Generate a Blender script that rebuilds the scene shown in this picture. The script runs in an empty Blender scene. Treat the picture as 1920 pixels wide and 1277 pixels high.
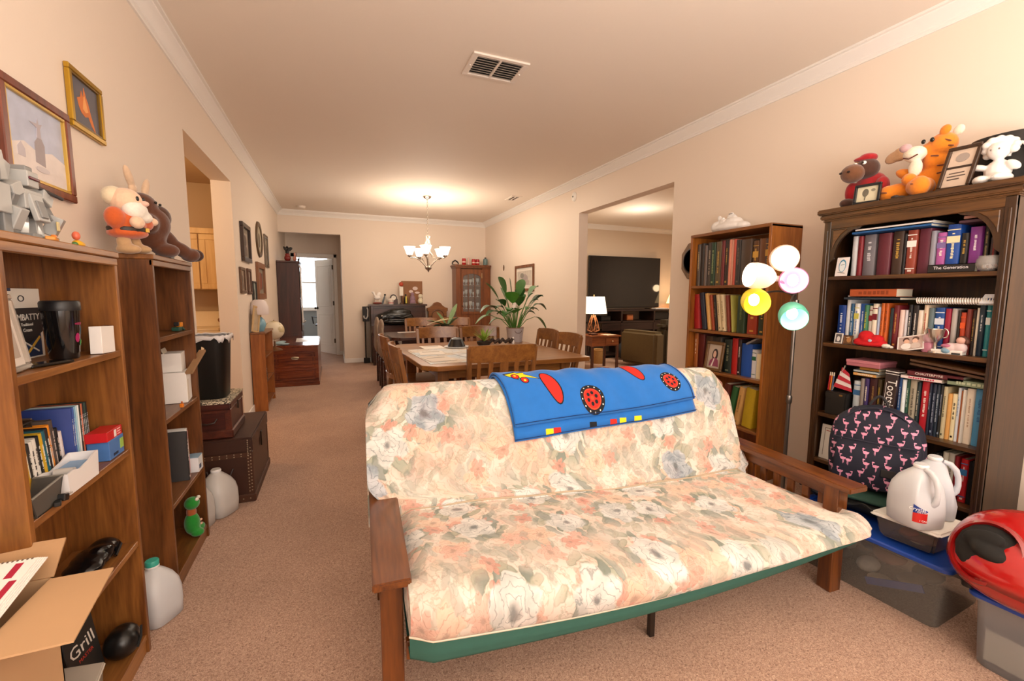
import bpy, bmesh, math, random
from mathutils import Vector, Matrix, Euler
random.seed(7)
PI = math.pi
R = math.radians
scene = bpy.context.scene
COL = scene.collection

# ------------------------------------------------------------ camera
cam_data = bpy.data.cameras.new('camera')
cam_data.sensor_width = 36.0
cam_data.lens = 815.53 / 1920 * 36.0
cam_data.clip_start = 0.02
cam = bpy.data.objects.new('camera', cam_data)
COL.objects.link(cam)
cam.location = (0, 0, 1.285)
cam.rotation_mode = 'QUATERNION'
q = Euler((R(90 - 6.0), 0, R(-22.29)), 'XYZ').to_quaternion()
cam.rotation_quaternion = q @ Euler((0, 0, R(0.2)), 'XYZ').to_quaternion()
scene.camera = cam

# ------------------------------------------------------------ world and lights
scene.view_settings.view_transform = 'Standard'
scene.view_settings.look = 'None'
scene.view_settings.gamma = 1.0
scene.view_settings.use_curve_mapping = False
scene.view_settings.exposure = 0.2
w = bpy.data.worlds.new('world'); scene.world = w; w.use_nodes = True
w.node_tree.nodes['Background'].inputs[0].default_value = (0.75, 0.85, 1.0, 1)
w.node_tree.nodes['Background'].inputs[1].default_value = 0.6

def area(name, loc, rot, sx, sy, power, col):
    l = bpy.data.lights.new(name, 'AREA'); l.shape = 'RECTANGLE'; l.size = sx; l.size_y = sy
    l.energy = power; l.color = col
    o = bpy.data.objects.new(name, l); COL.objects.link(o); o.location = loc; o.rotation_euler = rot
    return o

def point(name, loc, power, col, rad=0.04, parent=None):
    l = bpy.data.lights.new(name, 'POINT'); l.energy = power; l.color = col; l.shadow_soft_size = rad
    o = bpy.data.objects.new(name, l); COL.objects.link(o); o.location = loc
    if parent: o.parent = parent
    return o

WARM = (1.0, 0.87, 0.72)
DAY = (1.0, 0.975, 0.95)
area('front_fill_light', (0.9, -1.45, 1.7), (R(90), 0, 0), 3.2, 1.9, 42, DAY)        # added broad fill from behind the camera; the front wall has no window
area('ceiling_bounce_light', (1.1, -0.85, 1.15), (R(180), 0, 0), 2.4, 1.2, 90, DAY)    # photographer's flash bounced off the ceiling
area('far_room_window_light', (-0.8, 12.9, 1.6), (R(-90), 0, 0), 1.6, 1.4, 60, (0.9, 0.95, 1.0))
area('family_room_ceiling_light', (5.6, 5.2, 2.66), (0, 0, 0), 1.4, 1.4, 60, WARM)
point('family_room_glow', (4.9, 6.2, 2.3), 14, WARM, 0.1)
point('laundry_ceiling_light', (-1.9, 4.3, 2.2), 26, (1.0, 0.66, 0.34), 0.1)
area('dining_ceiling_bounce', (1.4, 5.6, 2.68), (0, 0, 0), 2.2, 2.6, 24, WARM)

# ------------------------------------------------------------ materials
MATS = {}
def hexc(h):
    h = h.lstrip('#')
    c = [int(h[i:i+2], 16) / 255 for i in (0, 2, 4)]
    return tuple(x / 12.92 if x <= 0.04045 else ((x + 0.055) / 1.055) ** 2.4 for x in c) + (1,)

def newmat(name):
    m = bpy.data.materials.new(name); m.use_nodes = True
    nt = m.node_tree
    return m, nt, nt.nodes['Principled BSDF']

def N(nt, t, **kw):
    n = nt.nodes.new(t)
    for k, v in kw.items():
        if k.startswith('i_'): n.inputs[int(k[2:])].default_value = v
        else: setattr(n, k, v)
    return n

def plain(h, rough=0.55, metal=0, var=0.06, scale=30, bump=0.0, **kw):
    """solid colour with a light procedural mottling"""
    key = ('plain', h, rough, metal, var, scale, bump, tuple(sorted(kw.items())))
    if key in MATS: return MATS[key]
    m, nt, b = newmat('mat_' + h.strip('#'))
    c = hexc(h)
    tc = N(nt, 'ShaderNodeTexCoord'); no = N(nt, 'ShaderNodeTexNoise')
    no.inputs['Scale'].default_value = scale; no.inputs['Detail'].default_value = 3
    nt.links.new(tc.outputs['Object'], no.inputs['Vector'])
    mx = N(nt, 'ShaderNodeMix', data_type='RGBA')
    mx.inputs[6].default_value = tuple(x * (1 - var) for x in c[:3]) + (1,)
    mx.inputs[7].default_value = tuple(min(1, x * (1 + var)) for x in c[:3]) + (1,)
    nt.links.new(no.outputs['Fac'], mx.inputs[0]); nt.links.new(mx.outputs[2], b.inputs['Base Color'])
    b.inputs['Roughness'].default_value = rough; b.inputs['Metallic'].default_value = metal
    if bump:
        bp = N(nt, 'ShaderNodeBump'); bp.inputs['Strength'].default_value = bump; bp.inputs['Distance'].default_value = 0.002
        nt.links.new(no.outputs['Fac'], bp.inputs['Height']); nt.links.new(bp.outputs[0], b.inputs['Normal'])
    if 'alpha' in kw: b.inputs['Alpha'].default_value = kw['alpha']
    if 'trans' in kw: b.inputs['Transmission Weight'].default_value = kw['trans']; b.inputs['IOR'].default_value = kw.get('ior', 1.3)
    if 'sheen' in kw: b.inputs['Sheen Weight'].default_value = kw['sheen']
    if 'coat' in kw: b.inputs['Coat Weight'].default_value = kw['coat']; b.inputs['Coat Roughness'].default_value = 0.08
    if 'emit' in kw:
        b.inputs['Emission Color'].default_value = c; b.inputs['Emission Strength'].default_value = kw['emit']
    MATS[key] = m
    return m

def wood(dark, light, axis='z', scale=1.0, rough=0.38, coat=0.15):
    key = ('wood', dark, light, axis, scale, rough)
    if key in MATS: return MATS[key]
    m, nt, b = newmat('wood_' + dark.strip('#'))
    tc = N(nt, 'ShaderNodeTexCoord'); mp = N(nt, 'ShaderNodeMapping')
    s = {'x': (1.2, 14, 14), 'y': (14, 1.2, 14), 'z': (14, 14, 1.2)}[axis]
    mp.inputs['Scale'].default_value = tuple(v * scale for v in s)
    nt.links.new(tc.outputs['Object'], mp.inputs['Vector'])
    n1 = N(nt, 'ShaderNodeTexNoise'); n1.inputs['Scale'].default_value = 1.3; n1.inputs['Detail'].default_value = 6
    n1.inputs['Distortion'].default_value = 1.4; nt.links.new(mp.outputs[0], n1.inputs['Vector'])
    n2 = N(nt, 'ShaderNodeTexNoise'); n2.inputs['Scale'].default_value = 9; n2.inputs['Detail'].default_value = 3
    nt.links.new(mp.outputs[0], n2.inputs['Vector'])
    ad = N(nt, 'ShaderNodeMath', operation='MULTIPLY_ADD'); ad.inputs[1].default_value = 0.45
    nt.links.new(n2.outputs['Fac'], ad.inputs[0]); nt.links.new(n1.outputs['Fac'], ad.inputs[2])
    cr = N(nt, 'ShaderNodeValToRGB'); nt.links.new(ad.outputs[0], cr.inputs[0])
    cr.color_ramp.elements[0].position = 0.50; cr.color_ramp.elements[0].color = hexc(dark)
    cr.color_ramp.elements[1].position = 0.90; cr.color_ramp.elements[1].color = hexc(light)
    nt.links.new(cr.outputs[0], b.inputs['Base Color'])
    b.inputs['Roughness'].default_value = rough
    b.inputs['Coat Weight'].default_value = coat; b.inputs['Coat Roughness'].default_value = 0.2
    MATS[key] = m
    return m

def glass(h='#ffffff', alpha=0.25, rough=0.05):
    return plain(h, rough, var=0.01, alpha=alpha)

def milky(h, alpha):
    return plain(h, 0.35, var=0.05, alpha=alpha, scale=12)

# ------------------------------------------------------------ mesh builder
class MB:
    def __init__(s): s.v = []; s.f = []; s.uv = None
    def add(s, vs, fs):
        n = len(s.v); s.v += [tuple(p) for p in vs]; s.f += [tuple(i + n for i in f) for f in fs]; return s
    def box(s, a, b, mat=None):
        x0, y0, z0 = a; x1, y1, z1 = b
        vs = [Vector(p) for p in ((x0,y0,z0),(x1,y0,z0),(x1,y1,z0),(x0,y1,z0),(x0,y0,z1),(x1,y0,z1),(x1,y1,z1),(x0,y1,z1))]
        if mat is not None: vs = [mat @ p for p in vs]
        return s.add(vs, [(0,3,2,1),(4,5,6,7),(0,1,5,4),(1,2,6,5),(2,3,7,6),(3,0,4,7)])
    def cb(s, c, d, rot=None):
        m = Matrix.Translation(c)
        if rot: m = m @ Euler(rot).to_matrix().to_4x4()
        h = [x / 2 for x in d]
        return s.box([-x for x in h], h, m)
    def bar(s, p, q, w, h, up=(0, 0, 1)):
        p, q = Vector(p), Vector(q); z = (q - p); L = z.length; z.normalize(); u = Vector(up)
        x = z.cross(u)
        if x.length < 1e-4: x = z.cross(Vector((1, 0, 0)))
        x.normalize(); y = x.cross(z)
        m = Matrix((x, y, z)).transposed().to_4x4(); m.translation = p
        return s.box((-w/2, -h/2, 0), (w/2, h/2, L), m)
    def ring(s, c, r, ax, ay, n): return [c + ax * (r * math.cos(2*PI*i/n)) + ay * (r * math.sin(2*PI*i/n)) for i in range(n)]
    def tube(s, pts, r, n=8, closed=False, cap=True):
        pts = [Vector(p) for p in pts]; k = len(pts); rr = r if isinstance(r, (list, tuple)) else [r] * k
        base = len(s.v); prev = None
        for i, p in enumerate(pts):
            if closed: t = pts[(i+1) % k] - pts[i-1]
            else: t = pts[min(i+1, k-1)] - pts[max(i-1, 0)]
            t.normalize()
            if prev is None:
                x = t.cross(Vector((0, 0, 1)))
                if x.length < 1e-3: x = t.cross(Vector((1, 0, 0)))
            else: x = prev - t * prev.dot(t)
            x.normalize(); prev = x; y = t.cross(x)
            s.v += [tuple(v) for v in s.ring(p, rr[i], x, y, n)]
        for i in range(k if closed else k - 1):
            a = base + i * n; b = base + ((i+1) % k) * n
            for j in range(n): s.f.append((a+j, a+(j+1) % n, b+(j+1) % n, b+j))
        if cap and not closed:
            s.f.append(tuple(base + j for j in reversed(range(n)))); s.f.append(tuple(base + (k-1)*n + j for j in range(n)))
        return s
    def cyl(s, p, q, r0, r1=None, n=16): return s.tube([p, q], [r0, r0 if r1 is None else r1], n)
    def lathe(s, prof, n=20, c=(0, 0, 0), mat=None, sx=1, sy=1):
        base = len(s.v); c = Vector(c)
        for r, z in prof:
            for j in range(n):
                a = 2*PI*j/n; p = Vector((r*math.cos(a)*sx, r*math.sin(a)*sy, z))
                if mat is not None: p = mat @ p
                s.v.append(tuple(p + c))
        for i in range(len(prof) - 1):
            for j in range(n):
                a = base + i*n; b = a + n
                s.f.append((a+j, a+(j+1) % n, b+(j+1) % n, b+j))
        if prof[0][0] > 1e-4: s.f.append(tuple(base + j for j in reversed(range(n))))
        if prof[-1][0] > 1e-4: s.f.append(tuple(base + (len(prof)-1)*n + j for j in range(n)))
        return s
    def ell(s, c, r, rot=None, n=14, m=9):
        if not isinstance(r, (tuple, list)): r = (r, r, r)
        M = Euler(rot).to_matrix() if rot else Matrix.Identity(3)
        vs = []
        for i in range(m + 1):
            a = PI * i / m
            for j in range(n):
                b = 2*PI*j/n
                vs.append(Vector(c) + M @ Vector((r[0]*math.sin(a)*math.cos(b), r[1]*math.sin(a)*math.sin(b), -r[2]*math.cos(a))))
        fs = [(i*n+j, i*n+(j+1) % n, (i+1)*n+(j+1) % n, (i+1)*n+j) for i in range(m) for j in range(n)]
        return s.add(vs, fs)
    def prism(s, poly, axis, a, b):
        """poly of 2-D points extruded along an axis from a to b"""
        f = {'x': lambda u, v, t: (t, u, v), 'y': lambda u, v, t: (u, t, v), 'z': lambda u, v, t: (u, v, t)}[axis]
        n = len(poly)
        vs = [f(u, v, a) for u, v in poly] + [f(u, v, b) for u, v in poly]
        fs = [tuple(reversed(range(n))), tuple(range(n, 2*n))] + [(i, (i+1) % n, n+(i+1) % n, n+i) for i in range(n)]
        return s.add(vs, fs)
    def grid(s, fn, nu, nv, uvfn=None):
        base = len(s.v)
        if uvfn and s.uv is None: s.uv = {}
        for i in range(nu + 1):
            for j in range(nv + 1):
                if uvfn: s.uv[len(s.v)] = uvfn(i / nu, j / nv)
                s.v.append(tuple(fn(i / nu, j / nv)))
        for i in range(nu):
            for j in range(nv):
                a = base + i*(nv+1) + j
                s.f.append((a, a+nv+1, a+nv+2, a+1))
        return s
    def build(s, name, mat, parent=None, bevel=0, seg=1, angle=0.6, weld=False, loc=None, rot=None, sub=0, thick=0, remesh=0, smooth_it=0, flat=False):
        me = bpy.data.meshes.new(name)
        bm = bmesh.new()
        bv = [bm.verts.new(p) for p in s.v]
        for f in s.f:
            try: bm.faces.new([bv[i] for i in f])
            except ValueError: pass
        if s.uv:
            lay = bm.loops.layers.uv.new('uv')
            idx = {v: i for i, v in enumerate(bv)}
            for f in bm.faces:
                for l in f.loops: l[lay].uv = s.uv.get(idx[l.vert], (0, 0))
        if weld and not s.uv: bmesh.ops.remove_doubles(bm, verts=bm.verts, dist=1e-5)
        if not s.uv: bmesh.ops.recalc_face_normals(bm, faces=bm.faces)
        if bevel:
            es = [e for e in bm.edges if len(e.link_faces) == 2 and e.calc_face_angle(0) > 0.5]
            try: bmesh.ops.bevel(bm, geom=es, offset=bevel, segments=seg, affect='EDGES', clamp_overlap=True)
            except Exception: pass
        bm.to_mesh(me); bm.free()
        o = bpy.data.objects.new(name, me); COL.objects.link(o)
        if loc: o.location = loc
        if rot: o.rotation_euler = rot
        if parent is not None: o.parent = parent
        if sub or thick or remesh:
            if thick:
                md = o.modifiers.new('t', 'SOLIDIFY'); md.thickness = thick; md.offset = 0
            if remesh:
                md = o.modifiers.new('r', 'REMESH'); md.mode = 'VOXEL'; md.voxel_size = remesh
                if smooth_it:
                    md = o.modifiers.new('s', 'SMOOTH'); md.iterations = smooth_it; md.factor = 0.5
            if sub:
                md = o.modifiers.new('u', 'SUBSURF'); md.levels = sub; md.render_levels = sub
            dg = bpy.context.evaluated_depsgraph_get()
            new = bpy.data.meshes.new_from_object(o.evaluated_get(dg))
            o.modifiers.clear(); o.data = new; me = new
        me.materials.clear(); me.materials.append(mat)
        if not flat:
            bm = bmesh.new(); bm.from_mesh(me)
            for f in bm.faces: f.smooth = True
            for e in bm.edges:
                if len(e.link_faces) != 2 or e.calc_face_angle(0) > angle: e.smooth = False
            bm.to_mesh(me); bm.free()
        return o

def tag(o, label, cat, group=None, kind=None):
    if label:
        nw = len(label.split())
        assert 4 <= nw <= 16, (nw, label)
        o['label'] = label
    if cat: o['category'] = cat
    if group: o['group'] = group
    if kind: o['kind'] = kind
    return o

def thing(name, label, cat, loc=(0, 0, 0), rz=0, group=None, rot=None):
    o = bpy.data.objects.new(name, None); COL.objects.link(o)
    o.empty_display_size = 0.05
    o.location = loc; o.rotation_euler = rot if rot else (0, 0, rz)
    return tag(o, label, cat, group)

def struct(name, mb, mat, **kw):
    o = mb.build(name, mat, **kw); o['kind'] = 'structure'; return o

def copy_tree(o, parent=None):
    c = o.copy(); COL.objects.link(c); c.parent = parent
    for ch in list(o.children): copy_tree(ch, c)
    return c

def text(name, body, size, mat, parent, loc, rot, align='CENTER', thick=0.0004, sx=1.0):
    cu = bpy.data.curves.new(name, 'FONT'); cu.body = body; cu.size = size; cu.extrude = thick; cu.align_x = align; cu.align_y = 'CENTER'
    cu.resolution_u = 2
    t = bpy.data.objects.new(name, cu); COL.objects.link(t)
    dg = bpy.context.evaluated_depsgraph_get()
    me = bpy.data.meshes.new_from_object(t.evaluated_get(dg))
    bpy.data.objects.remove(t)
    me.materials.clear(); me.materials.append(mat)
    o = bpy.data.objects.new(name, me); COL.objects.link(o); o.parent = parent; o.location = loc; o.rotation_euler = rot; o.scale = (sx, 1, 1)
    return o
# ------------------------------------------------------------ setting
WL, WR, YB, HC, YF = -0.845, 2.945, 8.65, 2.74, -1.6
def paint(h, bump=0.08):
    m, nt, b = newmat('paint_' + h.strip('#'))
    c = hexc(h)
    tc = N(nt, 'ShaderNodeTexCoord'); no = N(nt, 'ShaderNodeTexNoise'); no.inputs['Scale'].default_value = 90; no.inputs['Detail'].default_value = 4
    nt.links.new(tc.outputs['Object'], no.inputs['Vector'])
    bp = N(nt, 'ShaderNodeBump'); bp.inputs['Strength'].default_value = bump; bp.inputs['Distance'].default_value = 0.003
    nt.links.new(no.outputs['Fac'], bp.inputs['Height']); nt.links.new(bp.outputs[0], b.inputs['Normal'])
    b.inputs['Base Color'].default_value = c; b.inputs['Roughness'].default_value = 0.75
    return m
M_WALL = paint('#ecdccb'); M_CEIL = paint('#ecdfd0', 0.15); M_TRIM = plain('#f3ede6', 0.4, var=0.01)
def carpet():
    m, nt, b = newmat('carpet')
    tc = N(nt, 'ShaderNodeTexCoord')
    n1 = N(nt, 'ShaderNodeTexNoise'); n1.inputs['Scale'].default_value = 170; n1.inputs['Detail'].default_value = 3; n1.inputs['Distortion'].default_value = 1.5
    n2 = N(nt, 'ShaderNodeTexNoise'); n2.inputs['Scale'].default_value = 2.2; n2.inputs['Detail'].default_value = 3
    for n in (n1, n2): nt.links.new(tc.outputs['Object'], n.inputs['Vector'])
    cr = N(nt, 'ShaderNodeValToRGB'); nt.links.new(n1.outputs['Fac'], cr.inputs[0])
    e = cr.color_ramp.elements; e[0].position = 0.33; e[0].color = hexc('#8f6a55'); e[1].position = 0.66; e[1].color = hexc('#e0bda4')
    x = e.new(0.5); x.color = hexc('#c39c84')
    mx = N(nt, 'ShaderNodeMix', data_type='RGBA', blend_type='MULTIPLY'); mx.inputs[0].default_value = 0.5
    c2 = N(nt, 'ShaderNodeValToRGB'); nt.links.new(n2.outputs['Fac'], c2.inputs[0])
    c2.color_ramp.elements[0].position = 0.35; c2.color_ramp.elements[0].color = (0.72, 0.70, 0.68, 1)
    c2.color_ramp.elements[1].position = 0.65; c2.color_ramp.elements[1].color = (1, 1, 1, 1)
    nt.links.new(cr.outputs[0], mx.inputs[6]); nt.links.new(c2.outputs[0], mx.inputs[7]); nt.links.new(mx.outputs[2], b.inputs['Base Color'])
    bp = N(nt, 'ShaderNodeBump'); bp.inputs['Strength'].default_value = 0.8; bp.inputs['Distance'].default_value = 0.006
    nt.links.new(n1.outputs['Fac'], bp.inputs['Height']); nt.links.new(bp.outputs[0], b.inputs['Normal'])
    b.inputs['Roughness'].default_value = 0.95; b.inputs['Sheen Weight'].default_value = 0.15
    return m
M_CARPET = carpet()

struct('floor', MB().box((-3.2, YF - .1, -0.08), (7.8, 13.4, 0)), M_CARPET)
struct('ceiling', MB().box((-3.2, YF - .1, HC), (7.8, 13.4, HC + 0.08)), M_CEIL)
wl = MB().box((WL - .16, YF, 0), (WL, 3.461, HC)).box((WL - .16, 3.461, 2.325), (WL, 4.867, HC)).box((WL - .16, 4.867, 0), (WL, 9.9, HC))
struct('wall_left', wl, M_WALL)
wr = MB().box((WR, YF, 0), (WR + .13, 3.26, HC)).box((WR, 3.26, 2.325), (WR + .13, 4.939, HC)).box((WR, 4.939, 0), (WR + .13, YB + .12, HC))
struct('wall_right', wr, M_WALL)
struct('wall_back', MB().box((0.165, YB, 0), (WR, YB + .12, HC)).box((WL, YB, 2.36), (0.165, YB + .12, HC)), M_WALL)
struct('wall_front', MB().box((WL - .16, YF - .1, 0), (WR + .13, YF, HC)), M_WALL)
struct('wall_alcove', MB().box((0.165, YB + .12, 0), (0.285, 9.9, HC)).box((-3.0, 9.9, 0), (-0.70, 10.02, HC)).box((0.045, 9.9, 0), (2.0, 10.02, HC)).box((-0.70, 9.9, 2.04), (0.045, 10.02, HC)), M_WALL)
# study beyond the alcove
M_BLUEWALL = paint('#9aa3a6')
struct('wall_study', MB().box((-3.0, 13.2, 0), (-1.45, 13.3, HC)).box((-.1, 13.2, 0), (2.0, 13.3, HC)).box((-1.45, 13.2, 0), (-.1, 13.3, 0.88)).box((-1.45, 13.2, 2.3), (-.1, 13.3, HC))
       .box((-3.1, 10.02, 0), (-3.0, 13.2, HC)).box((2.0, 10.02, 0), (2.1, 13.2, HC)), M_BLUEWALL)
# laundry room
M_LAUN = paint('#cbb08e')
struct('wall_laundry', MB().box((-3.1, 2.6, 0), (-3.0, 6.1, HC)).box((-3.0, 2.5, 0), (WL - .16, 2.6, HC)).box((-3.0, 6.0, 0), (WL - .16, 6.1, HC)), M_LAUN)
struct('ceiling_laundry', MB().box((-3.0, 2.6, 2.52), (WL - .16, 6.0, 2.56)), M_LAUN)
# family room
M_FAM = paint('#d9c6b0')
struct('wall_family_back', MB().box((WR + .13, 7.9, 0), (7.7, 8.0, HC)), M_FAM)
struct('wall_family_right', MB().box((7.6, 0.4, 0), (7.7, 7.9, HC)), M_FAM)
struct('wall_family_front', MB().box((WR + .13, 0.3, 0), (7.7, 0.4, HC)), M_FAM)

def crown(name, a, b, inx, iny, k=0.09):
    """crown moulding along the ceiling from a to b; (inx, iny) points into the room; mitred ends where needed"""
    prof = [(0, 0), (0, -1), (.12, -1), (.12, -.86), (.22, -.78), (.22, -.70), (.42, -.50), (.62, -.34), (.80, -.22), (.80, -.14), (1, -.14), (1, 0)]
    ax, ay, ea = a; bx, by, eb = b
    d = Vector((bx - ax, by - ay, 0)).normalized(); m = MB(); vs = []
    for (x, y, e) in ((ax, ay, ea), (bx, by, eb)):
        for u, v in prof: vs.append((x + inx * u * k + d.x * e * u * k, y + iny * u * k + d.y * e * u * k, HC + v * k))
    n = len(prof)
    m.add(vs, [tuple(range(n)), tuple(reversed(range(n, 2*n)))] + [(i, (i+1) % n, n + (i+1) % n, n+i) for i in range(n)])
    return struct(name, m, M_TRIM, angle=0.35)
crown('trim_1', (WL, YF, 0), (WL, YB, -1), 1, 0)
crown('trim_2', (WR, YF, 0), (WR, YB, -1), -1, 0)
crown('trim_3', (WL, YB, 1), (WR, YB, -1), 0, -1)
crown('trim_4', (WR + .13, 7.9, 0), (7.6, 7.9, -1), 0, -1)
def base(name, boxes):
    m = MB()
    for a, b in boxes: m.box((a[0], a[1], 0), (b[0], b[1], 0.085))
    struct(name, m, M_TRIM, bevel=0.004)
base('baseboard_left', [((WL, YF), (WL + .014, 3.461)), ((WL, 4.867), (WL + .014, 9.886)), ((WL - .16, 4.853), (WL + .014, 4.867))])
base('baseboard_right', [((WR - .014, YF), (WR, 3.26)), ((WR - .014, 4.939), (WR, YB)), ((WR - .014, 4.925), (WR + .13, 4.939))])
base('baseboard_back', [((0.165, YB - .014), (WR, YB)), ((0.151, YB - .014), (0.165, 9.9)), ((0.06, 9.886), (0.165, 9.9))])
base('baseboard_family', [((WR + .13, 7.886), (7.6, 7.9))])
base('baseboard_study', [((-3, 13.186), (2, 13.2))])

# alcove door: casing and open leaf
dc = MB()
dc.box((-.76, 9.875, 0), (-.69, 9.9, 2.105)).box((.026 + .01, 9.875, 0), (.096, 9.9, 2.105)).box((-.76, 9.875, 2.035), (.096, 9.9, 2.105))
dc.box((-.70, 9.9, 0), (-.685, 10.02, 2.04)).box((.03, 9.9, 0), (.045, 10.02, 2.04)).box((-.70, 9.9, 2.025), (.045, 10.02, 2.04))
struct('trim_5', dc, M_TRIM, bevel=0.004)
M_DOOR = plain('#e9e2da', 0.45, var=0.01)
door = thing('door_1', None, None, (0.028, 10.0, 0), R(-59)); door['kind'] = 'structure'
leaf_ = MB().box((-.70, -.02, .015), (0, .02, 2.02)).build('leaf', M_DOOR, door, bevel=0.003)
for z0, z1 in ((.18, .86), (1.02, 1.90)):
    for x0, x1 in ((-.62, -.08),):
        p = MB()
        for a, b in (((x0, z0), (x1, z0 + .02)), ((x0, z1 - .02), (x1, z1)), ((x0, z0), (x0 + .02, z1)), ((x1 - .02, z0), (x1, z1))):
            p.box((a[0], -.028, a[1]), (b[0], -.018, b[1]))
        p.box((x0 + .06, -.026, z0 + .06), (x1 - .06, -.018, z1 - .06))
        p.build('panel', M_DOOR, leaf_, bevel=0.004)
for z in (.25, 1.05, 1.8): MB().box((-.012, -.034, z), (.012, -.015, z + .09)).build('hinge', plain('#5a4a3a', .35, .8), leaf_)
hm = MB().lathe([(.028, 0), (.028, .008), (.012, .012), (.012, .035), (.026, .045), (.028, .06), (.018, .072), (0, .074)], 12, mat=Matrix.Rotation(R(90), 4, 'X'))
hm.build('handle', plain('#3a332c', .3, .9), leaf_, loc=(-.64, -.02, .98))

# study window: pane of daylight, frame, sill and blind slats
wn = thing('window_1', None, None, (-.775, 13.2, 0)); wn['kind'] = 'structure'
MB().box((-.675, .06, .88), (.675, .07, 2.3)).build('pane', plain('#eef6ff', .5, emit=3.2, var=0.0), wn)
fr = MB()
for a, b in (((-.72, .86), (.72, .92)), ((-.72, 2.26), (.72, 2.33)), ((-.72, .86), (-.66, 2.33)), ((.66, .86), (.72, 2.33)), ((-.66, 1.58), (.66, 1.62))): fr.box((a[0], -.02, a[1]), (b[0], .05, b[1]))
fr.build('window_frame', M_TRIM, wn, bevel=.003)
for i in range(26): MB().cb((0, .02, 2.22 - i * .026), (1.3, .02, .002), (R(35), 0, 0)).build('slat', plain('#f4f8fc', .5, var=0), wn)
MB().box((-.76, -.06, .83), (.76, .02, .862)).build('window_sill', M_TRIM, wn, bevel=.004)

# ------------------------------------------------------------ ceiling fittings
def vent(label, x0, y0, x1, y1, nsl, dirx=True):
    cx, cy = (x0 + x1) / 2, (y0 + y1) / 2; a, b = (x1 - x0) / 2, (y1 - y0) / 2
    t = thing('ceiling_vent', label, 'vent', (cx, cy, HC))
    m = MB(); fw = .028
    for p, q in (((-a, -b), (a, -b + fw)), ((-a, b - fw), (a, b)), ((-a, -b + fw), (-a + fw * 1.3, b - fw)), ((a - fw * 1.3, -b + fw), (a, b - fw)), ((-.008, -b + fw), (.008, b - fw))):
        m.box((p[0], p[1], -.012), (q[0], q[1], 0))
    m.build('vent_frame', plain('#e9dccf', .5, var=.01), t, bevel=.002)
    MB().box((-a + .01, -b + .01, -.001), (a - .01, b - .01, 0)).build('duct', plain('#2c2722', .9), t)
    for sx in (-1, 1):
        for i in range(nsl):
            y = -b + fw + (i + .5) * (2*b - 2*fw) / nsl
            x_a, x_b = (.008, a - fw * 1.3) if sx > 0 else (-a + fw * 1.3, -.008)
            MB().cb(((x_a + x_b) / 2, y, -.006), (x_b - x_a, .016, .0015), (R(38), 0, 0)).build('louvre', plain('#b9a999', .5, var=.01), t)
    for sx in (-1, 1): MB().lathe([(.006, 0), (.005, -.003), (0, -.004)], 8, c=(sx * (a - .018), 0, -.012)).build('screw', plain('#f0e8e0', .3, .5), t)
vent('large cream ceiling vent with two banks of louvres', .836, 2.655, 1.208, 2.935, 8)
vent('small far ceiling vent near the right crown moulding', 2.49, 6.10, 2.66, 6.40, 4)
t = thing('smoke_detector', 'round white smoke detector on the ceiling by the far left corner', 'smoke detector', (-.43, 8.2, HC))
MB().lathe([(.06, 0), (.06, -.02), (.045, -.035), (.02, -.038), (0, -.038)], 20).build('housing', plain('#efe3d6', .5), t)
MB().lathe([(.066, 0), (.066, -.008), (.058, -.01)], 20).build('base_ring', plain('#e0d2c4', .5), t)
t = thing('alarm_sensor', 'small oval white alarm sensor high on the right wall beside the opening', 'sensor', (WR, 5.06, 2.55), R(-90))
MB().lathe([(.062, 0), (.062, .012), (.05, .024), (.0, .028)], 20, mat=Matrix.Rotation(R(90), 4, 'X'), sx=.72).build('housing', plain('#f1ece3', .4), t)
MB().lathe([(.012, 0), (.010, .006), (0, .007)], 12, mat=Matrix.Rotation(R(90), 4, 'X')).build('lens', plain('#4b4a45', .3), t, loc=(0, -.026, 0))
# ------------------------------------------------------------ bookcases
W_OAK = wood('#643816', '#95602c'); W_OAKY = wood('#6c3f1a', '#9c6834', 'y')
W_DK = wood('#472509', '#76461e'); W_DKY = wood('#573213', '#855426', 'y')
W_MED = wood('#77400f', '#a86424'); W_MEDY = wood('#6a3c18', '#8f5a2a', 'y')
W_BIG = wood('#22140a', '#472c14'); W_BIGY = wood('#352010', '#66421f', 'y')

def left_bookcase(label, y0, y1, h, shelves, wz, wy):
    """open bookcase standing against the left wall, facing +x; local x = depth from wall, y = along the wall"""
    t = thing('bookcase', label, 'bookcase', (WL + .002, y0, 0)); w = y1 - y0; d = .185
    MB().box((0, 0, 0), (d, .018, h - .02)).build('side_panel', wz, t, bevel=.0015)
    MB().box((0, w - .018, 0), (d, w, h - .02)).build('side_panel', wz, t, bevel=.0015)
    MB().box((0, .018, .05), (.006, w - .018, h - .02)).build('back_panel', wz, t)
    MB().box((0, -.004, h - .02), (d + .006, w + .004, h)).box((d - .012, 0, h - .045), (d + .002, w, h - .02)).build('top_board', wy, t, bevel=.003)
    for z in shelves: MB().box((.006, .018, z - .02), (d - .004, w - .018, z)).build('shelf', wy, t, bevel=.0015)
    MB().box((d - .02, .018, 0), (d - .008, w - .018, .05)).build('plinth', wy, t, bevel=.0015)
    return t
left_bookcase('brown wood-grain bookcase nearest the camera against the left wall', 1.285, 1.845, 1.42, (1.097, .757, .425, .07), W_OAK, W_OAKY)
left_bookcase('darker wood-grain bookcase behind the nearest left one, two plush toys on top', 2.155, 2.66, 1.44, (1.105, .76, .385, .07), W_DK, W_DKY)

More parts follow.
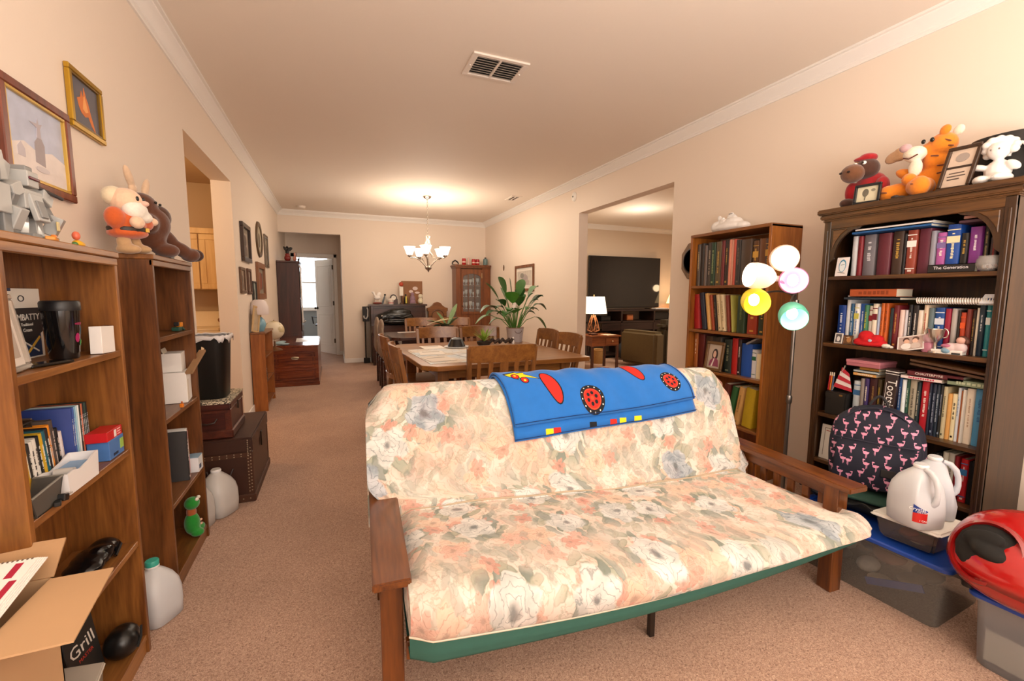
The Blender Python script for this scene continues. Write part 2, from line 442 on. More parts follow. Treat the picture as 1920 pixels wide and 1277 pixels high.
# medium bookcase on the right wall, facing -x
def right_case(name, label, x0, y0, y1, h, shelves, wz, wy, th=.02):
    t = thing(name, label, 'bookcase', (WR - .002, y0, 0)); w = y1 - y0; d = WR - x0
    MB().box((-d, 0, 0), (0, th, h)).build('side_panel', wz, t, bevel=.0015)
    MB().box((-d, w - th, 0), (0, w, h)).build('side_panel', wz, t, bevel=.0015)
    MB().box((-.006, th, .05), (0, w - th, h - .02)).build('back_panel', wz, t)
    for z in shelves: MB().box((-d + .004, th, z - .02), (-.006, w - th, z)).build('shelf', wy, t, bevel=.0015)
    MB().box((-d + .01, th, 0), (-d + .022, w - th, .06)).build('plinth', wy, t, bevel=.0015)
    return t
t = right_case('bookcase', 'plain mid-brown bookcase behind the floor lamp, white bag on top', 2.65, 2.025, 2.72, 1.75, (1.36, 1.017, .709, .347, .08), W_MED, W_MEDY)
MB().box((-.297, .0, 1.735), (0, .695, 1.757)).build('top_board', W_MEDY, t, bevel=.002)

# large carved bookcase
BX = 2.60
t = right_case('bookcase', 'tall dark carved bookcase with arched top corners beside the backpack', BX, .905, 1.66, 1.72, (1.393, 1.018, .61, .335, .08), W_BIG, W_BIGY, .022)
d = WR - BX; w = .755
MB().box((-d - .035, -.03, 1.735), (0, w + .03, 1.765)).box((-d - .022, -.02, 1.71), (0, w + .02, 1.735)).box((-d - .012, -.01, 1.695), (0, w + .01, 1.71)).build('cornice', W_BIGY, t, bevel=.006, seg=2)
MB().box((-d - .004, 0, 1.655), (-d + .016, w, 1.70)).build('frieze', W_BIGY, t, bevel=.002)
for y in (0, w - .035): MB().box((-d - .006, y, 0), (-d + .014, y + .035, 1.70)).box((-d - .010, y + .012, .1), (-d - .004, y + .023, 1.65)).build('stile', W_BIG, t, bevel=.002)
for sgn, yy in ((1, .035), (-1, w - .035)):     # carved corner brackets of the arch
    pts = [(0, 0), (.155, 0)]
    for i in range(9):
        a = i / 8 * PI / 2; pts.append((.155 - .018 - .115 * math.sin(a) ** .9, -.012 - .155 * (1 - math.cos(a)) ** .9))
    pts += [(.01, -.18), (0, -.19)]
    poly = [(yy + sgn * u, 1.657 + v) for u, v in pts]
    MB().prism(poly, 'x', -d + .0, -d + .014).build('arch_bracket', W_BIG, t)
    q = [(yy + sgn * u, 1.648 + v) for u, v in ((.012, 0), (.085, 0), (.05, -.028), (.028, -.06), (.012, -.10))]
    MB().prism(q, 'x', -d - .006, -d + .001).build('carved_panel', W_BIGY, t, bevel=.003)
MB().box((-d, 0, 0), (-d + .016, w, .08)).build('plinth', W_BIGY, t, bevel=.003)

# ------------------------------------------------------------ books
M_PAGE = plain('#e6dcc6', .8, var=.12, scale=200)
ORD = ['', 'first', 'second', 'third', 'fourth', 'fifth', 'sixth', 'seventh', 'eighth', 'ninth', 'tenth', 'eleventh', 'twelfth', 'thirteenth', 'fourteenth', 'fifteenth',
       'sixteenth', 'seventeenth', 'eighteenth', 'nineteenth', 'twentieth', 'twenty-first', 'twenty-second', 'twenty-third', 'twenty-fourth', 'twenty-fifth', 'twenty-sixth',
       'twenty-seventh', 'twenty-eighth', 'twenty-ninth', 'thirtieth', 'thirty-first', 'thirty-second', 'thirty-third', 'thirty-fourth', 'thirty-fifth']

def book(label, loc, w, h, dep, col, rot=(0, 0, 0), group=None, name='book', tcol=None, band=None, cat='book', rough=.5):
    """book standing upright: spine towards local -y, width along x, height z"""
    t = thing(name, label, cat, loc, group=group, rot=rot)
    c = plain(col, rough, var=.08, scale=60); b = .0022
    w = max(w, .006)
    m = MB(); r = min(.004, w * .3)
    spine = [(-w/2, dep), (-w/2, r), (-w/2 + r, 0), (w/2 - r, 0), (w/2, r), (w/2, dep), (w/2 - b, dep), (w/2 - b, b + r), (-w/2 + b, b + r), (-w/2 + b, dep)]
    m.prism(spine, 'z', 0, h); cv = m.build('cover', c, t, angle=.9)
    MB().box((-w/2 + b, b + r, .003), (w/2 - b, dep - .003, h - .004)).build('page_block', M_PAGE, t)
    if tcol:
        tm = MB(); rnd = random.Random(int(w * 1e6) + int(h * 1e5)); z = h * .82; tw = w * rnd.uniform(.22, .36); end = h * rnd.uniform(.25, .5)
        while z > end:
            g = rnd.uniform(.35, .8) * tw
            if rnd.random() > .18: tm.box((-tw/2 * rnd.uniform(.6, 1), -.0007, z - g * .7), (tw/2 * rnd.uniform(.6, 1), .0002, z))
            z -= g
        if rnd.random() > .4: tm.box((-w * .2, -.0007, h * .06), (w * .2, .0002, h * .10))
        tm.build('title_lettering', plain(tcol, .5), cv, flat=True, weld=False)['kind'] = 'stuff'
    if band:
        for z, zh in ((h * .12, .004), (h * .88, .004), (h * .62, h * .14)): MB().box((-w/2 + .0005, -.0009, z), (w/2 - .0005, .0004, z + zh)).build('spine_band', plain(band, .4, var=.02), cv, flat=True)
    return t

RX = R(-90)
def row(lst, xf, z, dep, shelfname, group):
    """books of one shelf of a right-hand bookcase, given from left to right as (y0, y1, height, colour, words, title, band, lean)"""
    for i, b in enumerate(lst):
        y0, y1, h, col, words_ = b[:5]; tc = b[5] if len(b) > 5 else None; bd = b[6] if len(b) > 6 else None; lean = b[7] if len(b) > 7 else 0
        lab = '%s, %s from left, %s' % (words_, ORD[i + 1], shelfname)
        x = xf + (b[8] if len(b) > 8 else random.uniform(0, .012))
        w_ = (y1 - y0) * .97
        if lean:
            wc = w_ * math.cos(R(lean)); 
        book(lab, (x, (y0 + y1) / 2, z + (abs(math.sin(R(lean))) * w_ / 2 if lean else 0) + .0005), w_, h, dep, col, (R(lean), 0, RX) if False else (0, R(lean), RX), group, tcol=tc, band=bd)

G_, WH, GO = '#c9b27a', '#e8e4dc', '#b8923e'
S1 = [(1.519,1.546,.216,'#c9ccd0','pale grey book',), (1.495,1.517,.213,'#7d1f28','narrow dark red book','#2a1215'), (1.434,1.492,.217,'#6f6c72','thick grey book with silver lettering','#c8c8cc'),
 (1.364,1.422,.215,'#5c1f2c','thick burgundy book',None,None), (1.312,1.359,.218,'#3a271c','dark brown book with gold lettering','#b8923e'), (1.298,1.311,.202,'#16161c','thin black book'),
 (1.256,1.296,.216,'#8c3a28','rust book with black and white lower half','#e8e4dc','#f0ece6'), (1.203,1.251,.217,'#5a1c30','maroon book'), (1.183,1.203,.201,'#8d8c98','thin grey book'),
 (1.145,1.180,.189,'#b25aa0','mauve pink book','#e8e4dc','#7d6aa0'), (1.095,1.144,.221,'#17489a','bright blue book with cream stripes','#e8e0b8','#e8e0b8'), (1.067,1.092,.176,'#1d1815','black book with gold lettering','#b8923e'),
 (1.023,1.066,.200,'#7c2f86','purple book with white lettering','#efe8f2'), (1.001,1.020,.212,'#15120f','tall black book','#8a7a50'), (.970,.995,.147,'#2a1414','short dark maroon book','#8c2020'), (.945,.967,.149,'#181412','short black book','#b8923e')]
row(S1, 2.655, 1.393, .17, 'carved bookcase top shelf', 'books on the top shelf of the carved bookcase')
S2 = [(1.561,1.600,.215,'#143a86','royal blue book','#dfe6f4'), (1.538,1.559,.27,'#dfe3e8','tall white book'), (1.517,1.536,.224,'#2b5f8a','steel blue book','#cfd8e0'), (1.490,1.515,.226,'#e6e8e6','white book with blue and yellow marks','#3a6cb0','#c9c25a'),
 (1.464,1.489,.225,'#1f56a8','mid blue book','#e8ecf4'), (1.446,1.463,.219,'#3f7d5a','thin green book','#d8c84a'), (1.427,1.445,.214,'#d8d2c8','off-white book with red mark',None,'#8c2028'), (1.402,1.426,.226,'#eee6d2','cream book',None,'#7a1c2c'),
 (1.388,1.401,.209,'#a9b8d4','thin pale blue book'), (1.371,1.387,.23,'#c8641e','orange book','#7a2c10'), (1.354,1.370,.23,'#c05a1a','burnt orange book','#3a1a10'), (1.331,1.349,.205,'#2c3f46','dark teal book'), (1.307,1.330,.22,'#6a1620','dark red book with gold lettering','#d09a4a'),
 (1.286,1.306,.197,'#e9cfc6','pink-white book'), (1.270,1.284,.196,'#dcdce4','thin white book'), (1.253,1.269,.224,'#19161a','black book with white lettering','#e8e4dc'), (1.228,1.252,.222,'#231d20','wide black book with white lettering','#e8e4dc'),
 (1.207,1.227,.198,'#e8ddd0','cream-white book'), (1.189,1.206,.225,'#e2cdb2','cream book with red lettering','#a82c20'), (1.167,1.187,.21,'#65777c','grey teal book'), (1.128,1.165,.213,'#1c4f9c','blue book behind the trophy','#dfe6f4','#dfe6f4'),
 (1.105,1.126,.209,'#a01c3c','crimson book'), (1.083,1.102,.21,'#b8b2ae','light grey book'), (1.071,1.081,.203,'#2a221e','thin dark book'), (1.052,1.070,.193,'#b8401c','orange-red book',None,'#e05a28'), (1.034,1.050,.209,'#7a3228','reddish brown book'),
 (1.019,1.033,.204,'#2a1c16','dark brown book','#b8923e'), (1.009,1.018,.215,'#e0d6c4','thin cream book'), (.988,1.008,.228,'#122a3e','navy book with white script lettering','#d8e0e8'), (.971,.987,.228,'#2c8a94','teal book',None,'#dfe6e8'),
 (.957,.970,.225,'#c8dce8','pale blue book'), (.944,.956,.226,'#16264a','navy book','#e8c870'), (.934,.943,.226,'#2c72b8','narrow blue book'), (.928,.933,.222,'#c83a58','thin rose book')]
row(S2, 2.665, 1.018, .17, 'carved bookcase second shelf', 'books on the second shelf of the carved bookcase')
S3 = [(1.448,1.485,.207,'#c8d2da','white and blue book',None,'#3a6a9a'), (1.429,1.446,.227,'#8a7f78','grey-brown book'), (1.409,1.428,.23,'#3a2860','purple book','#e8dcc8'), (1.368,1.407,.235,'#3a1418','dark burgundy book','#8c6a3a'), (1.346,1.366,.236,'#3c2f14','dark book with yellow lettering','#c8a23a'),
 (1.260,1.277,.26,'#1f4f8c','blue book','#c8d4e4'), (1.244,1.259,.255,'#e4ecee','white book'), (1.231,1.243,.26,'#1c4a38','dark green book','#c8d8c8'), (1.201,1.230,.262,'#a9a08c','wide beige-grey book','#5c564a'), (1.186,1.200,.252,'#162a30','dark teal book','#c8c0a8'),
 (1.151,1.183,.26,'#b81c2c','bright red book','#f0e0d8'), (1.141,1.150,.255,'#1c2438','thin navy book','#98a4b8'), (1.125,1.140,.255,'#242c40','slate navy book','#98a4b8'), (1.111,1.124,.255,'#1e2c3c','dark blue-grey book','#a8b4c0'), (1.099,1.110,.255,'#202020','narrow black book','#98a4b8'),
 (1.083,1.098,.25,'#c8bc98','pale olive book','#4a4a38'), (1.067,1.082,.22,'#e0a860','short light orange book'), (1.047,1.066,.222,'#efe2b8','short cream book with black lettering','#2a2018'), (1.036,1.046,.255,'#d8e0e8','thin white-blue book','#2a5a9a'), (1.028,1.035,.242,'#a85c28','thin orange-brown book'),
 (1.018,1.027,.25,'#e2ddd4','thin off-white book'), (.990,1.017,.258,'#eee2d0','wide cream-white book','#b89a80'), (.953,.988,.262,'#4c8cb8','wide light blue binder with blue stickers','#245a8c'), (.932,.951,.256,'#2c2050','dark violet book','#5a6ab0'), (.922,.930,.25,'#5c1420','thin dark red book')]
row(S3, 2.655, .61, .19, 'carved bookcase third shelf', 'books on the third shelf of the carved bookcase')
S4 = [(1.106,1.119,.194,'#1c1412','dark brown book','#a08040'), (1.093,1.105,.198,'#2a2422','charcoal book'), (1.080,1.092,.202,'#14100f','black book'), (1.058,1.076,.215,'#d8cfb8','cream book with dark marks','#3a342a'), (1.034,1.057,.217,'#c8bfae','beige book','#3a342a'), (1.018,1.033,.21,'#8c1820','dark red book'),
 (.984,1.010,.205,'#c41c24','bright red book with blue top','#f0d8d0','#3a7ab0'), (.955,.982,.2,'#121010','wide black book'), (.928,.953,.2,'#161414','black binder')]
row(S4, 2.66, .335, .18, 'carved bookcase fourth shelf', 'books on the fourth shelf of the carved bookcase')
M1 = [(2.662,2.696,.325,'#5a524c','dark grey book','#c8b890'), (2.629,2.660,.33,'#2c2826','charcoal book'), (2.601,2.627,.312,'#6a5c54','grey-brown book'), (2.559,2.599,.33,'#4c4642','dark taupe book','#a89a88'), (2.518,2.557,.325,'#1f3a24','dark green book','#8c9a6a'),
 (2.467,2.516,.328,'#5a4a2e','wide olive-brown book','#b8923e'), (2.438,2.465,.33,'#6a1c1c','dark red book'), (2.404,2.436,.332,'#2c1c14','dark brown book','#b8923e'), (2.379,2.402,.332,'#d88a70','salmon book'), (2.358,2.378,.33,'#e0a890','pale salmon book'),
 (2.337,2.357,.33,'#b84c38','coral red book'), (2.297,2.335,.322,'#2e2a28','black-brown book','#6a5a4a'), (2.209,2.295,.318,'#463426','very wide dark brown album'), (2.158,2.203,.30,'#5a3818','brown book with gold tooling','#c8983e','#c8983e'),
 (2.105,2.156,.31,'#6e4220','russet brown book'), (2.062,2.101,.305,'#4a2c18','dark leather book with gold tooling','#c8983e','#c8983e')]
row(M1, 2.695, 1.36, .19, 'mid-brown bookcase top shelf', 'old books on the top shelf of the mid-brown bookcase')
M2 = [(2.640,2.695,.275,'#a81c20','rounded red book',None,None,-4), (2.572,2.612,.29,'#23283a','navy black book leaning left','#3a4258',None,-9), (2.528,2.556,.285,'#d8a860','tan book leaning left',None,None,-9), (2.494,2.518,.272,'#a04420','red-brown book leaning left',None,None,-9),
 (2.468,2.488,.27,'#1c1614','black book leaning left','#8a7a50',None,-8), (2.424,2.456,.275,'#d8c49a','cream book leaning left','#8c7a5a',None,-8), (2.388,2.416,.275,'#ddc9a0','second cream book leaning left','#8c7a5a',None,-8), (2.352,2.377,.27,'#7c3020','brick brown book leaning left',None,None,-7),
 (2.325,2.338,.27,'#a8a24a','thin olive-yellow book leaning left',None,None,-6), (2.236,2.300,.265,'#243820','thick dark green book','#5a6a3a'), (2.140,2.218,.262,'#9c3414','thick red-orange book with gold mark','#c8983e'), (2.075,2.128,.256,'#26301c','dark olive book','#c8983e')]
row(M2, 2.695, 1.017, .18, 'mid-brown bookcase second shelf', 'old books on the second shelf of the mid-brown bookcase')
M3 = [(2.655,2.695,.275,'#a8622e','orange-brown book with white lettering','#efe2cc'), (2.590,2.652,.27,'#5a1410','dark red book'), (2.505,2.580,.26,'#3a2a20','dark brown album behind the portrait'), (2.420,2.500,.26,'#2c2622','blackish book behind the portrait'), (2.334,2.405,.25,'#28322c','dark green-grey book','#8a8a6a'),
 (2.284,2.332,.264,'#b01c18','bright red book'), (2.255,2.282,.26,'#2a1c20','dark book with white lettering','#dcd4cc'), (2.163,2.250,.235,'#1c4fa8','wide blue book with orange figure',None,None), (2.126,2.160,.20,'#dde0e6','white book with green top',None,'#2a6a48'), (2.080,2.123,.175,'#efe2bc','cream paper book')]
row(M3, 2.70, .709, .18, 'mid-brown bookcase third shelf', 'books on the third shelf of the mid-brown bookcase')
M4 = [(2.36,2.405,.285,'#5a2418','brown-red book leaning right',None,None,9), (2.295,2.340,.275,'#2a5a30','green book leaning right',None,None,9), (2.235,2.275,.285,'#c89a5a','tan book leaning right','#8c6a3a',None,9), (2.125,2.205,.285,'#b89a1c','big mustard yellow book leaning right',None,None,6)]
row(M4, 2.69, .347, .2, 'mid-brown bookcase fourth shelf', 'books on the fourth shelf of the mid-brown bookcase')
book('red book lying on the lowest visible shelf of the mid-brown bookcase', (2.69, 2.40, .082), .03, .24, .18, '#a81c1c', (0, R(90), RX), tcol='#e8c8a0')

def flat(label, x, y, z, w, l, d, col, rz=RX, tcol=None, name='book', cat='book', tilt=0):
    """book lying flat: thickness w, visible length l along the shelf, depth d"""
    t = thing(name, label, cat, (x, y, z), rot=(tilt, 0, rz)); c = plain(col, .5, var=.08, scale=60); b = .0022
    MB().box((-l/2, 0, 0), (l/2, d, b)).box((-l/2, 0, w - b), (l/2, d, w)).box((-l/2, 0, 0), (l/2, b, w)).build('cover', c, t)
    MB().box((-l/2 + .003, b, b), (l/2 - .003, d - .003, w - b)).build('page_block', M_PAGE, t)
    if tcol:
        rnd = random.Random(len(label)); m = MB(); x_ = -l * .3
        while x_ < l * .3:
            g = rnd.uniform(.3, .6) * w
            m.box((x_, -.0007, w * .3), (x_ + g * .7, .0002, w * rnd.uniform(.62, .78))); x_ += g
        m.build('title_lettering', plain(tcol, .5), t, flat=True, weld=False)['kind'] = 'stuff'
    return t
# top shelf, lying books
flat('blue folder lying on the top-shelf books of the carved bookcase', 2.62, 1.36, 1.615, .014, .34, .2, '#1f5a96', name='folder', cat='folder')
flat('white folder lying on the blue folder in the carved bookcase', 2.62, 1.35, 1.630, .012, .33, .2, '#e8e2de', name='folder', cat='folder')
t = flat('black book with white title lying before the purple books, carved bookcase', 2.622, 1.105, 1.394, .038, .165, .034, '#1a1719')
text('title_lettering', 'The Generation', .019, plain('#f2eef0', .5), t, (.0, -.001, .022), (R(90), 0, 0), sx=1.0)
flat('dark plum book lying high beside the right arch bracket', 2.63, 1.03, 1.61, .016, .13, .18, '#4a2c38')
flat('pinkish book lying high beside the right arch bracket', 2.63, 1.02, 1.628, .016, .12, .18, '#a8786a')
# second shelf, lying
flat('dark blue book lying under the tooled leather book', 2.63, 1.42, 1.265, .014, .26, .17, '#28323e', name='book')
flat('orange-brown tooled leather book lying on top of a row', 2.64, 1.42, 1.281, .042, .215, .15, '#b0542a', tcol='#8a3c18')
# third shelf, lying
flat('white book with pink lettering lying on the third-shelf row', 2.64, 1.18, .875, .018, .16, .16, '#ead8d4', tcol='#c03a58')
t = flat('dark red book with white title lying on the third-shelf row', 2.64, 1.13, .894, .026, .21, .16, '#5a1a22')
text('title_lettering', 'CHAUTERPYRE', .016, plain('#efe0d8', .5), t, (-.02, -.001, .013), (R(90), 0, 0))
flat('sage green book lying on the right of the third-shelf row', 2.64, 1.0, .876, .03, .16, .16, '#7c8a70', tcol='#b8c0a0')
flat('orange and cream book lying behind the small flag', 2.655, 1.43, .85, .018, .11, .15, '#d8a05a', tcol='#efe2c8')
flat('grey white book lying behind the small flag', 2.655, 1.425, .869, .014, .12, .15, '#b8c4c8')
flat('mustard book lying below the pink box', 2.655, 1.41, .884, .018, .09, .15, '#a8782c')
t = thing('gift_box', 'flat dusty pink box on top of the stack, third shelf', 'box', (2.63, 1.43, .904), RX)
MB().box((-.08, 0, 0), (.08, .15, .03)).build('box_base', plain('#b06a74', .6), t, bevel=.002)
MB().box((-.082, -.002, .018), (.082, .152, .034)).build('lid', plain('#c07882', .6), t, bevel=.002)
for i, c in enumerate(('#6a4526', '#7c5230')):
    t = thing('wooden_board', ('lower thin wooden board leaning across the third-shelf books', 'upper thin wooden board leaning across the third-shelf books')[i], 'board', (2.62, 1.07, .935 + .018 * i), rot=(0, R(6), RX))
    MB().box((-.15, 0, 0), (.15, .2, .008)).build('board', wood(c, '#8f6238', 'x'), t, bevel=.001)
    MB().box((-.15, -.003, -.001), (.15, .0, .010)).build('edge_strip', plain('#4a2f1a', .5), t, bevel=.001)
# ------------------------------------------------------------ futon
FU = Vector((math.cos(R(-3.4)), math.sin(R(-3.4)), 0)); FV = Vector((-FU.y, FU.x, 0)); FO = Vector((0.070, 1.175, 0))
def floral():
    m, nt, b = newmat('floral_cotton')
    L = nt.links.new
    uv = N(nt, 'ShaderNodeUVMap'); uv.uv_map = 'uv'
    dn = N(nt, 'ShaderNodeTexNoise'); dn.inputs['Scale'].default_value = 12; dn.inputs['Detail'].default_value = 4; L(uv.outputs[0], dn.inputs['Vector'])
    sb = N(nt, 'ShaderNodeVectorMath', operation='SUBTRACT'); L(dn.outputs['Color'], sb.inputs[0]); sb.inputs[1].default_value = (.5, .5, .5)
    sc = N(nt, 'ShaderNodeVectorMath', operation='SCALE'); L(sb.outputs[0], sc.inputs[0]); sc.inputs['Scale'].default_value = 0.07
    co = N(nt, 'ShaderNodeVectorMath', operation='ADD'); L(uv.outputs[0], co.inputs[0]); L(sc.outputs[0], co.inputs[1])
    def math_(op, a, b_=None, c=None, clamp=False):
        n = N(nt, 'ShaderNodeMath', operation=op, use_clamp=clamp)
        for i, v in enumerate((a, b_, c)):
            if v is None: continue
            if isinstance(v, (int, float)): n.inputs[i].default_value = v
            else: L(v, n.inputs[i])
        return n.outputs[0]
    def noise(scale, det=2, off=(0, 0, 0)):
        mp = N(nt, 'ShaderNodeMapping'); mp.inputs['Location'].default_value = off; L(co.outputs[0], mp.inputs[0])
        n = N(nt, 'ShaderNodeTexNoise'); n.inputs['Scale'].default_value = scale; n.inputs['Detail'].default_value = det; L(mp.outputs[0], n.inputs[0]); return n.outputs['Fac']
    def mix(f, a, c):
        n = N(nt, 'ShaderNodeMix', data_type='RGBA'); L(f, n.inputs[0]) if not isinstance(f, float) else None
        for i, v in ((6, a), (7, c)):
            if isinstance(v, str): n.inputs[i].default_value = hexc(v)
            else: L(v, n.inputs[i])
        return n.outputs[2]
    def step(v, lo, hi):
        n = N(nt, 'ShaderNodeMapRange'); L(v, n.inputs[0]); n.inputs[1].default_value = lo; n.inputs[2].default_value = hi; return n.outputs[0]
    def flower(off, scale, rad, petals, wob):
        mp = N(nt, 'ShaderNodeMapping'); mp.inputs['Location'].default_value = off; mp.inputs['Scale'].default_value = (scale, scale, scale); L(co.outputs[0], mp.inputs[0])
        v = N(nt, 'ShaderNodeTexVoronoi', voronoi_dimensions='2D'); v.inputs['Scale'].default_value = 1; v.inputs['Randomness'].default_value = .75; L(mp.outputs[0], v.inputs['Vector'])
        s = N(nt, 'ShaderNodeVectorMath', operation='SUBTRACT'); L(mp.outputs[0], s.inputs[0]); L(v.outputs['Position'], s.inputs[1])
        sp = N(nt, 'ShaderNodeSeparateXYZ'); L(s.outputs[0], sp.inputs[0])
        cs = N(nt, 'ShaderNodeSeparateColor'); L(v.outputs['Color'], cs.inputs[0])
        ang = math_('ARCTAN2', sp.outputs[1], sp.outputs[0])
        ph = math_('MULTIPLY', cs.outputs[0], 6.28)
        pet = math_('SINE', math_('ADD', math_('MULTIPLY', ang, petals), ph))
        pet = math_('ABSOLUTE', pet)
        r = math_('MULTIPLY_ADD', pet, wob, rad)
        mask = step(math_('SUBTRACT', r, v.outputs['Distance']), 0, .03)
        ringv = math_('ABSOLUTE', math_('SINE', math_('ADD', math_('MULTIPLY_ADD', v.outputs['Distance'], 34.0, math_('MULTIPLY', pet, 2.2)), math_('MULTIPLY', noise(16, 4), 11.0))))
        return mask, v.outputs['Distance'], cs.outputs, pet, ringv
    # ground
    base_ = mix(step(noise(5, 3), .45, .62), '#efe3d4', '#efcdb6')
    base_ = mix(math_('MULTIPLY', step(noise(8, 3, (5, 2, 0)), .52, .66), .5), base_, '#e6ad98')
    base_ = mix(math_('MULTIPLY', step(noise(6, 4, (9, 7, 0)), .54, .64), .6), base_, '#d3ccbd')
    # fine drawn stems and outlines
    li = math_('ABSOLUTE', math_('SUBTRACT', noise(13, 4, (3, 3, 0)), .5))
    base_ = mix(math_('MULTIPLY', math_('SUBTRACT', 1.0, step(li, .004, .018)), .45), base_, '#a9a48a')
    li2 = math_('ABSOLUTE', math_('SUBTRACT', noise(19, 3, (13, 1, 0)), .5))
    base_ = mix(math_('MULTIPLY', math_('SUBTRACT', 1.0, step(li2, .004, .02)), .35), base_, '#c98f7a')
    bmk, bdd, bcc, bpet, brg = flower((.4, .9, 0), 3.6, .24, 2.5, .08)
    near = math_('MULTIPLY_ADD', math_('MULTIPLY', step(bdd, .50, .34), step(bcc[0], .3, .34)), .65, .35)
    # leaves in sage: long ellipses in three directions
    for k, (sc_, col_, rot_) in enumerate(((7.5, '#b4b5a2', .5), (9.5, '#8f978b', 2.0), (11, '#bdb8a2', -.7), (8.5, '#a3a69c', 1.2))):
        rm = N(nt, 'ShaderNodeVectorRotate', rotation_type='Z_AXIS'); L(co.outputs[0], rm.inputs[0]); rm.inputs['Angle'].default_value = rot_
        mp = N(nt, 'ShaderNodeMapping'); mp.inputs['Location'].default_value = (k * 3.1, k * 1.7, 0); mp.inputs['Scale'].default_value = (sc_, sc_ * 2.3, 1); L(rm.outputs[0], mp.inputs[0])
        v = N(nt, 'ShaderNodeTexVoronoi', voronoi_dimensions='2D'); v.inputs['Scale'].default_value = 1; v.inputs['Randomness'].default_value = .9; L(mp.outputs[0], v.inputs['Vector'])
        cs = N(nt, 'ShaderNodeSeparateColor'); L(v.outputs['Color'], cs.inputs[0])
        mk = step(v.outputs['Distance'], .40, .33); pres = step(cs.outputs[1], .48, .52)
        vein = mix(math_('MULTIPLY', step(v.outputs['Distance'], .06, .0), .5), col_, '#7c8876')
        vein = mix(math_('MULTIPLY', step(v.outputs['Distance'], .26, .33), .45), vein, '#75806f')
        base_ = mix(math_('MULTIPLY', math_('MULTIPLY', mk, pres), near), base_, vein)
    # peach and dusty coral blossoms
    for k, (sc_, c1, c2, p_) in enumerate(((4.6, '#f0c09f', '#f8dfc8', 2.5), (6.2, '#e3a592', '#f5cfbb', 4), (8.0, '#d48573', '#f0bca8', 3))):
        mk, dd, cc, pet, rg = flower((k * 5.3 + 2, k * 2.9 + 1, 0), sc_, .17, p_, .13)
        pres = step(cc[2], .50, .54)
        fc = mix(noise(22, 3, (k, 4, 0)), c1, c2)
        fc = mix(math_('MULTIPLY', step(rg, .34, .08), .55), fc, '#b8705c')
        fc = mix(math_('MULTIPLY', math_('SUBTRACT', 1.0, step(dd, .03, .08)), .6), fc, '#8a6a58')
        base_ = mix(math_('MULTIPLY', math_('MULTIPLY', mk, pres), .74), base_, fc)
    # big white and blue-grey roses
    mk, dd, cc, pet, rg = flower((.4, .9, 0), 3.6, .24, 2.5, .08)
    fc = mix(step(noise(14, 3, (2, 6, 0)), .42, .6), '#d6d5cf', '#f3efe8')
    fc = mix(math_('MULTIPLY', step(rg, .30, .06), .75), fc, '#8f9796')
    fb = mix(step(noise(15, 3, (7, 6, 0)), .42, .6), '#9aa4ad', '#ccd2d6')
    fb = mix(math_('MULTIPLY', step(rg, .30, .06), .75), fb, '#6c7782')
    fc = mix(step(cc[1], .62, .66), fc, fb)
    fc = mix(math_('MULTIPLY', math_('SUBTRACT', 1.0, step(dd, .03, .08)), .8), fc, '#5d6468')
    base_ = mix(math_('MULTIPLY', math_('MULTIPLY', mk, step(cc[0], .3, .34)), .9), base_, fc)
    mu = N(nt, 'ShaderNodeMix', data_type='RGBA', blend_type='MULTIPLY'); mu.inputs[0].default_value = 1; L(base_, mu.inputs[6]); mu.inputs[7].default_value = (.84, .86, .88, 1)
    L(mu.outputs[2], b.inputs['Base Color'])
    b.inputs['Roughness'].default_value = .85; b.inputs['Sheen Weight'].default_value = .1
    bp = N(nt, 'ShaderNodeBump'); bp.inputs['Strength'].default_value = .35; bp.inputs['Distance'].default_value = .01
    L(noise(4, 4, (1, 1, 0)), bp.inputs['Height']); L(bp.outputs[0], b.inputs['Normal'])
    return m
M_FLORAL = floral()
M_GREEN = plain('#2f5f54', .8, var=.08, scale=40)
W_FUT = wood('#46210c', '#7c4518', 'y', .8, .3, .4); W_FUTZ = wood('#46210c', '#7c4518', 'z', .8, .3, .4); W_FUTX = wood('#46210c', '#7c4518', 'x', .8, .3, .4)

fut = thing('futon_sofa', 'futon sofa bed with floral cotton mattress and slatted wooden arms', 'sofa', tuple(FO), R(-3.4))
WID = 1.965
def lv(u, y, z): return Vector((u, y, z))
# local frame: x across 0..WID, y back, z up
for side, x0 in ((0, 0.0), (1, WID - .105)):
    xc = x0 + .0525
    MB().box((x0, -.015, .475), (x0 + .105, .735, .50)).build('armrest', W_FUT, fut, bevel=.004, seg=2)
    for yy in (.045, .62):
        MB().box((xc - .032, yy, 0), (xc + .032, yy + .062, .475)).build('leg', W_FUTZ, fut, bevel=.003)
    MB().box((xc - .012, .082, .415), (xc + .012, .62, .475)).build('upper_rail', W_FUT, fut, bevel=.003)
    MB().box((xc - .012, .082, .14), (xc + .012, .62, .21)).build('lower_rail', W_FUT, fut, bevel=.003)
    for k in range(7):
        y = .115 + k * .075
        MB().box((xc - .008, y, .205), (xc + .008, y + .032, .42)).build('arm_slat', W_FUTZ, fut, bevel=.002)
MB().box((.09, .03, .215), (WID - .09, .055, .275)).build('front_rail', W_FUTX, fut, bevel=.003)
MB().box((.09, .60, .215), (WID - .09, .625, .275)).build('rear_rail', W_FUTX, fut, bevel=.003)
MB().box((.985, .085, 0), (1.007, .107, .275)).build('centre_leg', plain('#241a14', .4), fut, bevel=.002)
for k in range(12):
    x = .14 + k * .147
    MB().box((x, .0, .275), (x + .05, .56, .29)).build('seat_slat', W_FUTX, fut)
    p = MB(); p.bar((x + .025, .60, .33), (x + .025, .80, .80), .05, .014, (1, 0, 0)); p.build('back_slat', W_FUTX, fut)
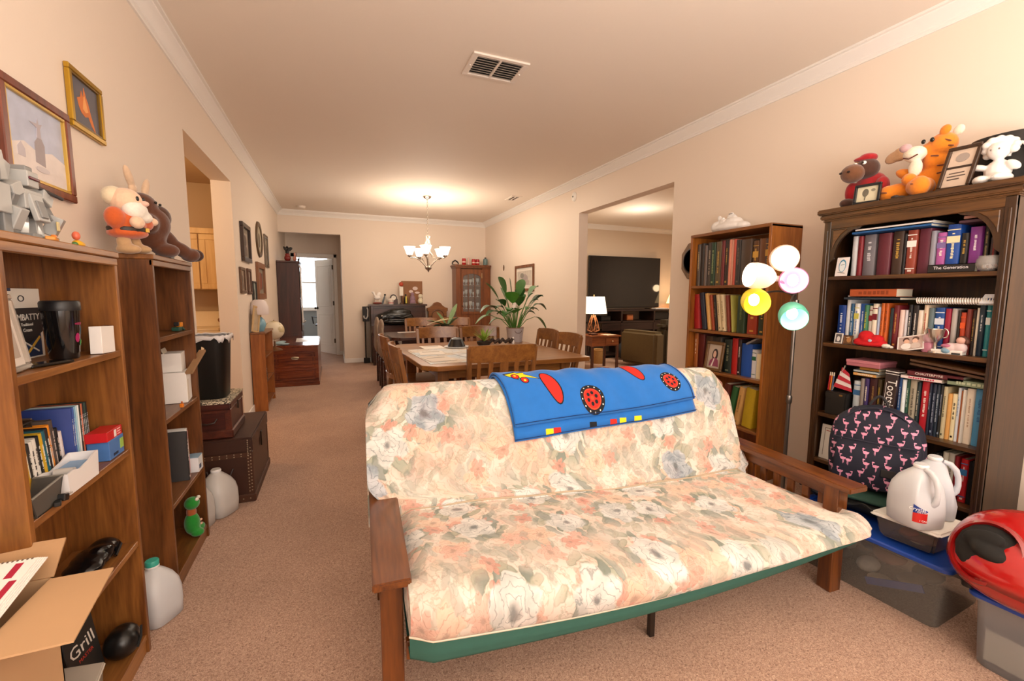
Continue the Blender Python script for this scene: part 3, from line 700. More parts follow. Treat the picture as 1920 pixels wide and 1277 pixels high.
# mattress profile (y, z) from front lower edge, over the seat, up the back and down behind it
PRO = [(-.055,.375,0),(-.085,.395,.02),(-.10,.43,.055),(-.085,.468,.09),(-.03,.487,.13),(.08,.487,.22),(.22,.474,.36),(.36,.462,.50),(.46,.452,.61),(.485,.449,.64),
       (.492,.462,.655),(.515,.53,.74),(.55,.64,.85),(.59,.75,.97),(.63,.845,1.07),(.665,.89,1.13),(.715,.905,1.18),(.765,.885,1.23),(.79,.83,1.30),(.765,.70,1.42),(.72,.56,1.56),(.67,.44,1.68),(.60,.36,1.78)]
def lerp(a, b, t): return a + (b - a) * t
def prof(s):
    x = s * (len(PRO) - 1); i = min(int(x), len(PRO) - 2); t = x - i
    p0 = PRO[max(i-1, 0)]; p1 = PRO[i]; p2 = PRO[i+1]; p3 = PRO[min(i+2, len(PRO)-1)]
    out = []
    for k in range(3):
        a, b_, c, d_ = p0[k], p1[k], p2[k], p3[k]
        out.append(.5 * ((2*b_) + (-a + c)*t + (2*a - 5*b_ + 4*c - d_)*t*t + (-a + 3*b_ - 3*c + d_)*t*t*t))
    return out
def smooth(a, b_, x):
    t = max(0, min(1, (x - a) / (b_ - a))); return t * t * (3 - 2 * t)
SEAM = 10 / 22
def matt(s, u):
    y, z, l = prof(s)
    isback = smooth(SEAM - .01, SEAM + .06, s)
    xl = lerp(.085, -.005, isback); xr = lerp(WID - .035, WID - .10, isback)
    if isback < .5:
        xr = lerp(WID - .105, WID - .045, smooth(.10, -.04, y))      # bulges past the right arm in front
        xl = .095
    # rounded sides
    e = min(u, 1 - u); rr = .05
    x = lerp(xl, xr, u)
    edge = 1 - smooth(0, .035, e)
    cz = .41 if isback < .5 else z
    if s < SEAM:
        zf = .335 + (z - .375) * 1.0 + (-.05 * math.sin(PI * u) + .03 * u); kf = 1 - smooth(.0, .13, s)
        sag = .098 * smooth(0, 1, u) * (1 - .4 * smooth(.0, .5, y)) + .02 * math.sin(PI * u)
        z = z - sag
        z -= edge * .035 * smooth(-.05, .05, y) ; y += edge * .03 * (1 - smooth(-.05, .1, y))
        z += .006 * math.sin(u * 19 + y * 7) * math.sin(u * 7 + 1)
        y += .022 * math.sin(PI * u) * (1 - smooth(-.05, .2, y)) * -1
        z = lerp(z, zf, kf)
    else:
        k = smooth(SEAM, SEAM + .3, s)
        z -= edge * .035 * smooth(.8, .9, z); y += edge * .035 * (1 if s < .72 else -1) * k
        z -= .098 * u * (1 - k) + (.02 * math.sin(PI * u)) * (1 - k)
        z -= .012 * u * k
        y += .008 * math.sin(u * 15 + z * 9)
        rnd = smooth(.80, .91, z)
        x = lerp(x, (xl + xr) / 2, rnd * .02)
        # corners of the back are rounded
        if e < .06: z -= .05 * (1 - e / .06) ** 2 * smooth(.7, .88, z)
    return x, y, z, l
mm = MB(); NU, NV = 132, 90
mm.grid(lambda s, u: matt(s, u)[:3], NU, NV, lambda s, u: (u * 1.9, prof(s)[2]))
# side caps
mo = mm.build('mattress', M_FLORAL, fut, angle=3.2)
me_ = mo.data
def cap_side(name, u, mat):
    m = MB(); pts = [Vector(matt(i / 66, u)[:3]) for i in range(67)]
    seat = pts[:31]; back = pts[30:]
    for ring_ in (seat, back):
        c = Vector((0, 0, 0))
        for p in ring_: c += p
        c /= len(ring_); c.x += (-.012 if u == 0 else .012)
        n = len(m.v); m.v += [tuple(c)] + [tuple(p) for p in ring_]
        m.uv = m.uv or {}
        for i in range(len(ring_) + 1): m.uv[n + i] = (m.v[n + i][1] + u * 2, m.v[n + i][2])
        for i in range(len(ring_)): m.f.append((n, n + 1 + i, n + 1 + (i + 1) % len(ring_)))
    m.build(name, mat, fut)
cap_side('mattress_side', 0, M_FLORAL); cap_side('mattress_side', 1, M_FLORAL)
# piping and green underside band
MB().tube([matt(0, i / 60)[:3] for i in range(61)], .005, 6).build('piping', plain('#efe2cc', .7), fut)
MB().tube([Vector(matt(SEAM - .005, i / 60)[:3]) + Vector((0, 0, -.002)) for i in range(61)], .004, 6).build('seam_piping', plain('#b9a890', .8), fut)
def under(s, u):
    x, y, z, l = matt(0, u)
    P_ = [(0, 0), (-.002, -.04), (.004, -.072), (.1, -.078), (.5, -.05), (.56, 0.0)]
    k = s * 5; i = min(int(k), 4); t = k - i
    dy = lerp(P_[i][0], P_[i+1][0], t); dz = lerp(P_[i][1], P_[i+1][1], t)
    flat_ = smooth(.06, .3, dy)
    return x, y + dy, lerp(z + dz * (1 - .30 * math.sin(PI * u)), .295, flat_)
MB().grid(under, 20, 60).build('mattress_underside', M_GREEN, fut, angle=3.2)
zz = MB(); p0 = matt(0, .0)
zp = Vector((p0[0] + .04, p0[1] - .012, p0[2] - .01)); zz.box(tuple(zp + Vector((-.005, -.004, -.03))), tuple(zp + Vector((.005, .002, 0)))).box(tuple(zp + Vector((-.008, -.003, -.004))), tuple(zp + Vector((.008, .003, .006))))
zz.build('zip_pull', plain('#c8c4bc', .3, .9), fut, bevel=.001)

# ------------------------------------------------------------ fleece blanket over the back
BL = thing('fleece_blanket', 'blue fleece blanket with red wheels folded over the sofa back', 'blanket', tuple(FO), R(-3.4))
BU0, BU1 = .315, .835
def bl(s, u, off=.010, lower=0.0):
    # s 0: front hem, 1: rear hem ; slants down towards the left
    sh = lerp(.585, .612, u) - lower
    ss = lerp(sh + .0, .90, s)
    uu = lerp(lerp(BU0 + .012, BU0 - .018, smooth(0, .5, s)), lerp(BU1 + .025, BU1 - .01, smooth(0, .5, s)), u)
    x, y, z, l = matt(ss, uu)
    x2, y2, z2, _ = matt(min(ss + .01, 1), uu)
    t = Vector((0, y2 - y, z2 - z)).normalized(); n = Vector((0, -t.z, t.y))
    o = off + .004 + .004 * math.sin(u * 23 + s * 3) * math.sin(u * 9 + 2 * s) + .003 * math.sin(u * 41 + s * 7)
    if off > .015 and s < .1: o += .006 * max(0, math.sin(u * 17 + 1)) * (1 - s / .1)
    p = Vector((x, y, z)) + n * o
    return p
M_FLEECE = plain('#1f6fc4', .95, var=.10, scale=25, bump=.3, sheen=.2); M_FLD = plain('#0e2f63', .95)
mb = MB().grid(lambda s, u: bl(s, u, .004, .022), 24, 60); mb.build('under_layer', M_FLEECE, BL, angle=3.2, thick=.007)
mb = MB().grid(lambda s, u: bl(s, u, .018, 0), 40, 90); mb.build('top_layer', M_FLEECE, BL, angle=3.2, thick=.008)
MB().tube([bl(.012, .0 + i / 60, .026) for i in range(61)], .0018, 5).build('hem_stitching', M_FLD, BL)
MB().tube([bl(s_ / 30 * .9, .985, .026) for s_ in range(31)], .0016, 5).build('hem_stitching', M_FLD, BL)
MB().tube([bl(.008, i / 60, .012, .022) for i in range(61)], .0018, 5).build('hem_stitching', M_FLD, BL)
def patch(name, poly, s0, u0, sc, mat, off, rot=0, lower=0.0, lay=.018, n=5):
    """flat print lying on the blanket; poly in metres around (s0, u0)"""
    W_ = .86; H_ = .50
    bm = bmesh.new()
    vs = [bm.verts.new((x * math.cos(rot) - y * math.sin(rot), x * math.sin(rot) + y * math.cos(rot), 0)) for x, y in poly]
    f = bm.faces.new(vs); bmesh.ops.triangulate(bm, faces=[f])
    for _ in range(2): bmesh.ops.subdivide_edges(bm, edges=[e for e in bm.edges if e.calc_length() > .02], cuts=1)
    bmesh.ops.triangulate(bm, faces=bm.faces[:])
    for v in bm.verts:
        p = bl(max(0, s0 + v.co.y * sc / H_), u0 + v.co.x * sc / W_, lay, lower)
        q = bl(max(0, s0 + v.co.y * sc / H_) + .01, u0 + v.co.x * sc / W_, lay, lower) - p
        nn = Vector((0, -q.z, q.y)).normalized(); v.co = p + nn * (.0046 + off)
    me = bpy.data.meshes.new(name); bm.to_mesh(me); bm.free(); me.materials.append(mat)
    o = bpy.data.objects.new(name, me); COL.objects.link(o); o.parent = BL
    return o
def disc(r, n=22, cx=0, cy=0): return [(cx + r * math.cos(2*PI*i/n), cy + r * math.sin(2*PI*i/n)) for i in range(n)]
M_K = plain('#14161c', .9); M_R = plain('#c8281e', .9); M_R2 = plain('#e04a2c', .9); M_Y = plain('#f0d81e', .9); M_W = plain('#e8e8e4', .9)
def wheel(s0, u0, sc):
    patch('wheel_print', disc(.047), s0, u0, sc, M_K, .0000)
    patch('wheel_print', disc(.033), s0, u0, sc, M_R2, .0004)
    patch('wheel_print', disc(.029), s0, u0, sc, M_R, .0007)
    for k in range(6):
        a = k * PI / 3 + .3; patch('wheel_print', disc(.0062, 8, .017 * math.cos(a), .017 * math.sin(a)), s0, u0, sc, M_K, .0010)
    patch('wheel_print', disc(.007, 10), s0, u0, sc, M_R2, .0010)
    for k in range(12):
        a = k * PI / 6; patch('wheel_print', disc(.0026, 6, .0405 * math.cos(a), .0405 * math.sin(a)), s0, u0, sc, M_W, .0004)
wheel(.10, .41, 1.08); wheel(.16, .885, 1.0)
bolt = [(-.055,.018),(-.01,.032),(-.006,.022),(.022,.028),(.016,.014),(.06,-.012),(.012,-.002),(.010,-.012),(-.012,-.004),(-.014,-.012),(-.048,.008)]
for s0, u0, sc in ((.34, .11, 1.15), (.46, .60, .9)):
    patch('bolt_print', [(x * 1.12, y * 1.25) for x, y in bolt], s0, u0, sc, M_K, .0)
    patch('bolt_print', bolt, s0, u0, sc, M_Y, .0004)
    for g, (gx, gy) in enumerate(((-.022, .004), (.004, -.018))):
        ro = disc(.0155, 14, gx, gy); patch('number_print', ro, s0, u0, sc, M_K, .0008)
        patch('number_print', disc(.0125, 14, gx, gy), s0, u0, sc, M_R, .0012)
        patch('number_print', disc(.005, 8, gx, gy + (.003 if g == 0 else -.002)), s0, u0, sc, M_Y, .0016)
for s0, u0, sc in ((.23, .235, 1.0), (.34, .72, .95)):    # plain red patches with dark edge
    patch('red_patch_print', [(x * .62, y * 1.45) for x, y in disc(.052)], s0, u0, sc, M_K, .0, .15)
    patch('red_patch_print', [(x * .52, y * 1.36) for x, y in disc(.052)], s0, u0, sc, M_R, .0004, .15)
for u0, m_ in ((.17, M_Y), (.21, M_R), (.40, M_K), (.505, M_R), (.56, M_Y), (.64, M_Y)):
    patch('hem_print', [(-.022, -.008), (.02, -.006), (.022, .008), (-.018, .01)], .020, u0, .8, m_, .0, 0, .022, .004)
# ------------------------------------------------------------ helpers for soft and small things
def photo_frame(label, loc, rot, w, h, fc, pic, fw=.012, d=.012, mount=None, cat='picture frame', name='framed_picture', marks=None, group=None, easel=False, inner=None):
    """frame facing local -y, standing on its lower edge"""
    t = thing(name, label, cat, loc, rot=rot, group=group)
    m = MB()
    for a, b in (((-w/2, 0), (w/2, fw)), ((-w/2, h - fw), (w/2, h)), ((-w/2, fw), (-w/2 + fw, h - fw)), ((w/2 - fw, fw), (w/2, h - fw))): m.box((a[0], -d, a[1]), (b[0], 0, b[1]))
    m.build('frame', fc if not isinstance(fc, str) else plain(fc, .35, var=.1), t, bevel=min(.003, fw * .2))
    if inner:
        m = MB(); f2 = fw + fw * .35
        for a, b in (((-w/2 + fw, fw), (w/2 - fw, f2)), ((-w/2 + fw, h - f2), (w/2 - fw, h - fw)), ((-w/2 + fw, f2), (-w/2 + f2, h - f2)), ((w/2 - f2, f2), (w/2 - fw, h - f2))): m.box((a[0], -d * .8, a[1]), (b[0], -.001, b[1]))
        m.build('inner_rim', plain(inner, .3, .4), t, bevel=.001)
    g = fw
    if mount:
        MB().box((-w/2 + fw, -.004, fw), (w/2 - fw, -.001, h - fw)).build('mount_board', plain(mount, .8, var=.02), t); g = fw + min(w, h) * .12
    MB().box((-w/2 + g, -.0055, g), (w/2 - g, -.0035, h - g)).build('picture', pic if not isinstance(pic, str) else plain(pic, .5, var=.3, scale=14), t)
    for k, (col, poly) in enumerate(marks or []):
        MB().prism([(u * w, v * h) for u, v in poly], 'y', -.0066 - .0004 * k, -.005).build('picture_motif', plain(col, .6, var=.15, scale=20), t, flat=True)
    if easel: MB().bar((0, .001, h * .75), (0, h * .35, .002), .02, .003, (0, 1, 0)).build('easel_back', plain('#2a2420', .7), t)
    return t
def oval(cx, cy, rx, ry, n=16): return [(cx + rx * math.cos(2*PI*i/n), cy + ry * math.sin(2*PI*i/n)) for i in range(n)]

def soft(name, ells, mat, parent, vox=.006, it=3):
    m = MB()
    for e in ells: m.ell(*e) if len(e) < 4 else m.ell(e[0], e[1], e[2], n=e[3])
    return m.build(name, mat, parent, remesh=vox, smooth_it=it, angle=3.2)
def fuzzy(h): return plain(h, .95, var=.12, scale=120, bump=.5, sheen=.4)

TZ = 1.765
# ------------------------------------------------------------ things on top of the carved bookcase (all face -x)
t = thing('plush_toy', 'dark brown plush moose with red cap and red shirt atop the carved bookcase', 'plush toy', (2.76, 1.55, TZ), R(-90))
M_DB = fuzzy('#4a2a1c'); M_RED = fuzzy('#a8141c')
soft('body', [((0, .03, .10), (.065, .06, .10)), ((0, -.02, .215), (.055, .06, .055)), ((-.05, -.07, .03), (.03, .07, .03)), ((.05, -.07, .03), (.03, .07, .03))], M_DB, t)
soft('muzzle', [((-.035, -.085, .19), (.056, .060, .05), (0, 0, .3))], fuzzy('#6e4428'), t)
soft('shirt', [((0, .03, .12), (.078, .070, .082)), ((-.075, -.01, .10), (.03, .04, .06)), ((.075, -.01, .11), (.03, .04, .05))], M_RED, t)
soft('cap', [((.0, -.02, .272), (.042, .045, .025)), ((-.02, -.04, .268), (.04, .03, .012))], M_RED, t, .004)
for sx in (-1, 1):
    soft('antler', [((sx * .075 + .02, .03, .255), (.045, .012, .03), (0, sx * -.4, 0)), ((sx * .095 + .02, .03, .275), (.022, .012, .022)), ((sx * .10 + .02, .03, .24), (.025, .012, .014))], fuzzy('#c9a07a'), t, .005)
    MB().ell((sx * .022 - .01, -.072, .238), .010).build('eye', plain('#f2f0ea', .3), t); MB().ell((sx * .022 - .012, -.081, .238), .0052).build('pupil', plain('#0c0c0c', .2), t)
    MB().ell((sx * .02 - .04, -.146, .19), (.008, .004, .006)).build('nostril', plain('#24120a', .8), t)
# generic orange plush
t = thing('plush_toy', 'orange striped plush toy sitting on top of the carved bookcase', 'plush toy', (2.75, 1.315, TZ), R(-90))
M_OR = fuzzy('#e8861c'); M_CR = fuzzy('#f2e4cc'); M_STR = fuzzy('#7a3c10')
soft('body', [((0.03, .04, .09), (.065, .055, .095)), ((.045, .03, .19), (.052, .05, .06)), ((.07, .02, .255), (.058, .055, .055)), ((.03, .02, .24), (.05, .05, .04)),
              ((-.06, -.035, .055), (.07, .038, .04), (0, .1, .5)), ((-.10, -.06, .045), (.042, .04, .045)), ((.035, -.06, .055), (.055, .06, .045)), ((.05, -.10, .05), (.042, .034, .05)),
              ((-.035, -.01, .13), (.07, .028, .028), (0, .5, .2)), ((-.015, -.055, .10), (.03, .04, .032))], M_OR, t)
soft('muzzle', [((-.012, -.035, .225), (.048, .045, .038)), ((.0, -.045, .155), (.03, .02, .045))], M_CR, t)
for sx in (-1, 1): soft('ear', [((.10 + sx * .012, .02 + sx * .03, .312), (.022, .014, .026), (0, .5, 0))], M_OR if sx < 0 else M_CR, t, .004)
MB().ell((-.04, -.062, .258), (.026, .022, .020)).build('nose', fuzzy('#c8a0a0'), t)
for sx in (-1, 1): MB().ell((.035 + sx * .017, -.036, .275), (.009, .006, .011)).build('eye', plain('#141210', .2), t)
MB().tube([(-.04, -.074, .208), (-.012, -.082, .196), (.018, -.072, .212)], .003, 5).build('mouth', plain('#5a2018', .8), t)
st = [((.105, -.02, .26), (.0, .5, 0)), ((.11, -.01, .235), (0, .3, 0)), ((.06, -.018, .20), (0, .2, 0)), ((.085, -.012, .15), (0, .1, 0)), ((.088, -.014, .115), (0, -.1, 0)), ((.04, -.125, .06), (0, .3, 0)), ((-.10, -.10, .05), (0, .2, 0))]
for c, r_ in st: MB().cb(c, (.030, .012, .006), r_).build('stripe', M_STR, t, bevel=.002)
photo_frame('small black frame with a pale drawing beside the moose plush', (2.615, 1.47, TZ), (R(-10), 0, R(-80)), .115, .105, '#15181c', '#cfc6a8', .012, .018, marks=[('#6a6454', oval(-.08, .58, .12, .2)), ('#8a8470', oval(.2, .68, .08, .07)), ('#6a6454', [(-.1, .2), (-.07, .2), (-.04, .45), (-.09, .45)])])
t = thing('toy_shoe', 'small dark slipper-like object lying between the orange plush feet', 'toy', (2.612, 1.335, TZ), R(-90))
soft('shoe', [((0, .01, .008), (.032, .014, .008)), ((-.012, .01, .014), (.018, .013, .008))], plain('#3a3230', .7), t, .003)
MB().box((-.028, 0, 0), (.03, .02, .003)).build('sole', plain('#1a1614', .6), t)
photo_frame('tall brown double frame leaning beside the white figurine', (2.64, 1.135, TZ), (R(-14), R(3), R(-97)), .125, .205, W_BIG, '#d8c2ae', .016, .014,
            marks=[('#3a2a1e', [(-.42, .50), (.42, .50), (.42, .55), (-.42, .55)]), ('#a89a90', oval(.0, .74, .2, .1)), ('#5a4a44', [(-.25, .38), (.2, .39), (.2, .41), (-.25, .40)]), ('#5a4a44', [(-.28, .31), (.25, .32), (.25, .34), (-.28, .33)]), ('#5a4a44', [(-.25, .24), (.1, .25), (.1, .27), (-.25, .26)])])
t = thing('figurine', 'white ceramic child figurine sitting at the right end of the carved bookcase', 'figurine', (2.68, 1.01, TZ), R(-90))
M_CER = plain('#f0e9e2', .3, var=.02, coat=.4)
soft('figure', [((0, .01, .06), (.045, .038, .05)), ((0, 0, .145), (.038, .036, .038)), ((-.03, -.045, .022), (.028, .045, .02), (0, 0, .3)), ((.035, -.045, .022), (.028, .045, .02), (0, 0, -.3)), ((-.055, -.01, .085), (.035, .016, .014), (0, .3, 0)), ((.05, -.005, .075), (.03, .018, .018), (0, .7, 0))], M_CER, t, .004, 2)
curls = [((.045 * math.cos(a), .012 + .02 * math.sin(a * 2), .15 + .045 * math.sin(a)), .017) for a in [i * PI / 7 - .15 for i in range(9)]] + [((.0, .03, .16), .042)]
soft('curly_hair', curls, M_CER, t, .004, 1)
for sx in (-1, 1): MB().ell((sx * .013, -.034, .147), (.003, .002, .004)).build('eye', plain('#8a7a70', .4), t)
MB().tube([(.05 + .028 * math.cos(a), .03, .12 + .05 * math.sin(a)) for a in [i * PI / 12 for i in range(13)]], .006, 6).build('wing_edge', M_CER, t)
t = thing('hat', 'black round hat box standing behind the white figurine', 'hat box', (2.80, 1.02, TZ), R(-90))
t.name = 'hat_box'
MB().lathe([(.125, 0), (.13, .02), (.128, .20), (.12, .215), (0, .218)], 28, sy=.7).build('shell', plain('#171412', .6), t)
MB().lathe([(.134, .165), (.136, .20), (.128, .225), (0, .228)], 28, sy=.7).build('lid', plain('#1f1b18', .55), t)
t = thing('jar', 'pale glass jar at the far right end atop the carved bookcase', 'jar', (2.70, .905, TZ))
MB().lathe([(.022, 0), (.026, .01), (.026, .12), (.018, .15), (.018, .17)], 16).build('glass_body', milky('#c8ccb8', .5), t)
MB().lathe([(.021, .165), (.021, .185), (0, .186)], 16).build('lid', plain('#8a8a80', .4, .5), t)

# ------------------------------------------------------------ items in the carved bookcase
def card(label, loc, rot, w, h, col, marks=(), name='card', cat='card', th=.004):
    t = thing(name, label, cat, loc, rot=rot)
    MB().box((-w/2, -th, 0), (w/2, 0, h)).build('board', plain(col, .7, var=.02), t)
    for k, (c, poly) in enumerate(marks): MB().prism([(u * w, v * h) for u, v in poly], 'y', -th - .0008 - .0003 * k, -th + .0002).build('print', plain(c, .6), t, flat=True)
    return t
card('white card with a blue line portrait, left end of the top carved shelf', (2.618, 1.568, 1.394), (R(-9), 0, RX), .062, .104, '#e6dfdc', [('#4a8aa8', oval(.02, .55, .3, .34)), ('#dfe8ea', oval(.02, .52, .24, .28)), ('#26424c', [(-.12, .58), (.2, .60), (.2, .62), (-.12, .60)]), ('#26424c', [(-.3, .2), (.3, .14), (.3, .16), (-.3, .22)])])
t = thing('glass_bowl', 'small glass bowl of sea shells at the right of the top shelf', 'bowl', (2.632, .982, 1.394))
MB().lathe([(.022, 0), (.033, .008), (.042, .03), (.040, .05), (.032, .062), (.034, .066), (.031, .066), (.029, .061), (.037, .048), (.039, .03), (.03, .01), (.0, .006)], 24).build('bowl', milky('#b8b4b0', .35), t)
rnd = random.Random(3); m = MB()
for i in range(14):
    a = rnd.uniform(0, 2*PI); r = rnd.uniform(0, .022)
    MB().ell((r * math.cos(a), r * math.sin(a), .014 + rnd.uniform(0, .012)), (.009, .006, .006), (a, a * 2, 0), 8, 5).build('shell', plain(rnd.choice(['#e8e2da', '#e0b8a8', '#d89a88', '#f0ece6']), .5), t)
t = thing('ball', 'small pale stone ball beside the bowl of shells', 'ornament', (2.635, .924, 1.394))
MB().ell((0, 0, .014), .014).build('stone', plain('#c8bca8', .6, var=.2, scale=90), t)
MB().lathe([(.008, 0), (.006, .003), (0, .003)], 10).build('foot', plain('#8a7a60', .6), t)

photo_frame('tiny white frame with a small grey photo, second carved shelf', (2.625, 1.557, 1.019), (R(-8), 0, RX), .042, .058, '#dcd4cc', '#5a5658', .006, .006, marks=[('#d8d4d0', oval(0, .45, .2, .25))])
photo_frame('small brown frame with a round picture left of the red cap', (2.625, 1.508, 1.019), (R(-8), 0, RX), .05, .05, '#5a3a20', '#6a4428', .006, .006, marks=[('#b07a48', oval(.1, .5, .22, .3)), ('#d8c8a8', [(-.2, .7), (.1, .78), (.1, .84), (-.2, .76)])])
t = thing('cap', 'crumpled bright red knit cap lying on the second carved shelf', 'hat', (2.64, 1.415, 1.019), R(-90)); t.name = 'knit_cap'
M_CAP = plain('#c4141c', .95, var=.2, scale=60, bump=.6)
soft('crown', [((0, .015, .025), (.06, .04, .03)), ((-.02, .01, .05), (.036, .03, .032)), ((.03, .012, .038), (.032, .03, .025)), ((.055, .005, .018), (.026, .03, .018)), ((-.045, .005, .02), (.03, .028, .02))], M_CAP, t, .004, 2)
soft('brim', [((.005, -.018, .012), (.072, .022, .012)), ((.05, -.012, .014), (.03, .02, .014))], M_CAP, t, .004, 2)
MB().ell((.018, -.026, .032), (.009, .003, .008)).build('badge', plain('#b8c4d8', .4), t)
t = thing('stone', 'small white faceted stone between the red cap and photo frame', 'stone', (2.625, 1.328, 1.019))
m = MB().ell((0, 0, .010), (.018, .022, .012), n=7, m=4); m.build('stone_body', plain('#d8d2c6', .6, var=.15, scale=80), t, flat=True)
MB().ell((.006, -.02, .006), (.010, .010, .007), n=6, m=3).build('chip', plain('#e4ded2', .6), t, flat=True)
photo_frame('white photo frame of two children leaning back on the second carved shelf', (2.622, 1.222, 1.019), (R(-24), R(-14), RX), .11, .078, '#eee6e2', '#b8a098', .006, .006,
            marks=[('#4a2e24', oval(-.16, .72, .12, .16)), ('#e0b49c', oval(-.14, .6, .1, .16)), ('#5a4038', oval(.2, .74, .12, .14)), ('#e4bca8', oval(.18, .6, .1, .16)), ('#e8e0dc', oval(-.15, .28, .2, .2)), ('#c8b8b0', oval(.2, .28, .18, .2))])
t = thing('trophy', 'small silver loving cup with two handles before the blue book', 'trophy', (2.632, 1.135, 1.019))
M_SIL = plain('#c8c4bc', .22, .9, var=.02)
MB().lathe([(.024, 0), (.024, .008), (.010, .014), (.007, .045), (.012, .055), (.026, .075), (.030, .105), (.032, .112), (.029, .112), (.026, .10), (.02, .078), (0, .07)], 20).build('cup', M_SIL, t)
for s in (-1, 1): MB().tube([(0, s * (.028 + .016 * math.sin(a)), .072 + .022 * (1 - math.cos(a))) for a in [i * PI / 9 for i in range(10)]], .0025, 6).build('handle', M_SIL, t)
t = thing('snow_globe', 'little pink snow globe behind the children photo frame', 'snow globe', (2.645, 1.163, 1.019))
MB().ell((0, 0, .065), .027).build('globe', milky('#d8a8b4', .6), t); MB().lathe([(.026, 0), (.028, .012), (.022, .04), (.018, .046), (0, .046)], 18).build('base', plain('#a8687c', .4), t)
MB().ell((0, 0, .06), (.010, .010, .014)).build('snow_figure', plain('#e8dce0', .5), t)
t = thing('figurine', 'round pink and blue striped figurine with brown hair, second carved shelf', 'figurine', (2.63, 1.075, 1.019), R(-90))
soft('body', [((0, 0, .027), (.03, .022, .027)), ((.03, 0, .032), (.026, .02, .028))], plain('#d8c4c4', .4), t, .004)
soft('blue_skirt', [((-.012, -.008, .016), (.022, .018, .016))], plain('#7aa0b8', .4), t, .003)
soft('pink_band', [((-.012, -.006, .038), (.024, .019, .010))], plain('#b86a88', .4), t, .003)
soft('head', [((.034, -.004, .066), (.018, .017, .017))], plain('#d8a898', .4), t, .003)
soft('hair', [((.036, .004, .073), (.020, .017, .015)), ((.052, .0, .062), (.01, .012, .014))], plain('#5a3428', .6), t, .003)
t = thing('gift_box', 'long low white box on the second carved shelf edge', 'box', (2.612, 1.085, 1.019), R(-90)); t.name = 'white_box'
MB().box((-.055, 0, 0), (.055, .04, .016)).build('box_base', plain('#e2dcd6', .6, var=.02), t, bevel=.0015); MB().box((-.056, -.001, .012), (.056, .041, .019)).build('lid', plain('#ece6e0', .6, var=.02), t, bevel=.0015)
MB().box((.02, -.0018, .002), (.05, -.0005, .009)).build('label_print', plain('#2a2624', .6), t)
t = thing('spiral_notebook', 'white spiral notebook lying on top of the second-shelf books', 'notebook', (2.63, 1.075, 1.255), R(-90))
MB().box((-.15, .012, 0), (.15, .16, .012)).build('pages', plain('#e0dad0', .7, var=.04), t); MB().box((-.151, .012, .012), (.151, .161, .0145)).build('cover', plain('#c8b8a4', .6), t)
sp = MB()
pts = []
for i in range(34 * 10): a = i / 10 * 2 * PI; pts.append((-.15 + .3 * i / 340, .008 + .011 * math.cos(a), .009 + .014 * math.sin(a)))
sp.tube(pts, .0022, 5).build('spiral_binding', plain('#e8e0d8', .3, .2), t)
card('white notepad with a printed logo lying at the right of the spiral notebook', (2.622, .955, 1.252), (R(-50), 0, RX), .08, .06, '#e0e4ec', [('#3a5a90', [(-.3, .3), (-.2, .3), (-.2, .55), (-.3, .55)]), ('#3a5a90', [(-.15, .3), (.0, .3), (.0, .55), (-.15, .55)]), ('#3a5a90', [(.05, .3), (.2, .3), (.2, .5), (.05, .5)])], 'notepad', 'notepad', .006)
t = thing('document_box', 'flat white box with green and yellow stickers above the teal book', 'box', (2.64, .967, 1.2468), R(-90))
MB().box((-.045, 0, 0), (.035, .13, .0)).box((-.04, 0, 0), (.036, .13, .0045)).build('box_body', plain('#c8c8c4', .6), t)
MB().lathe([(.007, 0), (.007, .001), (0, .001)], 10, c=(-.012, .006, .0045)).build('green_sticker', plain('#4aa898', .5), t); MB().lathe([(.009, 0), (.009, .001), (0, .001)], 10, c=(.02, .009, .0045)).build('yellow_sticker', plain('#d8b83a', .5), t)

# third shelf of the carved bookcase
t = thing('tin_box', 'tall dark brown tin box with white vertical lettering, third carved shelf', 'tin', (2.64, 1.312, .61), rot=(0, R(3), RX))
MB().box((-.028, 0, 0), (.028, .055, .305)).build('tin_body', plain('#2c1a18', .35, coat=.3), t, bevel=.003)
MB().box((-.0285, -.0006, .288), (.0285, .056, .292)).build('white_band', plain('#e8e4e0', .4), t); MB().box((-.0285, -.0006, .276), (.0285, .056, .279)).build('white_band', plain('#e8e4e0', .4), t)
text('title_lettering', 'Tootsie R', .055, plain('#f0ece8', .4), t, (.006, -.0006, .145), (R(90), R(90), 0), sx=.95)
MB().box((-.018, -.0009, .08), (-.0165, .0, .23)).build('white_line', plain('#e8e4e0', .4), t)
t = thing('storage_box', 'black leatherette box at the left of the third carved shelf', 'box', (2.618, 1.545, .611), R(-84))
MB().box((-.052, 0, 0), (.052, .15, .125)).build('box_body', plain('#12110f', .5, var=.2, scale=60), t, bevel=.005, seg=2); MB().box((-.054, -.002, .095), (.054, .152, .13)).build('lid', plain('#191715', .45), t, bevel=.005, seg=2)
MB().box((.02, -.006, .112), (.036, 0, .122)).build('clasp', plain('#a8824a', .3, .8), t, bevel=.001)
t = thing('flag', 'small red and white striped toy flag leaning above the black box', 'flag', (2.66, 1.56, .745), R(-90))
MB().tube([(-.03, 0, -.0), (.03, .0, .15)], .004, 8).build('pole', plain('#b8b0a4', .35, .5), t)
for k in range(5):
    c = '#b82838' if k % 2 == 0 else '#e0d0cc'
    MB().add([(.0 + k * .008 - .02, -.004, .02 + k * .024), (.07 - k * .004, .006, .005 + k * .02), (.066 - k * .004, .006, .025 + k * .02), (.0 + k * .008 - .016, -.004, .044 + k * .024)], [(0, 1, 2, 3)]).build('flag_stripe', plain(c, .8), t, thick=.0015)
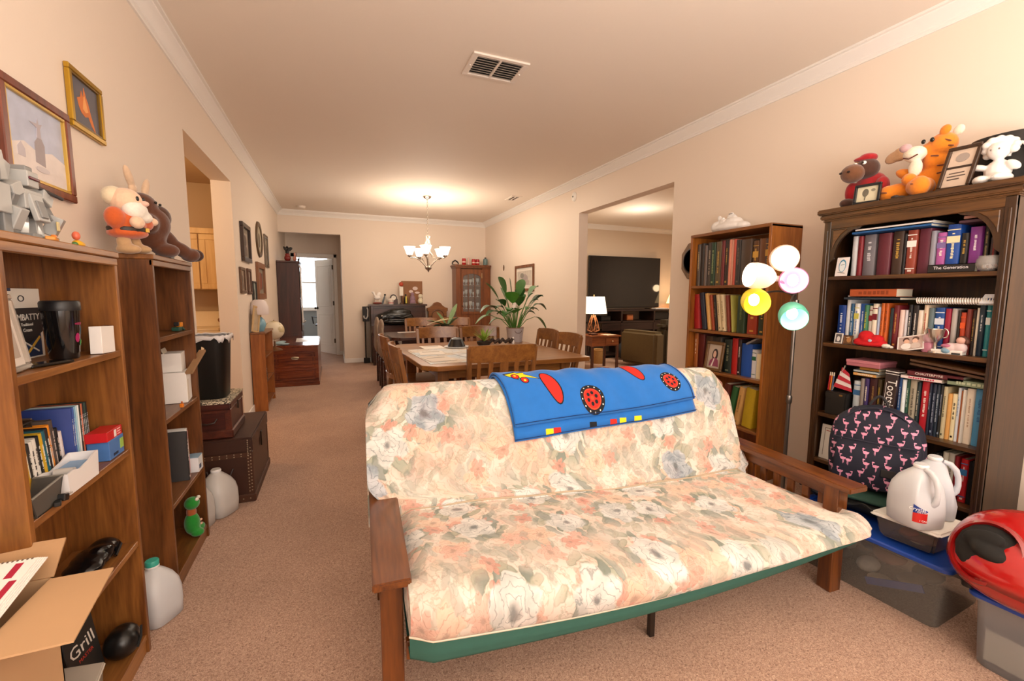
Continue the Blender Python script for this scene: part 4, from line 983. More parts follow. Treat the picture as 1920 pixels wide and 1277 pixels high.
for k, c in enumerate(('#a81c1c', '#d8741c', '#4a5a78')):
    t = thing('marker_pen', ('red', 'orange', 'blue-grey')[k] + ' marker pen standing left of the small striped flag', 'pen', (2.66, 1.612 - k * .010, .741), rot=(0, R(4), RX))
    MB().cyl((0, 0, 0), (0, 0, .085), .0045, n=10).build('barrel', plain(c, .4), t); MB().cyl((0, 0, .085), (0, 0, .105), .0038, .003, n=10).build('pen_cap', plain('#d8c8b0', .4), t)

# fourth shelf: certificate, pen
card('white framed certificate behind the left side of the backpack', (2.64, 1.555, .336), (R(-5), 0, RX), .13, .20, '#e2dcd4', [('#7a6a5c', [(-.36, .1), (-.34, .1), (-.34, .9), (-.36, .9)]), ('#b8483c', [(-.3, .82), (.3, .82), (.3, .84), (-.3, .84)]), ('#7a6a5c', [(-.36, .9), (.36, .9), (.36, .915), (-.36, .915)])], 'certificate', 'certificate', .008)
t = thing('tool', 'red-handled tool leaning on the fourth carved shelf', 'tool', (2.628, 1.10, .338), rot=(0, R(14), RX)); t.name = 'screwdriver'
MB().cyl((0, 0, 0), (0, 0, .07), .009, .007, 10).build('handle', plain('#b02820', .4), t); MB().cyl((0, 0, .07), (0, 0, .19), .003, n=8).build('shaft', plain('#7a4030', .4, .5), t)

# ------------------------------------------------------------ mid-brown bookcase extras
photo_frame('wooden frame with portrait of a person in a mauve top, third shelf', (2.672, 2.462, .711), (R(-9), 0, RX), .165, .225, '#6a4a26', '#b8a898', .022, .016, marks=[('#2c1c1a', oval(.02, .56, .16, .2)), ('#d8b09a', oval(.0, .57, .085, .12)), ('#8a3c58', [(-.25, .16), (.28, .16), (.22, .38), (.06, .46), (-.1, .42), (-.22, .34)]), ('#e6d8d0', [(-.14, .16), (-.05, .16), (.03, .42), (-.02, .43)])])
card('thin grey book leaning diagonally above the blue book, third shelf', (2.81, 2.20, .945), (0, R(62), RX), .012, .12, '#8a8480', (), 'booklet', 'booklet', .12)
t = thing('carrier_bag', 'white knotted plastic bag lying on top of the mid-brown bookcase', 'bag', (2.79, 2.49, 1.758), R(-90))
M_BAG = plain('#eeeae6', .35, var=.04, scale=20, bump=.6)
soft('bag_body', [((0, 0, .04), (.15, .075, .045)), ((-.09, 0, .05), (.06, .06, .05)), ((.03, .01, .065), (.08, .06, .05)), ((.11, 0, .035), (.07, .05, .035)), ((-.03, 0, .06), (.06, .05, .05))], M_BAG, t, .006, 2)
for c, r_ in (((-.075, -.01, .11), (.02, .012, .03)), ((.01, 0, .12), (.035, .014, .022)), ((-.045, -.02, .105), (.022, .01, .012)), ((.045, .0, .108), (.02, .014, .03))):
    soft('knot', [(c, r_, (0, random.uniform(-1, 1), 0))], M_BAG, t, .004, 1)
MB().cb((.02, -.012, .135), (.03, .004, .004)).build('bag_print', plain('#1a1614', .5), t)
# small wall clock partly behind the bookcase
t = thing('wall_clock', 'octagonal wooden wall clock half hidden behind the mid-brown bookcase', 'clock', (WR, 2.965, 1.585), R(-90))
oc = [(.155 * math.cos(R(22.5 + 45 * i)) * .9, .17 * math.sin(R(22.5 + 45 * i))) for i in range(8)]
MB().prism(oc, 'y', -.035, 0).build('case', wood('#6e5238', '#94734e'), t, bevel=.006, seg=2)
MB().lathe([(.105, 0), (.112, .01), (.1, .012), (.098, .004)], 28, mat=Matrix.Rotation(R(90), 4, 'X'), sx=.9, c=(0, -.034, 0)).build('bezel', plain('#3a2a1e', .4), t)
MB().lathe([(.1, 0), (.1, .004), (0, .004)], 28, mat=Matrix.Rotation(R(90), 4, 'X'), sx=.9, c=(0, -.034, 0)).build('clock_face', plain('#7d6a58', .5), t)
for a, l in ((.9, .06), (2.6, .085)): MB().bar((0, -.039, 0), (l * math.sin(a), -.039, l * math.cos(a)), .005, .002, (0, 1, 0)).build('clock_hand', plain('#1a1410', .4), t)

# ------------------------------------------------------------ floor lamp with five coloured shades
t = thing('floor_lamp', 'silver floor lamp with five colourful glass shades beside the carved bookcase', 'floor lamp', (2.60, 1.80, 0))
LX, LY = 2.60, 1.80
M_CHR = plain('#8a8580', .3, .9, var=.03)
MB().lathe([(.13, 0), (.13, .012), (.11, .022), (.02, .03), (.012, .05)], 28).build('base', M_CHR, t)
MB().cyl((0, 0, .03), (-.0, 0, 1.20), .011, n=14).build('pole', M_CHR, t)
MB().lathe([(.014, 0), (.017, .01), (.017, .04), (.014, .05)], 14, c=(0, 0, .62)).build('pole_joint', M_CHR, t)
MB().cyl((0, 0, 1.18), (0, 0, 1.26), .020, .016, 14).build('hub', M_CHR, t)
# (shade centre world, direction of opening, colour)
shades = [('#f2cfae', (2.30, 1.68, 1.49), (-.60, -.55, -.05), 'cream top'), ('#f6e4d2', (2.19, 1.72, 1.39), (-.95, .30, .12), 'white'), ('#dd8ab8', (2.36, 1.66, 1.37), (-.75, -.62, -.05), 'pink'),
          ('#e6c522', (2.17, 1.74, 1.26), (-.55, -.72, -.25), 'yellow'), ('#6cc8a8', (2.36, 1.65, 1.185), (-.60, -.62, -.38), 'mint green')]
for k, (c, pos, dr, nm) in enumerate(shades):
    P = Vector(pos) - Vector((LX, LY, 0)); D = Vector(dr).normalized(); back = P - D * .075
    mid = Vector((back.x * .45, back.y * .45, 1.26 + (back.z - 1.26) * .25 + .05))
    pts = [Vector((0, 0, 1.24)), Vector((back.x * .12, back.y * .12, 1.30)), mid, back - D * .03, back]
    fine = []
    for i in range(len(pts) - 1):
        for j in range(5): fine.append(pts[i].lerp(pts[i+1], j / 5))
    fine.append(back)
    for _ in range(3): fine = [fine[0]] + [(fine[i-1] + fine[i] * 2 + fine[i+1]) / 4 for i in range(1, len(fine) - 1)] + [fine[-1]]
    arm_o = MB().tube(fine, .0055, 8).build('gooseneck_arm', M_CHR, t)
    rot = D.to_track_quat('Z', 'Y').to_matrix().to_4x4()
    soc_o = MB().lathe([(.012, -.03), (.016, -.025), (.018, .012), (.014, .02)], 14, c=back, mat=rot).build('socket', plain('#d8d0c8', .4), t)
    col = plain(c, .35, emit=.28, var=.03)
    MB().lathe([(.018, 0), (.036, .012), (.058, .04), (.070, .080), (.072, .115), (.067, .145), (.065, .145), (.070, .115), (.068, .080), (.056, .041), (.034, .014), (.018, .002)], 26, c=back, mat=rot).build('shade', col, soc_o)
    b_ = MB().ell(P + D * -.005, (.027, .027, .034), n=14).build('bulb', plain('#fff3dc', .4, emit=7, var=0), soc_o)
    point('lamp_bulb_light', (LX + P.x + D.x * .045, LY + P.y + D.y * .045, P.z + D.z * .045), 1.1, (1, .84, .66), .03)

# ------------------------------------------------------------ backpack on the folded bag, bins, jugs, foot massager
def flamingo_fabric():
    m, nt, b = newmat('flamingo_fabric'); L = nt.links.new
    tc = N(nt, 'ShaderNodeTexCoord'); sp = N(nt, 'ShaderNodeSeparateXYZ'); L(tc.outputs['Object'], sp.inputs[0])
    cb = N(nt, 'ShaderNodeCombineXYZ'); xs = N(nt, 'ShaderNodeMath', operation='MULTIPLY'); xs.inputs[1].default_value = 1.3; L(sp.outputs[0], xs.inputs[0]); L(xs.outputs[0], cb.inputs[0]); L(sp.outputs[2], cb.inputs[1])
    def M(op, a, b_=None, c=None):
        n = N(nt, 'ShaderNodeMath', operation=op)
        for i, v in enumerate((a, b_, c)):
            if v is None: continue
            if isinstance(v, (int, float)): n.inputs[i].default_value = v
            else: L(v, n.inputs[i])
        return n.outputs[0]
    mp = N(nt, 'ShaderNodeVectorMath', operation='SCALE'); mp.inputs['Scale'].default_value = 18; L(cb.outputs[0], mp.inputs[0])
    v = N(nt, 'ShaderNodeTexVoronoi', voronoi_dimensions='2D'); v.inputs['Scale'].default_value = 1; v.inputs['Randomness'].default_value = .55; L(mp.outputs[0], v.inputs['Vector'])
    d = N(nt, 'ShaderNodeVectorMath', operation='SUBTRACT'); L(mp.outputs[0], d.inputs[0]); L(v.outputs['Position'], d.inputs[1])
    s2 = N(nt, 'ShaderNodeSeparateXYZ'); L(d.outputs[0], s2.inputs[0]); cs = N(nt, 'ShaderNodeSeparateColor'); L(v.outputs['Color'], cs.inputs[0])
    flip = M('SUBTRACT', M('MULTIPLY', M('GREATER_THAN', cs.outputs[0], .5), 2), 1)
    x = M('MULTIPLY', s2.outputs[0], flip); y = s2.outputs[1]
    def inside(cx, cy, rx, ry): return M('LESS_THAN', M('ADD', M('POWER', M('ABSOLUTE', M('DIVIDE', M('SUBTRACT', x, cx), rx)), 2), M('POWER', M('ABSOLUTE', M('DIVIDE', M('SUBTRACT', y, cy), ry)), 2)), 1)
    body = inside(.02, .02, .24, .12); head = inside(-.22, .32, .085, .06); leg1 = inside(.05, -.24, .028, .2); leg2 = inside(.13, -.2, .022, .17)
    dd = M('SQRT', M('ADD', M('POWER', M('ABSOLUTE', M('SUBTRACT', x, -.12)), 2), M('POWER', M('ABSOLUTE', M('SUBTRACT', y, .2)), 2)))
    neck = M('MULTIPLY', M('LESS_THAN', M('ABSOLUTE', M('SUBTRACT', dd, .125)), .035), M('LESS_THAN', x, -.08))
    tail = inside(.24, .07, .08, .05)
    tot = body
    for q in (head, leg1, leg2, neck, tail): tot = M('MAXIMUM', tot, q)
    no = N(nt, 'ShaderNodeTexNoise'); no.inputs['Scale'].default_value = 90; L(tc.outputs['Object'], no.inputs[0])
    mx2 = N(nt, 'ShaderNodeMix', data_type='RGBA'); L(no.outputs['Fac'], mx2.inputs[0]); mx2.inputs[6].default_value = hexc('#c86a98'); mx2.inputs[7].default_value = hexc('#f2b8cc')
    mx = N(nt, 'ShaderNodeMix', data_type='RGBA'); L(tot, mx.inputs[0]); mx.inputs[6].default_value = hexc('#14172a'); L(mx2.outputs[2], mx.inputs[7])
    L(mx.outputs[2], b.inputs['Base Color']); b.inputs['Roughness'].default_value = .8
    return m
M_FLA = flamingo_fabric(); M_NAVY = plain('#13162a', .7)
t = thing('backpack', 'navy backpack printed with pink flamingos before the carved bookcase', 'backpack', (2.36, 1.20, .375), R(-66), rot=(R(-6), 0, R(-66)))
m = MB()
def bp_(u, v):
    a = 2*PI*u; h = v
    wx = .185 * (1 - .30 * max(0, (h - .35) / .65) ** 2.2) * (1 - .12 * (1 - h) ** 3)
    wy = .095 * (1 - .25 * h)
    k = math.sqrt(max(0, 1 - max(0, (h - .72) / .28) ** 2)) * (1 - .25 * max(0, (.06 - h) / .06))
    c, s = math.cos(a), math.sin(a)
    return Vector((wx * k * abs(c) ** .75 * (1 if c > 0 else -1), wy * k * abs(s) ** .7 * (1 if s > 0 else -1) + .02 * h, .395 * h + .004 * math.sin(9 * a) * (1 - h)))
m.grid(bp_, 48, 26); n0 = len(m.v)
m.build('main_body', M_FLA, t, angle=3.2, weld=True)
MB().grid(lambda u, v: Vector((.15 * math.cos(PI * (1 - u)) * (1 if True else 0) * (1 - .08 * v), -.093 - .032 * math.sin(PI * u) * math.sin(PI * min(1, v * 1.0 + .08)) ** .6, .015 + .21 * v)), 26, 14).build('front_pocket', M_FLA, t, angle=3.2)
MB().tube([(.15 * math.cos(PI * u), -.098 - .030 * math.sin(PI * u), .228) for u in [i / 20 for i in range(21)]], .004, 6).build('pocket_zip', M_NAVY, t)
MB().tube([(-.035 + .07 * i / 12, .0 - .02, .392 + .045 * math.sin(PI * i / 12)) for i in range(13)], .006, 8).build('grab_handle', plain('#1c1a1e', .7), t)
MB().tube([(.165 * math.cos(a), -.035, .18 + .200 * math.sin(a)) for a in [i * PI / 24 for i in range(25)]], .0045, 6).build('main_zip', M_NAVY, t)
MB().cb((.06, -.128, .10), (.055, .004, .035)).build('badge', plain('#0e0f14', .5), t, bevel=.002)
for sx in (-1, 1): MB().tube([(sx * .09, .06, .36), (sx * .13, .12, .3), (sx * .14, .12, .12), (sx * .12, .07, .02)], .012, 6).build('shoulder_strap', M_NAVY, t)

t = thing('duffel_bag', 'black bag with dark green top lying under the flamingo backpack', 'bag', (2.33, 1.255, .268), R(-84))
soft('bag_body', [((0, 0, .045), (.21, .13, .05)), ((-.1, -.01, .045), (.1, .12, .045)), ((.1, 0, .04), (.1, .12, .045))], plain('#14130f', .7, var=.2, scale=30, bump=.4), t, .008, 2)
soft('green_flap', [((-.02, -.02, .082), (.20, .13, .022)), ((.09, -.05, .078), (.10, .07, .018))], plain('#24453a', .85, var=.15, scale=20, bump=.5), t, .007, 2)
MB().tube([(-.18 + .36 * i / 20, -.135 + .01 * math.sin(i), .06 + .01 * math.sin(i * .9)) for i in range(21)], .006, 6).build('strap', plain('#1a1a18', .7), t)

def tote(label, loc, rz, L_, W_, H_, lidc, bodyc, alpha=.62, contents=()):
    """clear storage bin: length L_ along local x, width W_ along y"""
    t = thing('storage_bin', label, 'storage bin', loc, rz)
    m = MB(); tp = .90
    def rr(l, w_, z, r=.03, n=4):
        o = []
        for cx, cy, a0 in ((l/2 - r, w_/2 - r, 0), (-l/2 + r, w_/2 - r, 90), (-l/2 + r, -w_/2 + r, 180), (l/2 - r, -w_/2 + r, 270)):
            for i in range(n + 1):
                a = R(a0 + 90 * i / n); o.append((cx + r * math.cos(a), cy + r * math.sin(a), z))
        return o
    k = 20; rings = [rr(L_ * tp, W_ * tp, 0.0), rr(L_ * tp + .01, W_ * tp + .01, .01), rr(L_ - .02, W_ - .02, H_ - .03), rr(L_ + .0, W_ + .0, H_ - .028), rr(L_, W_, H_ - .012)]
    vs = [p for r_ in rings for p in r_]; fs = [tuple(reversed(range(k)))]
    for i in range(len(rings) - 1):
        for j in range(k): fs.append((i*k+j, i*k+(j+1) % k, (i+1)*k+(j+1) % k, (i+1)*k+j))
    m.add(vs, fs).build('bin_body', milky(bodyc, alpha), t, angle=.5)
    lid = MB(); l1 = rr(L_ + .016, W_ + .016, H_ - .016); l2 = rr(L_ + .016, W_ + .016, H_ - .004); l3 = rr(L_ + .004, W_ + .004, H_); l4 = rr(L_ - .03, W_ - .03, H_); l5 = rr(L_ - .036, W_ - .036, H_ - .008)
    vs = [p for r_ in (l1, l2, l3, l4, l5) for p in r_]; fs = [tuple(4*k + j for j in range(k)), tuple(reversed(range(k)))]
    for i in range(4):
        for j in range(k): fs.append((i*k+j, i*k+(j+1) % k, (i+1)*k+(j+1) % k, (i+1)*k+j))
    lid.add(vs, fs).build('lid', plain(lidc, .4, coat=.1), t, angle=.5)
    for kx in (-.25, .25): MB().box((L_ * kx - .04, W_/2 + .006, H_ - .035), (L_ * kx + .04, W_/2 + .011, H_ - .008)).box((L_ * kx - .04, -W_/2 - .011, H_ - .035), (L_ * kx + .04, -W_/2 - .006, H_ - .008))
    for sx in (-1, 1): MB().box((sx * (L_/2 + .004) - .006, -.05, H_ - .05), (sx * (L_/2 + .004) + .006, .05, H_ - .012)).build('latch', plain(lidc, .4), t, bevel=.002)
    return t
bin1 = tote('clear storage bin with blue lid under the water jugs', (2.275, 1.10, 0), R(-87), .60, .40, .265, '#1a46a4', '#8c8a84', .42)
def clothes(parent, cols, L_, W_, H_, seed):
    rnd = random.Random(seed)
    for i, c in enumerate(cols):
        x = rnd.uniform(-L_/2 + .09, L_/2 - .09); y = rnd.uniform(-W_/2 + .08, W_/2 - .08); z = rnd.uniform(.03, H_ - .09)
        soft('folded_cloth', [((x, y, z), (rnd.uniform(.05, .085), rnd.uniform(.04, .07), rnd.uniform(.018, .03)), (0, rnd.uniform(-.3, .3), rnd.uniform(0, 2)))], plain(c, .9, var=.3, scale=30), parent, .008, 1)
clothes(bin1, ['#8a3030', '#b8aa98', '#4a3a34', '#c8b8a0', '#2a3a6a', '#6a5a50', '#a89a8a', '#7a4a3a', '#d8d0c4', '#343030'], .52, .34, .26, 5)
MB().bar((.03, -.165, .05), (.22, -.165, .13), .03, .004, (0, 1, 0)).build('blue_strap', plain('#24408a', .7), bin1)
bin2 = tote('clear storage bin with blue lid under the red foot massager', (2.245, .44, 0), R(-87), .56, .40, .265, '#1a46a4', '#9a9da2', .55)
MB().box((-.24, -.165, .02), (.22, -.160, .13)).build('paper_sheet', plain('#c8c4b4', .8, var=.05), bin2)
MB().box((-.1, -.150, .08), (.2, .1, .10)).build('paper_stack', plain('#b0a898', .8), bin2)
clothes(bin2, ['#6a6a70', '#8a8478', '#50545a'], .48, .34, .26, 8)
t = thing('food_container', 'clear tub with white lid on the blue bin, under the jugs', 'container', (2.225, .95, .266), R(-87))
MB().lathe([(.10, 0), (.115, .01), (.13, .085), (.135, .095)], 4, mat=Matrix.Rotation(R(45), 4, 'Z'), sx=1.15, sy=1.0).build('tub', milky('#6a625a', .6), t, bevel=.02, seg=3, angle=.8)
MB().lathe([(.142, .088), (.146, .094), (.146, .102), (.13, .108), (0, .106)], 4, mat=Matrix.Rotation(R(45), 4, 'Z'), sx=1.18, sy=1.03).build('lid', plain('#e4e0d8', .4), t, bevel=.012, seg=3, angle=.8)
clothes(t, ['#a84a3a', '#c8b08a', '#5a6a4a', '#7a3a2a'], .22, .2, .12, 4)

def jug(label, loc, rz, cap=None, tone='#e9e8e8', brand=False, scale=1.0, handle=True):
    """one-gallon water jug with a moulded loop handle; front faces local -y"""
    t = thing('water_jug', label, 'water jug', loc, rz); M_J = milky(tone, .78); k = scale
    N_ = 28; rings = []
    for z, w_, d_, sq, yo in ((0, .064, .064, .5, 0), (.006, .072, .072, .5, 0), (.06, .075, .075, .5, 0), (.12, .075, .074, .52, 0), (.155, .073, .068, .6, .002), (.185, .062, .056, .75, .004), (.205, .046, .042, .9, .006), (.222, .028, .027, 1, .008), (.228, .021, .021, 1, .008), (.245, .020, .020, 1, .008)):
        r_ = []
        for i in range(N_):
            a = 2*PI*i/N_; c, s = math.cos(a), math.sin(a)
            x = w_ * math.copysign(abs(c) ** sq, c); y = d_ * math.copysign(abs(s) ** sq, s) + yo
            if handle and .10 < z < .215 and c > .55:     # dent behind the handle
                x -= .030 * (c - .55) / .45 * math.sin(PI * (z - .10) / .115) * 1.0
            r_.append((x * k, y * k, z * k))
        rings.append(r_)
    m = MB(); vs = [p for r_ in rings for p in r_]; fs = [tuple(reversed(range(N_))), tuple((len(rings)-1) * N_ + j for j in range(N_))]
    for i in range(len(rings) - 1):
        for j in range(N_): fs.append((i*N_+j, i*N_+(j+1) % N_, (i+1)*N_+(j+1) % N_, (i+1)*N_+j))
    m.add(vs, fs).build('bottle', M_J, t, angle=1.0)
    if handle:
        MB().tube([Vector((x, .0, z)) * k for x, z in ((.024, .228), (.045, .222), (.064, .20), (.072, .17), (.074, .14), (.070, .112), (.060, .10))], [.009*k, .011*k, .011*k, .010*k, .010*k, .011*k, .012*k], 10).build('loop_handle', M_J, t, angle=1.2)
    MB().lathe([(.0225, .228), (.0245, .232), (.0245, .238), (.022, .242)], 18, c=(0, .008, 0)).build('neck_ring', plain('#e8e8e8', .35), t).scale = (k, k, k)
    if cap: MB().lathe([(.024, .240), (.0245, .258), (.022, .262), (0, .263)], 18, c=(0, .008, 0)).build('cap', plain(cap, .4), t).scale = (k, k, k)
    if brand:
        # wrap-round paper label under the handle, towards the front corner
        def surf(a, z, off): 
            c, s_ = math.cos(a), math.sin(a); return (.0755 * math.copysign(abs(c) ** .5, c) * k * (1 + off), .0755 * math.copysign(abs(s_) ** .5, s_) * k * (1 + off), z * k)
        a0, a1 = R(-66), R(-14)
        lab_o = MB().grid(lambda u, v: surf(lerp(a0, a1, u), lerp(.035, .105 - .022 * u, v), .008), 14, 6).build('label_print', plain('#c42420', .4), t, angle=3)
        MB().grid(lambda u, v: surf(lerp(a0, a1, u), lerp(.072 + .004 * u, .1055 - .022 * u, v), .016), 14, 4).build('blue_print', plain('#1a3a8c', .4), lab_o, angle=3)
        for b_, sz, ang, z, c_ in (('Crystal', .017, -52, .089, '#f4f4f4'), ('GEYSER', .010, -32, .078, '#f0dcd8'), ('1 GAL', .009, -28, .044, '#f4f4f4')):
            p = Vector(surf(R(ang), z, .035)); text('label_lettering', b_, sz, plain(c_, .4), lab_o, tuple(p), (R(90), 0, R(ang + 90) * .62 + R(17)))
    return t
jug('clear gallon jug with blue and red label standing on the white lid', (2.15, .935, .374), R(-104), None, '#d6d8dc', True, 1.0)
jug('unlabelled clear jug standing behind the labelled jug on the white lid', (2.31, .955, .374), R(-60), None, '#d2d5dc', False, 1.0)

t = thing('foot_massager', 'glossy red foot massager with black fabric openings on the nearer blue-lidded bin', 'foot massager', (2.15, .575, .267), R(-87))
M_MR = plain('#b01414', .18, coat=1.0, var=.02)
def shell(u, v):
    a = 2*PI*u; th = PI * v
    c, s = math.cos(a), math.sin(a)
    rx, ry, rz_ = .235, .19, .13
    x = rx * math.copysign(abs(c) ** .8, c) * math.sin(th) ** .7; y = ry * math.copysign(abs(s) ** .8, s) * math.sin(th) ** .7
    z = .115 - rz_ * math.copysign(abs(math.cos(th)) ** .8, math.cos(th))
    z = max(z, 0.004) 
    z += .05 * (y / ry) * (1 if z > .1 else .2)     # higher at the back
    return Vector((x, y, z))
MB().grid(shell, 48, 24).build('shell', M_MR, t, angle=3.2, weld=True)
for sx in (-1, 1):
    c = Vector((sx * .108, -.118, .150)); rot = Euler((R(62), 0, sx * R(10))).to_matrix().to_4x4()
    MB().lathe([(.100, -.03), (.112, .0), (.110, .014), (.100, .020), (.094, .008), (.09, -.01)], 32, c=c, mat=rot, sx=.88).build('opening_rim', plain('#8c1010', .25, coat=.8), t)
    soft('fabric_sleeve', [(tuple(c + Vector((0, .004, .004))), (.084, .094, .034), (R(62), 0, 0)), (tuple(c + Vector((0.01, -.03, .02))), (.05, .03, .022), (R(40), .3, 0)), (tuple(c + Vector((-.01, -.012, .05))), (.055, .03, .02), (R(70), -.3, 0))], plain('#14120f', .9, var=.3, scale=40, bump=.6), t, .006, 1)
MB().box((-.04, .06, .205), (.04, .15, .268)).build('control_panel', plain('#3c3832', .3), t, bevel=.01, seg=2)
for sx in (-1, 1): MB().cyl((sx * .15, -.1, 0), (sx * .15, -.1, .02), .018, n=12).build('foot', plain('#111', .6) if False else plain('#141414', .6), t)
t = thing('remote_cable', 'coil of thin dark cable lying on the red massager', 'cable', (2.19, .49, .50), R(-87))
MB().tube([((.05 + .012 * math.sin(i * .5)) * math.cos(i * .35), (.035) * math.sin(i * .35), .012 * math.sin(i * .21) + .02) for i in range(70)], .003, 6).build('cable_coil', plain('#2a1c18', .5), t)
MB().cb((.07, 0, .01), (.03, .012, .01)).build('plug', plain('#1a1614', .5), t, bevel=.002)
t = thing('grey_case', 'grey-brown flat case standing behind the red massager', 'case', (2.66, .62, 0), R(-90))
MB().box((-.13, -.02, 0), (.2, .12, .49)).build('case_body', plain('#5c554a', .6), t, bevel=.01, seg=2); MB().box((-.132, -.022, .38), (.202, .122, .388)).build('seam', plain('#2c2822', .6), t)
MB().cb((.0, -.026, .44), (.08, .012, .018)).build('handle', plain('#2c2822', .5), t, bevel=.003)
# ------------------------------------------------------------ things on the two left bookcases (facing +x: local -y -> world +x)
LX_ = R(90)
M_GR = plain('#a9a9a6', .35, var=.04, coat=.2); M_GR2 = plain('#7d7d7c', .4, var=.05); M_DKG = plain('#3a3636', .5)
t = thing('toy_robot', 'grey blocky toy robot standing on top of the nearest bookcase', 'toy robot', (-.74, 1.56, 1.421), LX_)
def part(name, boxes, mat, parent=None, bev=.002, cyls=()):
    m = MB()
    for b in boxes: m.cb(*b)
    for c in cyls: m.cyl(*c)
    return m.build(name, mat, parent if parent is not None else t, bevel=bev)
part('torso', [((0, 0, .105), (.075, .05, .05)), ], M_GR)
part('waist', [((0, 0, .075), (.05, .04, .03))], M_DKG)
part('chest_plate', [((.0, -.03, .085), (.052, .012, .07), (R(-12), 0, 0))], M_GR); part('chest_hatch', [((.0, -.038, .082), (.030, .006, .045), (R(-12), 0, 0))], M_GR2)
part('head', [((0, -.005, .158), (.046, .044, .040))], M_GR); part('visor', [((.0, -.029, .160), (.044, .004, .008))], plain('#5a1428', .3)); part('helmet_crest', [((0, 0, .184), (.03, .04, .014), (0, 0, 0))], M_GR2)
for sx in (-1, 1):
    part('shoulder_pad', [((sx * .062, 0, .122), (.044, .052, .030), (0, sx * .45, 0))], M_GR); part('arm', [((sx * .075, -.008, .085), (.022, .026, .055), (R(-20) * sx, 0, 0))], M_GR2)
    part('forearm', [((sx * .080, -.022, .050), (.026, .030, .055), (R(25), 0, sx * .2))], M_GR); part('leg', [((sx * .030, .0, .042), (.030, .034, .062), (0, sx * -.15, 0))], M_GR)
    part('foot', [((sx * .038, -.012, .008), (.038, .062, .016))], M_GR2)
part('wing_shield', [((-.062, .006, .170), (.055, .012, .055), (0, .35, 0))], M_GR); part('gun_barrel', [], M_DKG, cyls=[((.03, -.01, .150), (.10, -.04, .128), .005, .005, 10)]); part('yellow_tile', [((.062, -.040, .048), (.014, .003, .026))], plain('#c8b47a', .4))
t = thing('toy_robot', 'second grey toy figure at the photo left edge beside the robot', 'toy robot', (-.735, 1.43, 1.421), LX_)
part('body', [((0, 0, .09), (.07, .045, .07))], M_GR); part('leg', [((-.025, 0, .03), (.03, .035, .06))], M_GR2); part('leg', [((.025, 0, .03), (.03, .035, .06))], M_GR2)
part('wing', [((.03, .0, .17), (.06, .012, .07), (0, -.2, 0))], M_GR); part('head', [((0, 0, .145), (.035, .035, .03))], M_GR2)
t = thing('toy_figure', 'tiny orange and yellow toy duck figure beside the grey robot', 'toy figure', (-.70, 1.715, 1.421), LX_)
soft('body', [((0, 0, .012), (.016, .012, .010)), ((.006, -.004, .01), (.02, .01, .008))], plain('#e0a81c', .4), t, .002)
soft('head', [((-.004, 0, .034), (.010, .010, .013))], plain('#d8684a', .4), t, .002); soft('green_base', [((-.014, 0, .008), (.008, .008, .008))], plain('#4a7a3a', .4), t, .002)
t = thing('toy_figure', 'flat orange toy piece lying before the grey robots', 'toy figure', (-.675, 1.53, 1.421), LX_)
part('piece', [((0, 0, .005), (.05, .02, .010), (0, 0, .3))], plain('#d88a24', .4)); part('nub', [((.01, 0, .013), (.012, .01, .008))], plain('#c8701c', .4))

# pictures above
photo_frame('large mahogany and gold frame with a misty blue tower picture', (WL + .002, 1.875, 1.600), (0, 0, LX_), .355, .30, wood('#4a1c10', '#7c3a22'), '#b9bfd2', .026, .018, inner='#c8a24a',
            marks=[('#e2d8d2', [(-.42, .10), (.42, .10), (.42, .40), (.2, .46), (0, .40), (-.2, .46), (-.42, .38)]), ('#a39a9c', [(-.06, .30), (.08, .28), (.09, .5), (.05, .57), (.0, .56), (-.05, .50)]), ('#b5adb4', [(-.01, .56), (.05, .56), (.045, .66), (.08, .72), (.03, .70), (.02, .76), (.0, .70), (-.10, .69), (.0, .66)]), ('#c4bcc0', [(-.3, .30), (-.2, .30), (-.2, .38), (-.25, .44), (-.3, .38)]), ('#cfc6c6', oval(.03, .24, .10, .03))])
photo_frame('small gold frame with an orange blaze on slate grey', (WL + .002, 2.205, 1.878), (0, 0, LX_), .245, .215, plain('#b8902e', .28, .7), '#5d5a62', .020, .016, inner='#7a5a1c',
            marks=[('#d87a3a', [(-.20, .42), (-.24, .55), (-.14, .60), (-.10, .72), (-.06, .60), (-.02, .80), (.03, .66), (.08, .58), (.14, .40), (.22, .22), (.26, .12), (.14, .22), (.06, .34), (-.04, .30), (-.14, .34)]), ('#f0a860', [(-.10, .42), (-.05, .62), (-.02, .66), (.03, .5), (.06, .42), (-.02, .38)])])

# plush toys on bookcase two
M_WHT = fuzzy('#efe6d8')
t = thing('plush_toy', 'bearded plush doll in an orange tunic atop the second left bookcase', 'plush toy', (-.73, 2.175, 1.441), R(80), rot=(0, R(-4), R(80))); t.scale = (1.2, 1.2, 1.2)
soft('tunic', [((0, 0, .095), (.055, .048, .05)), ((0, 0, .065), (.062, .052, .020)), ((-.055, 0, .11), (.03, .026, .034)), ((.05, -.02, .10), (.04, .026, .026))], fuzzy('#c85a24'), t, .005)
soft('head', [((0, -.005, .165), (.046, .044, .042))], fuzzy('#e8c4a4'), t, .005)
soft('beard', [((.0, -.028, .138), (.046, .030, .032)), ((.028, -.035, .118), (.035, .022, .02))], M_WHT, t, .005)
soft('hair', [((-.01, .02, .178), (.040, .030, .032))], fuzzy('#e0cfae'), t, .005)
MB().ell((.010, -.052, .160), (.012, .012, .009)).build('nose', fuzzy('#e8b8a4'), t)
for sx in (-1, 1):
    soft('boot', [((sx * .028, -.012, .014), (.024, .036, .016)), ((sx * .026, 0, .035), (.019, .02, .026))], fuzzy('#b8946a'), t, .005)
    MB().ell((sx * .016 + .004, -.045, .173), (.006, .004, .008)).build('eye', plain('#171412', .3), t)
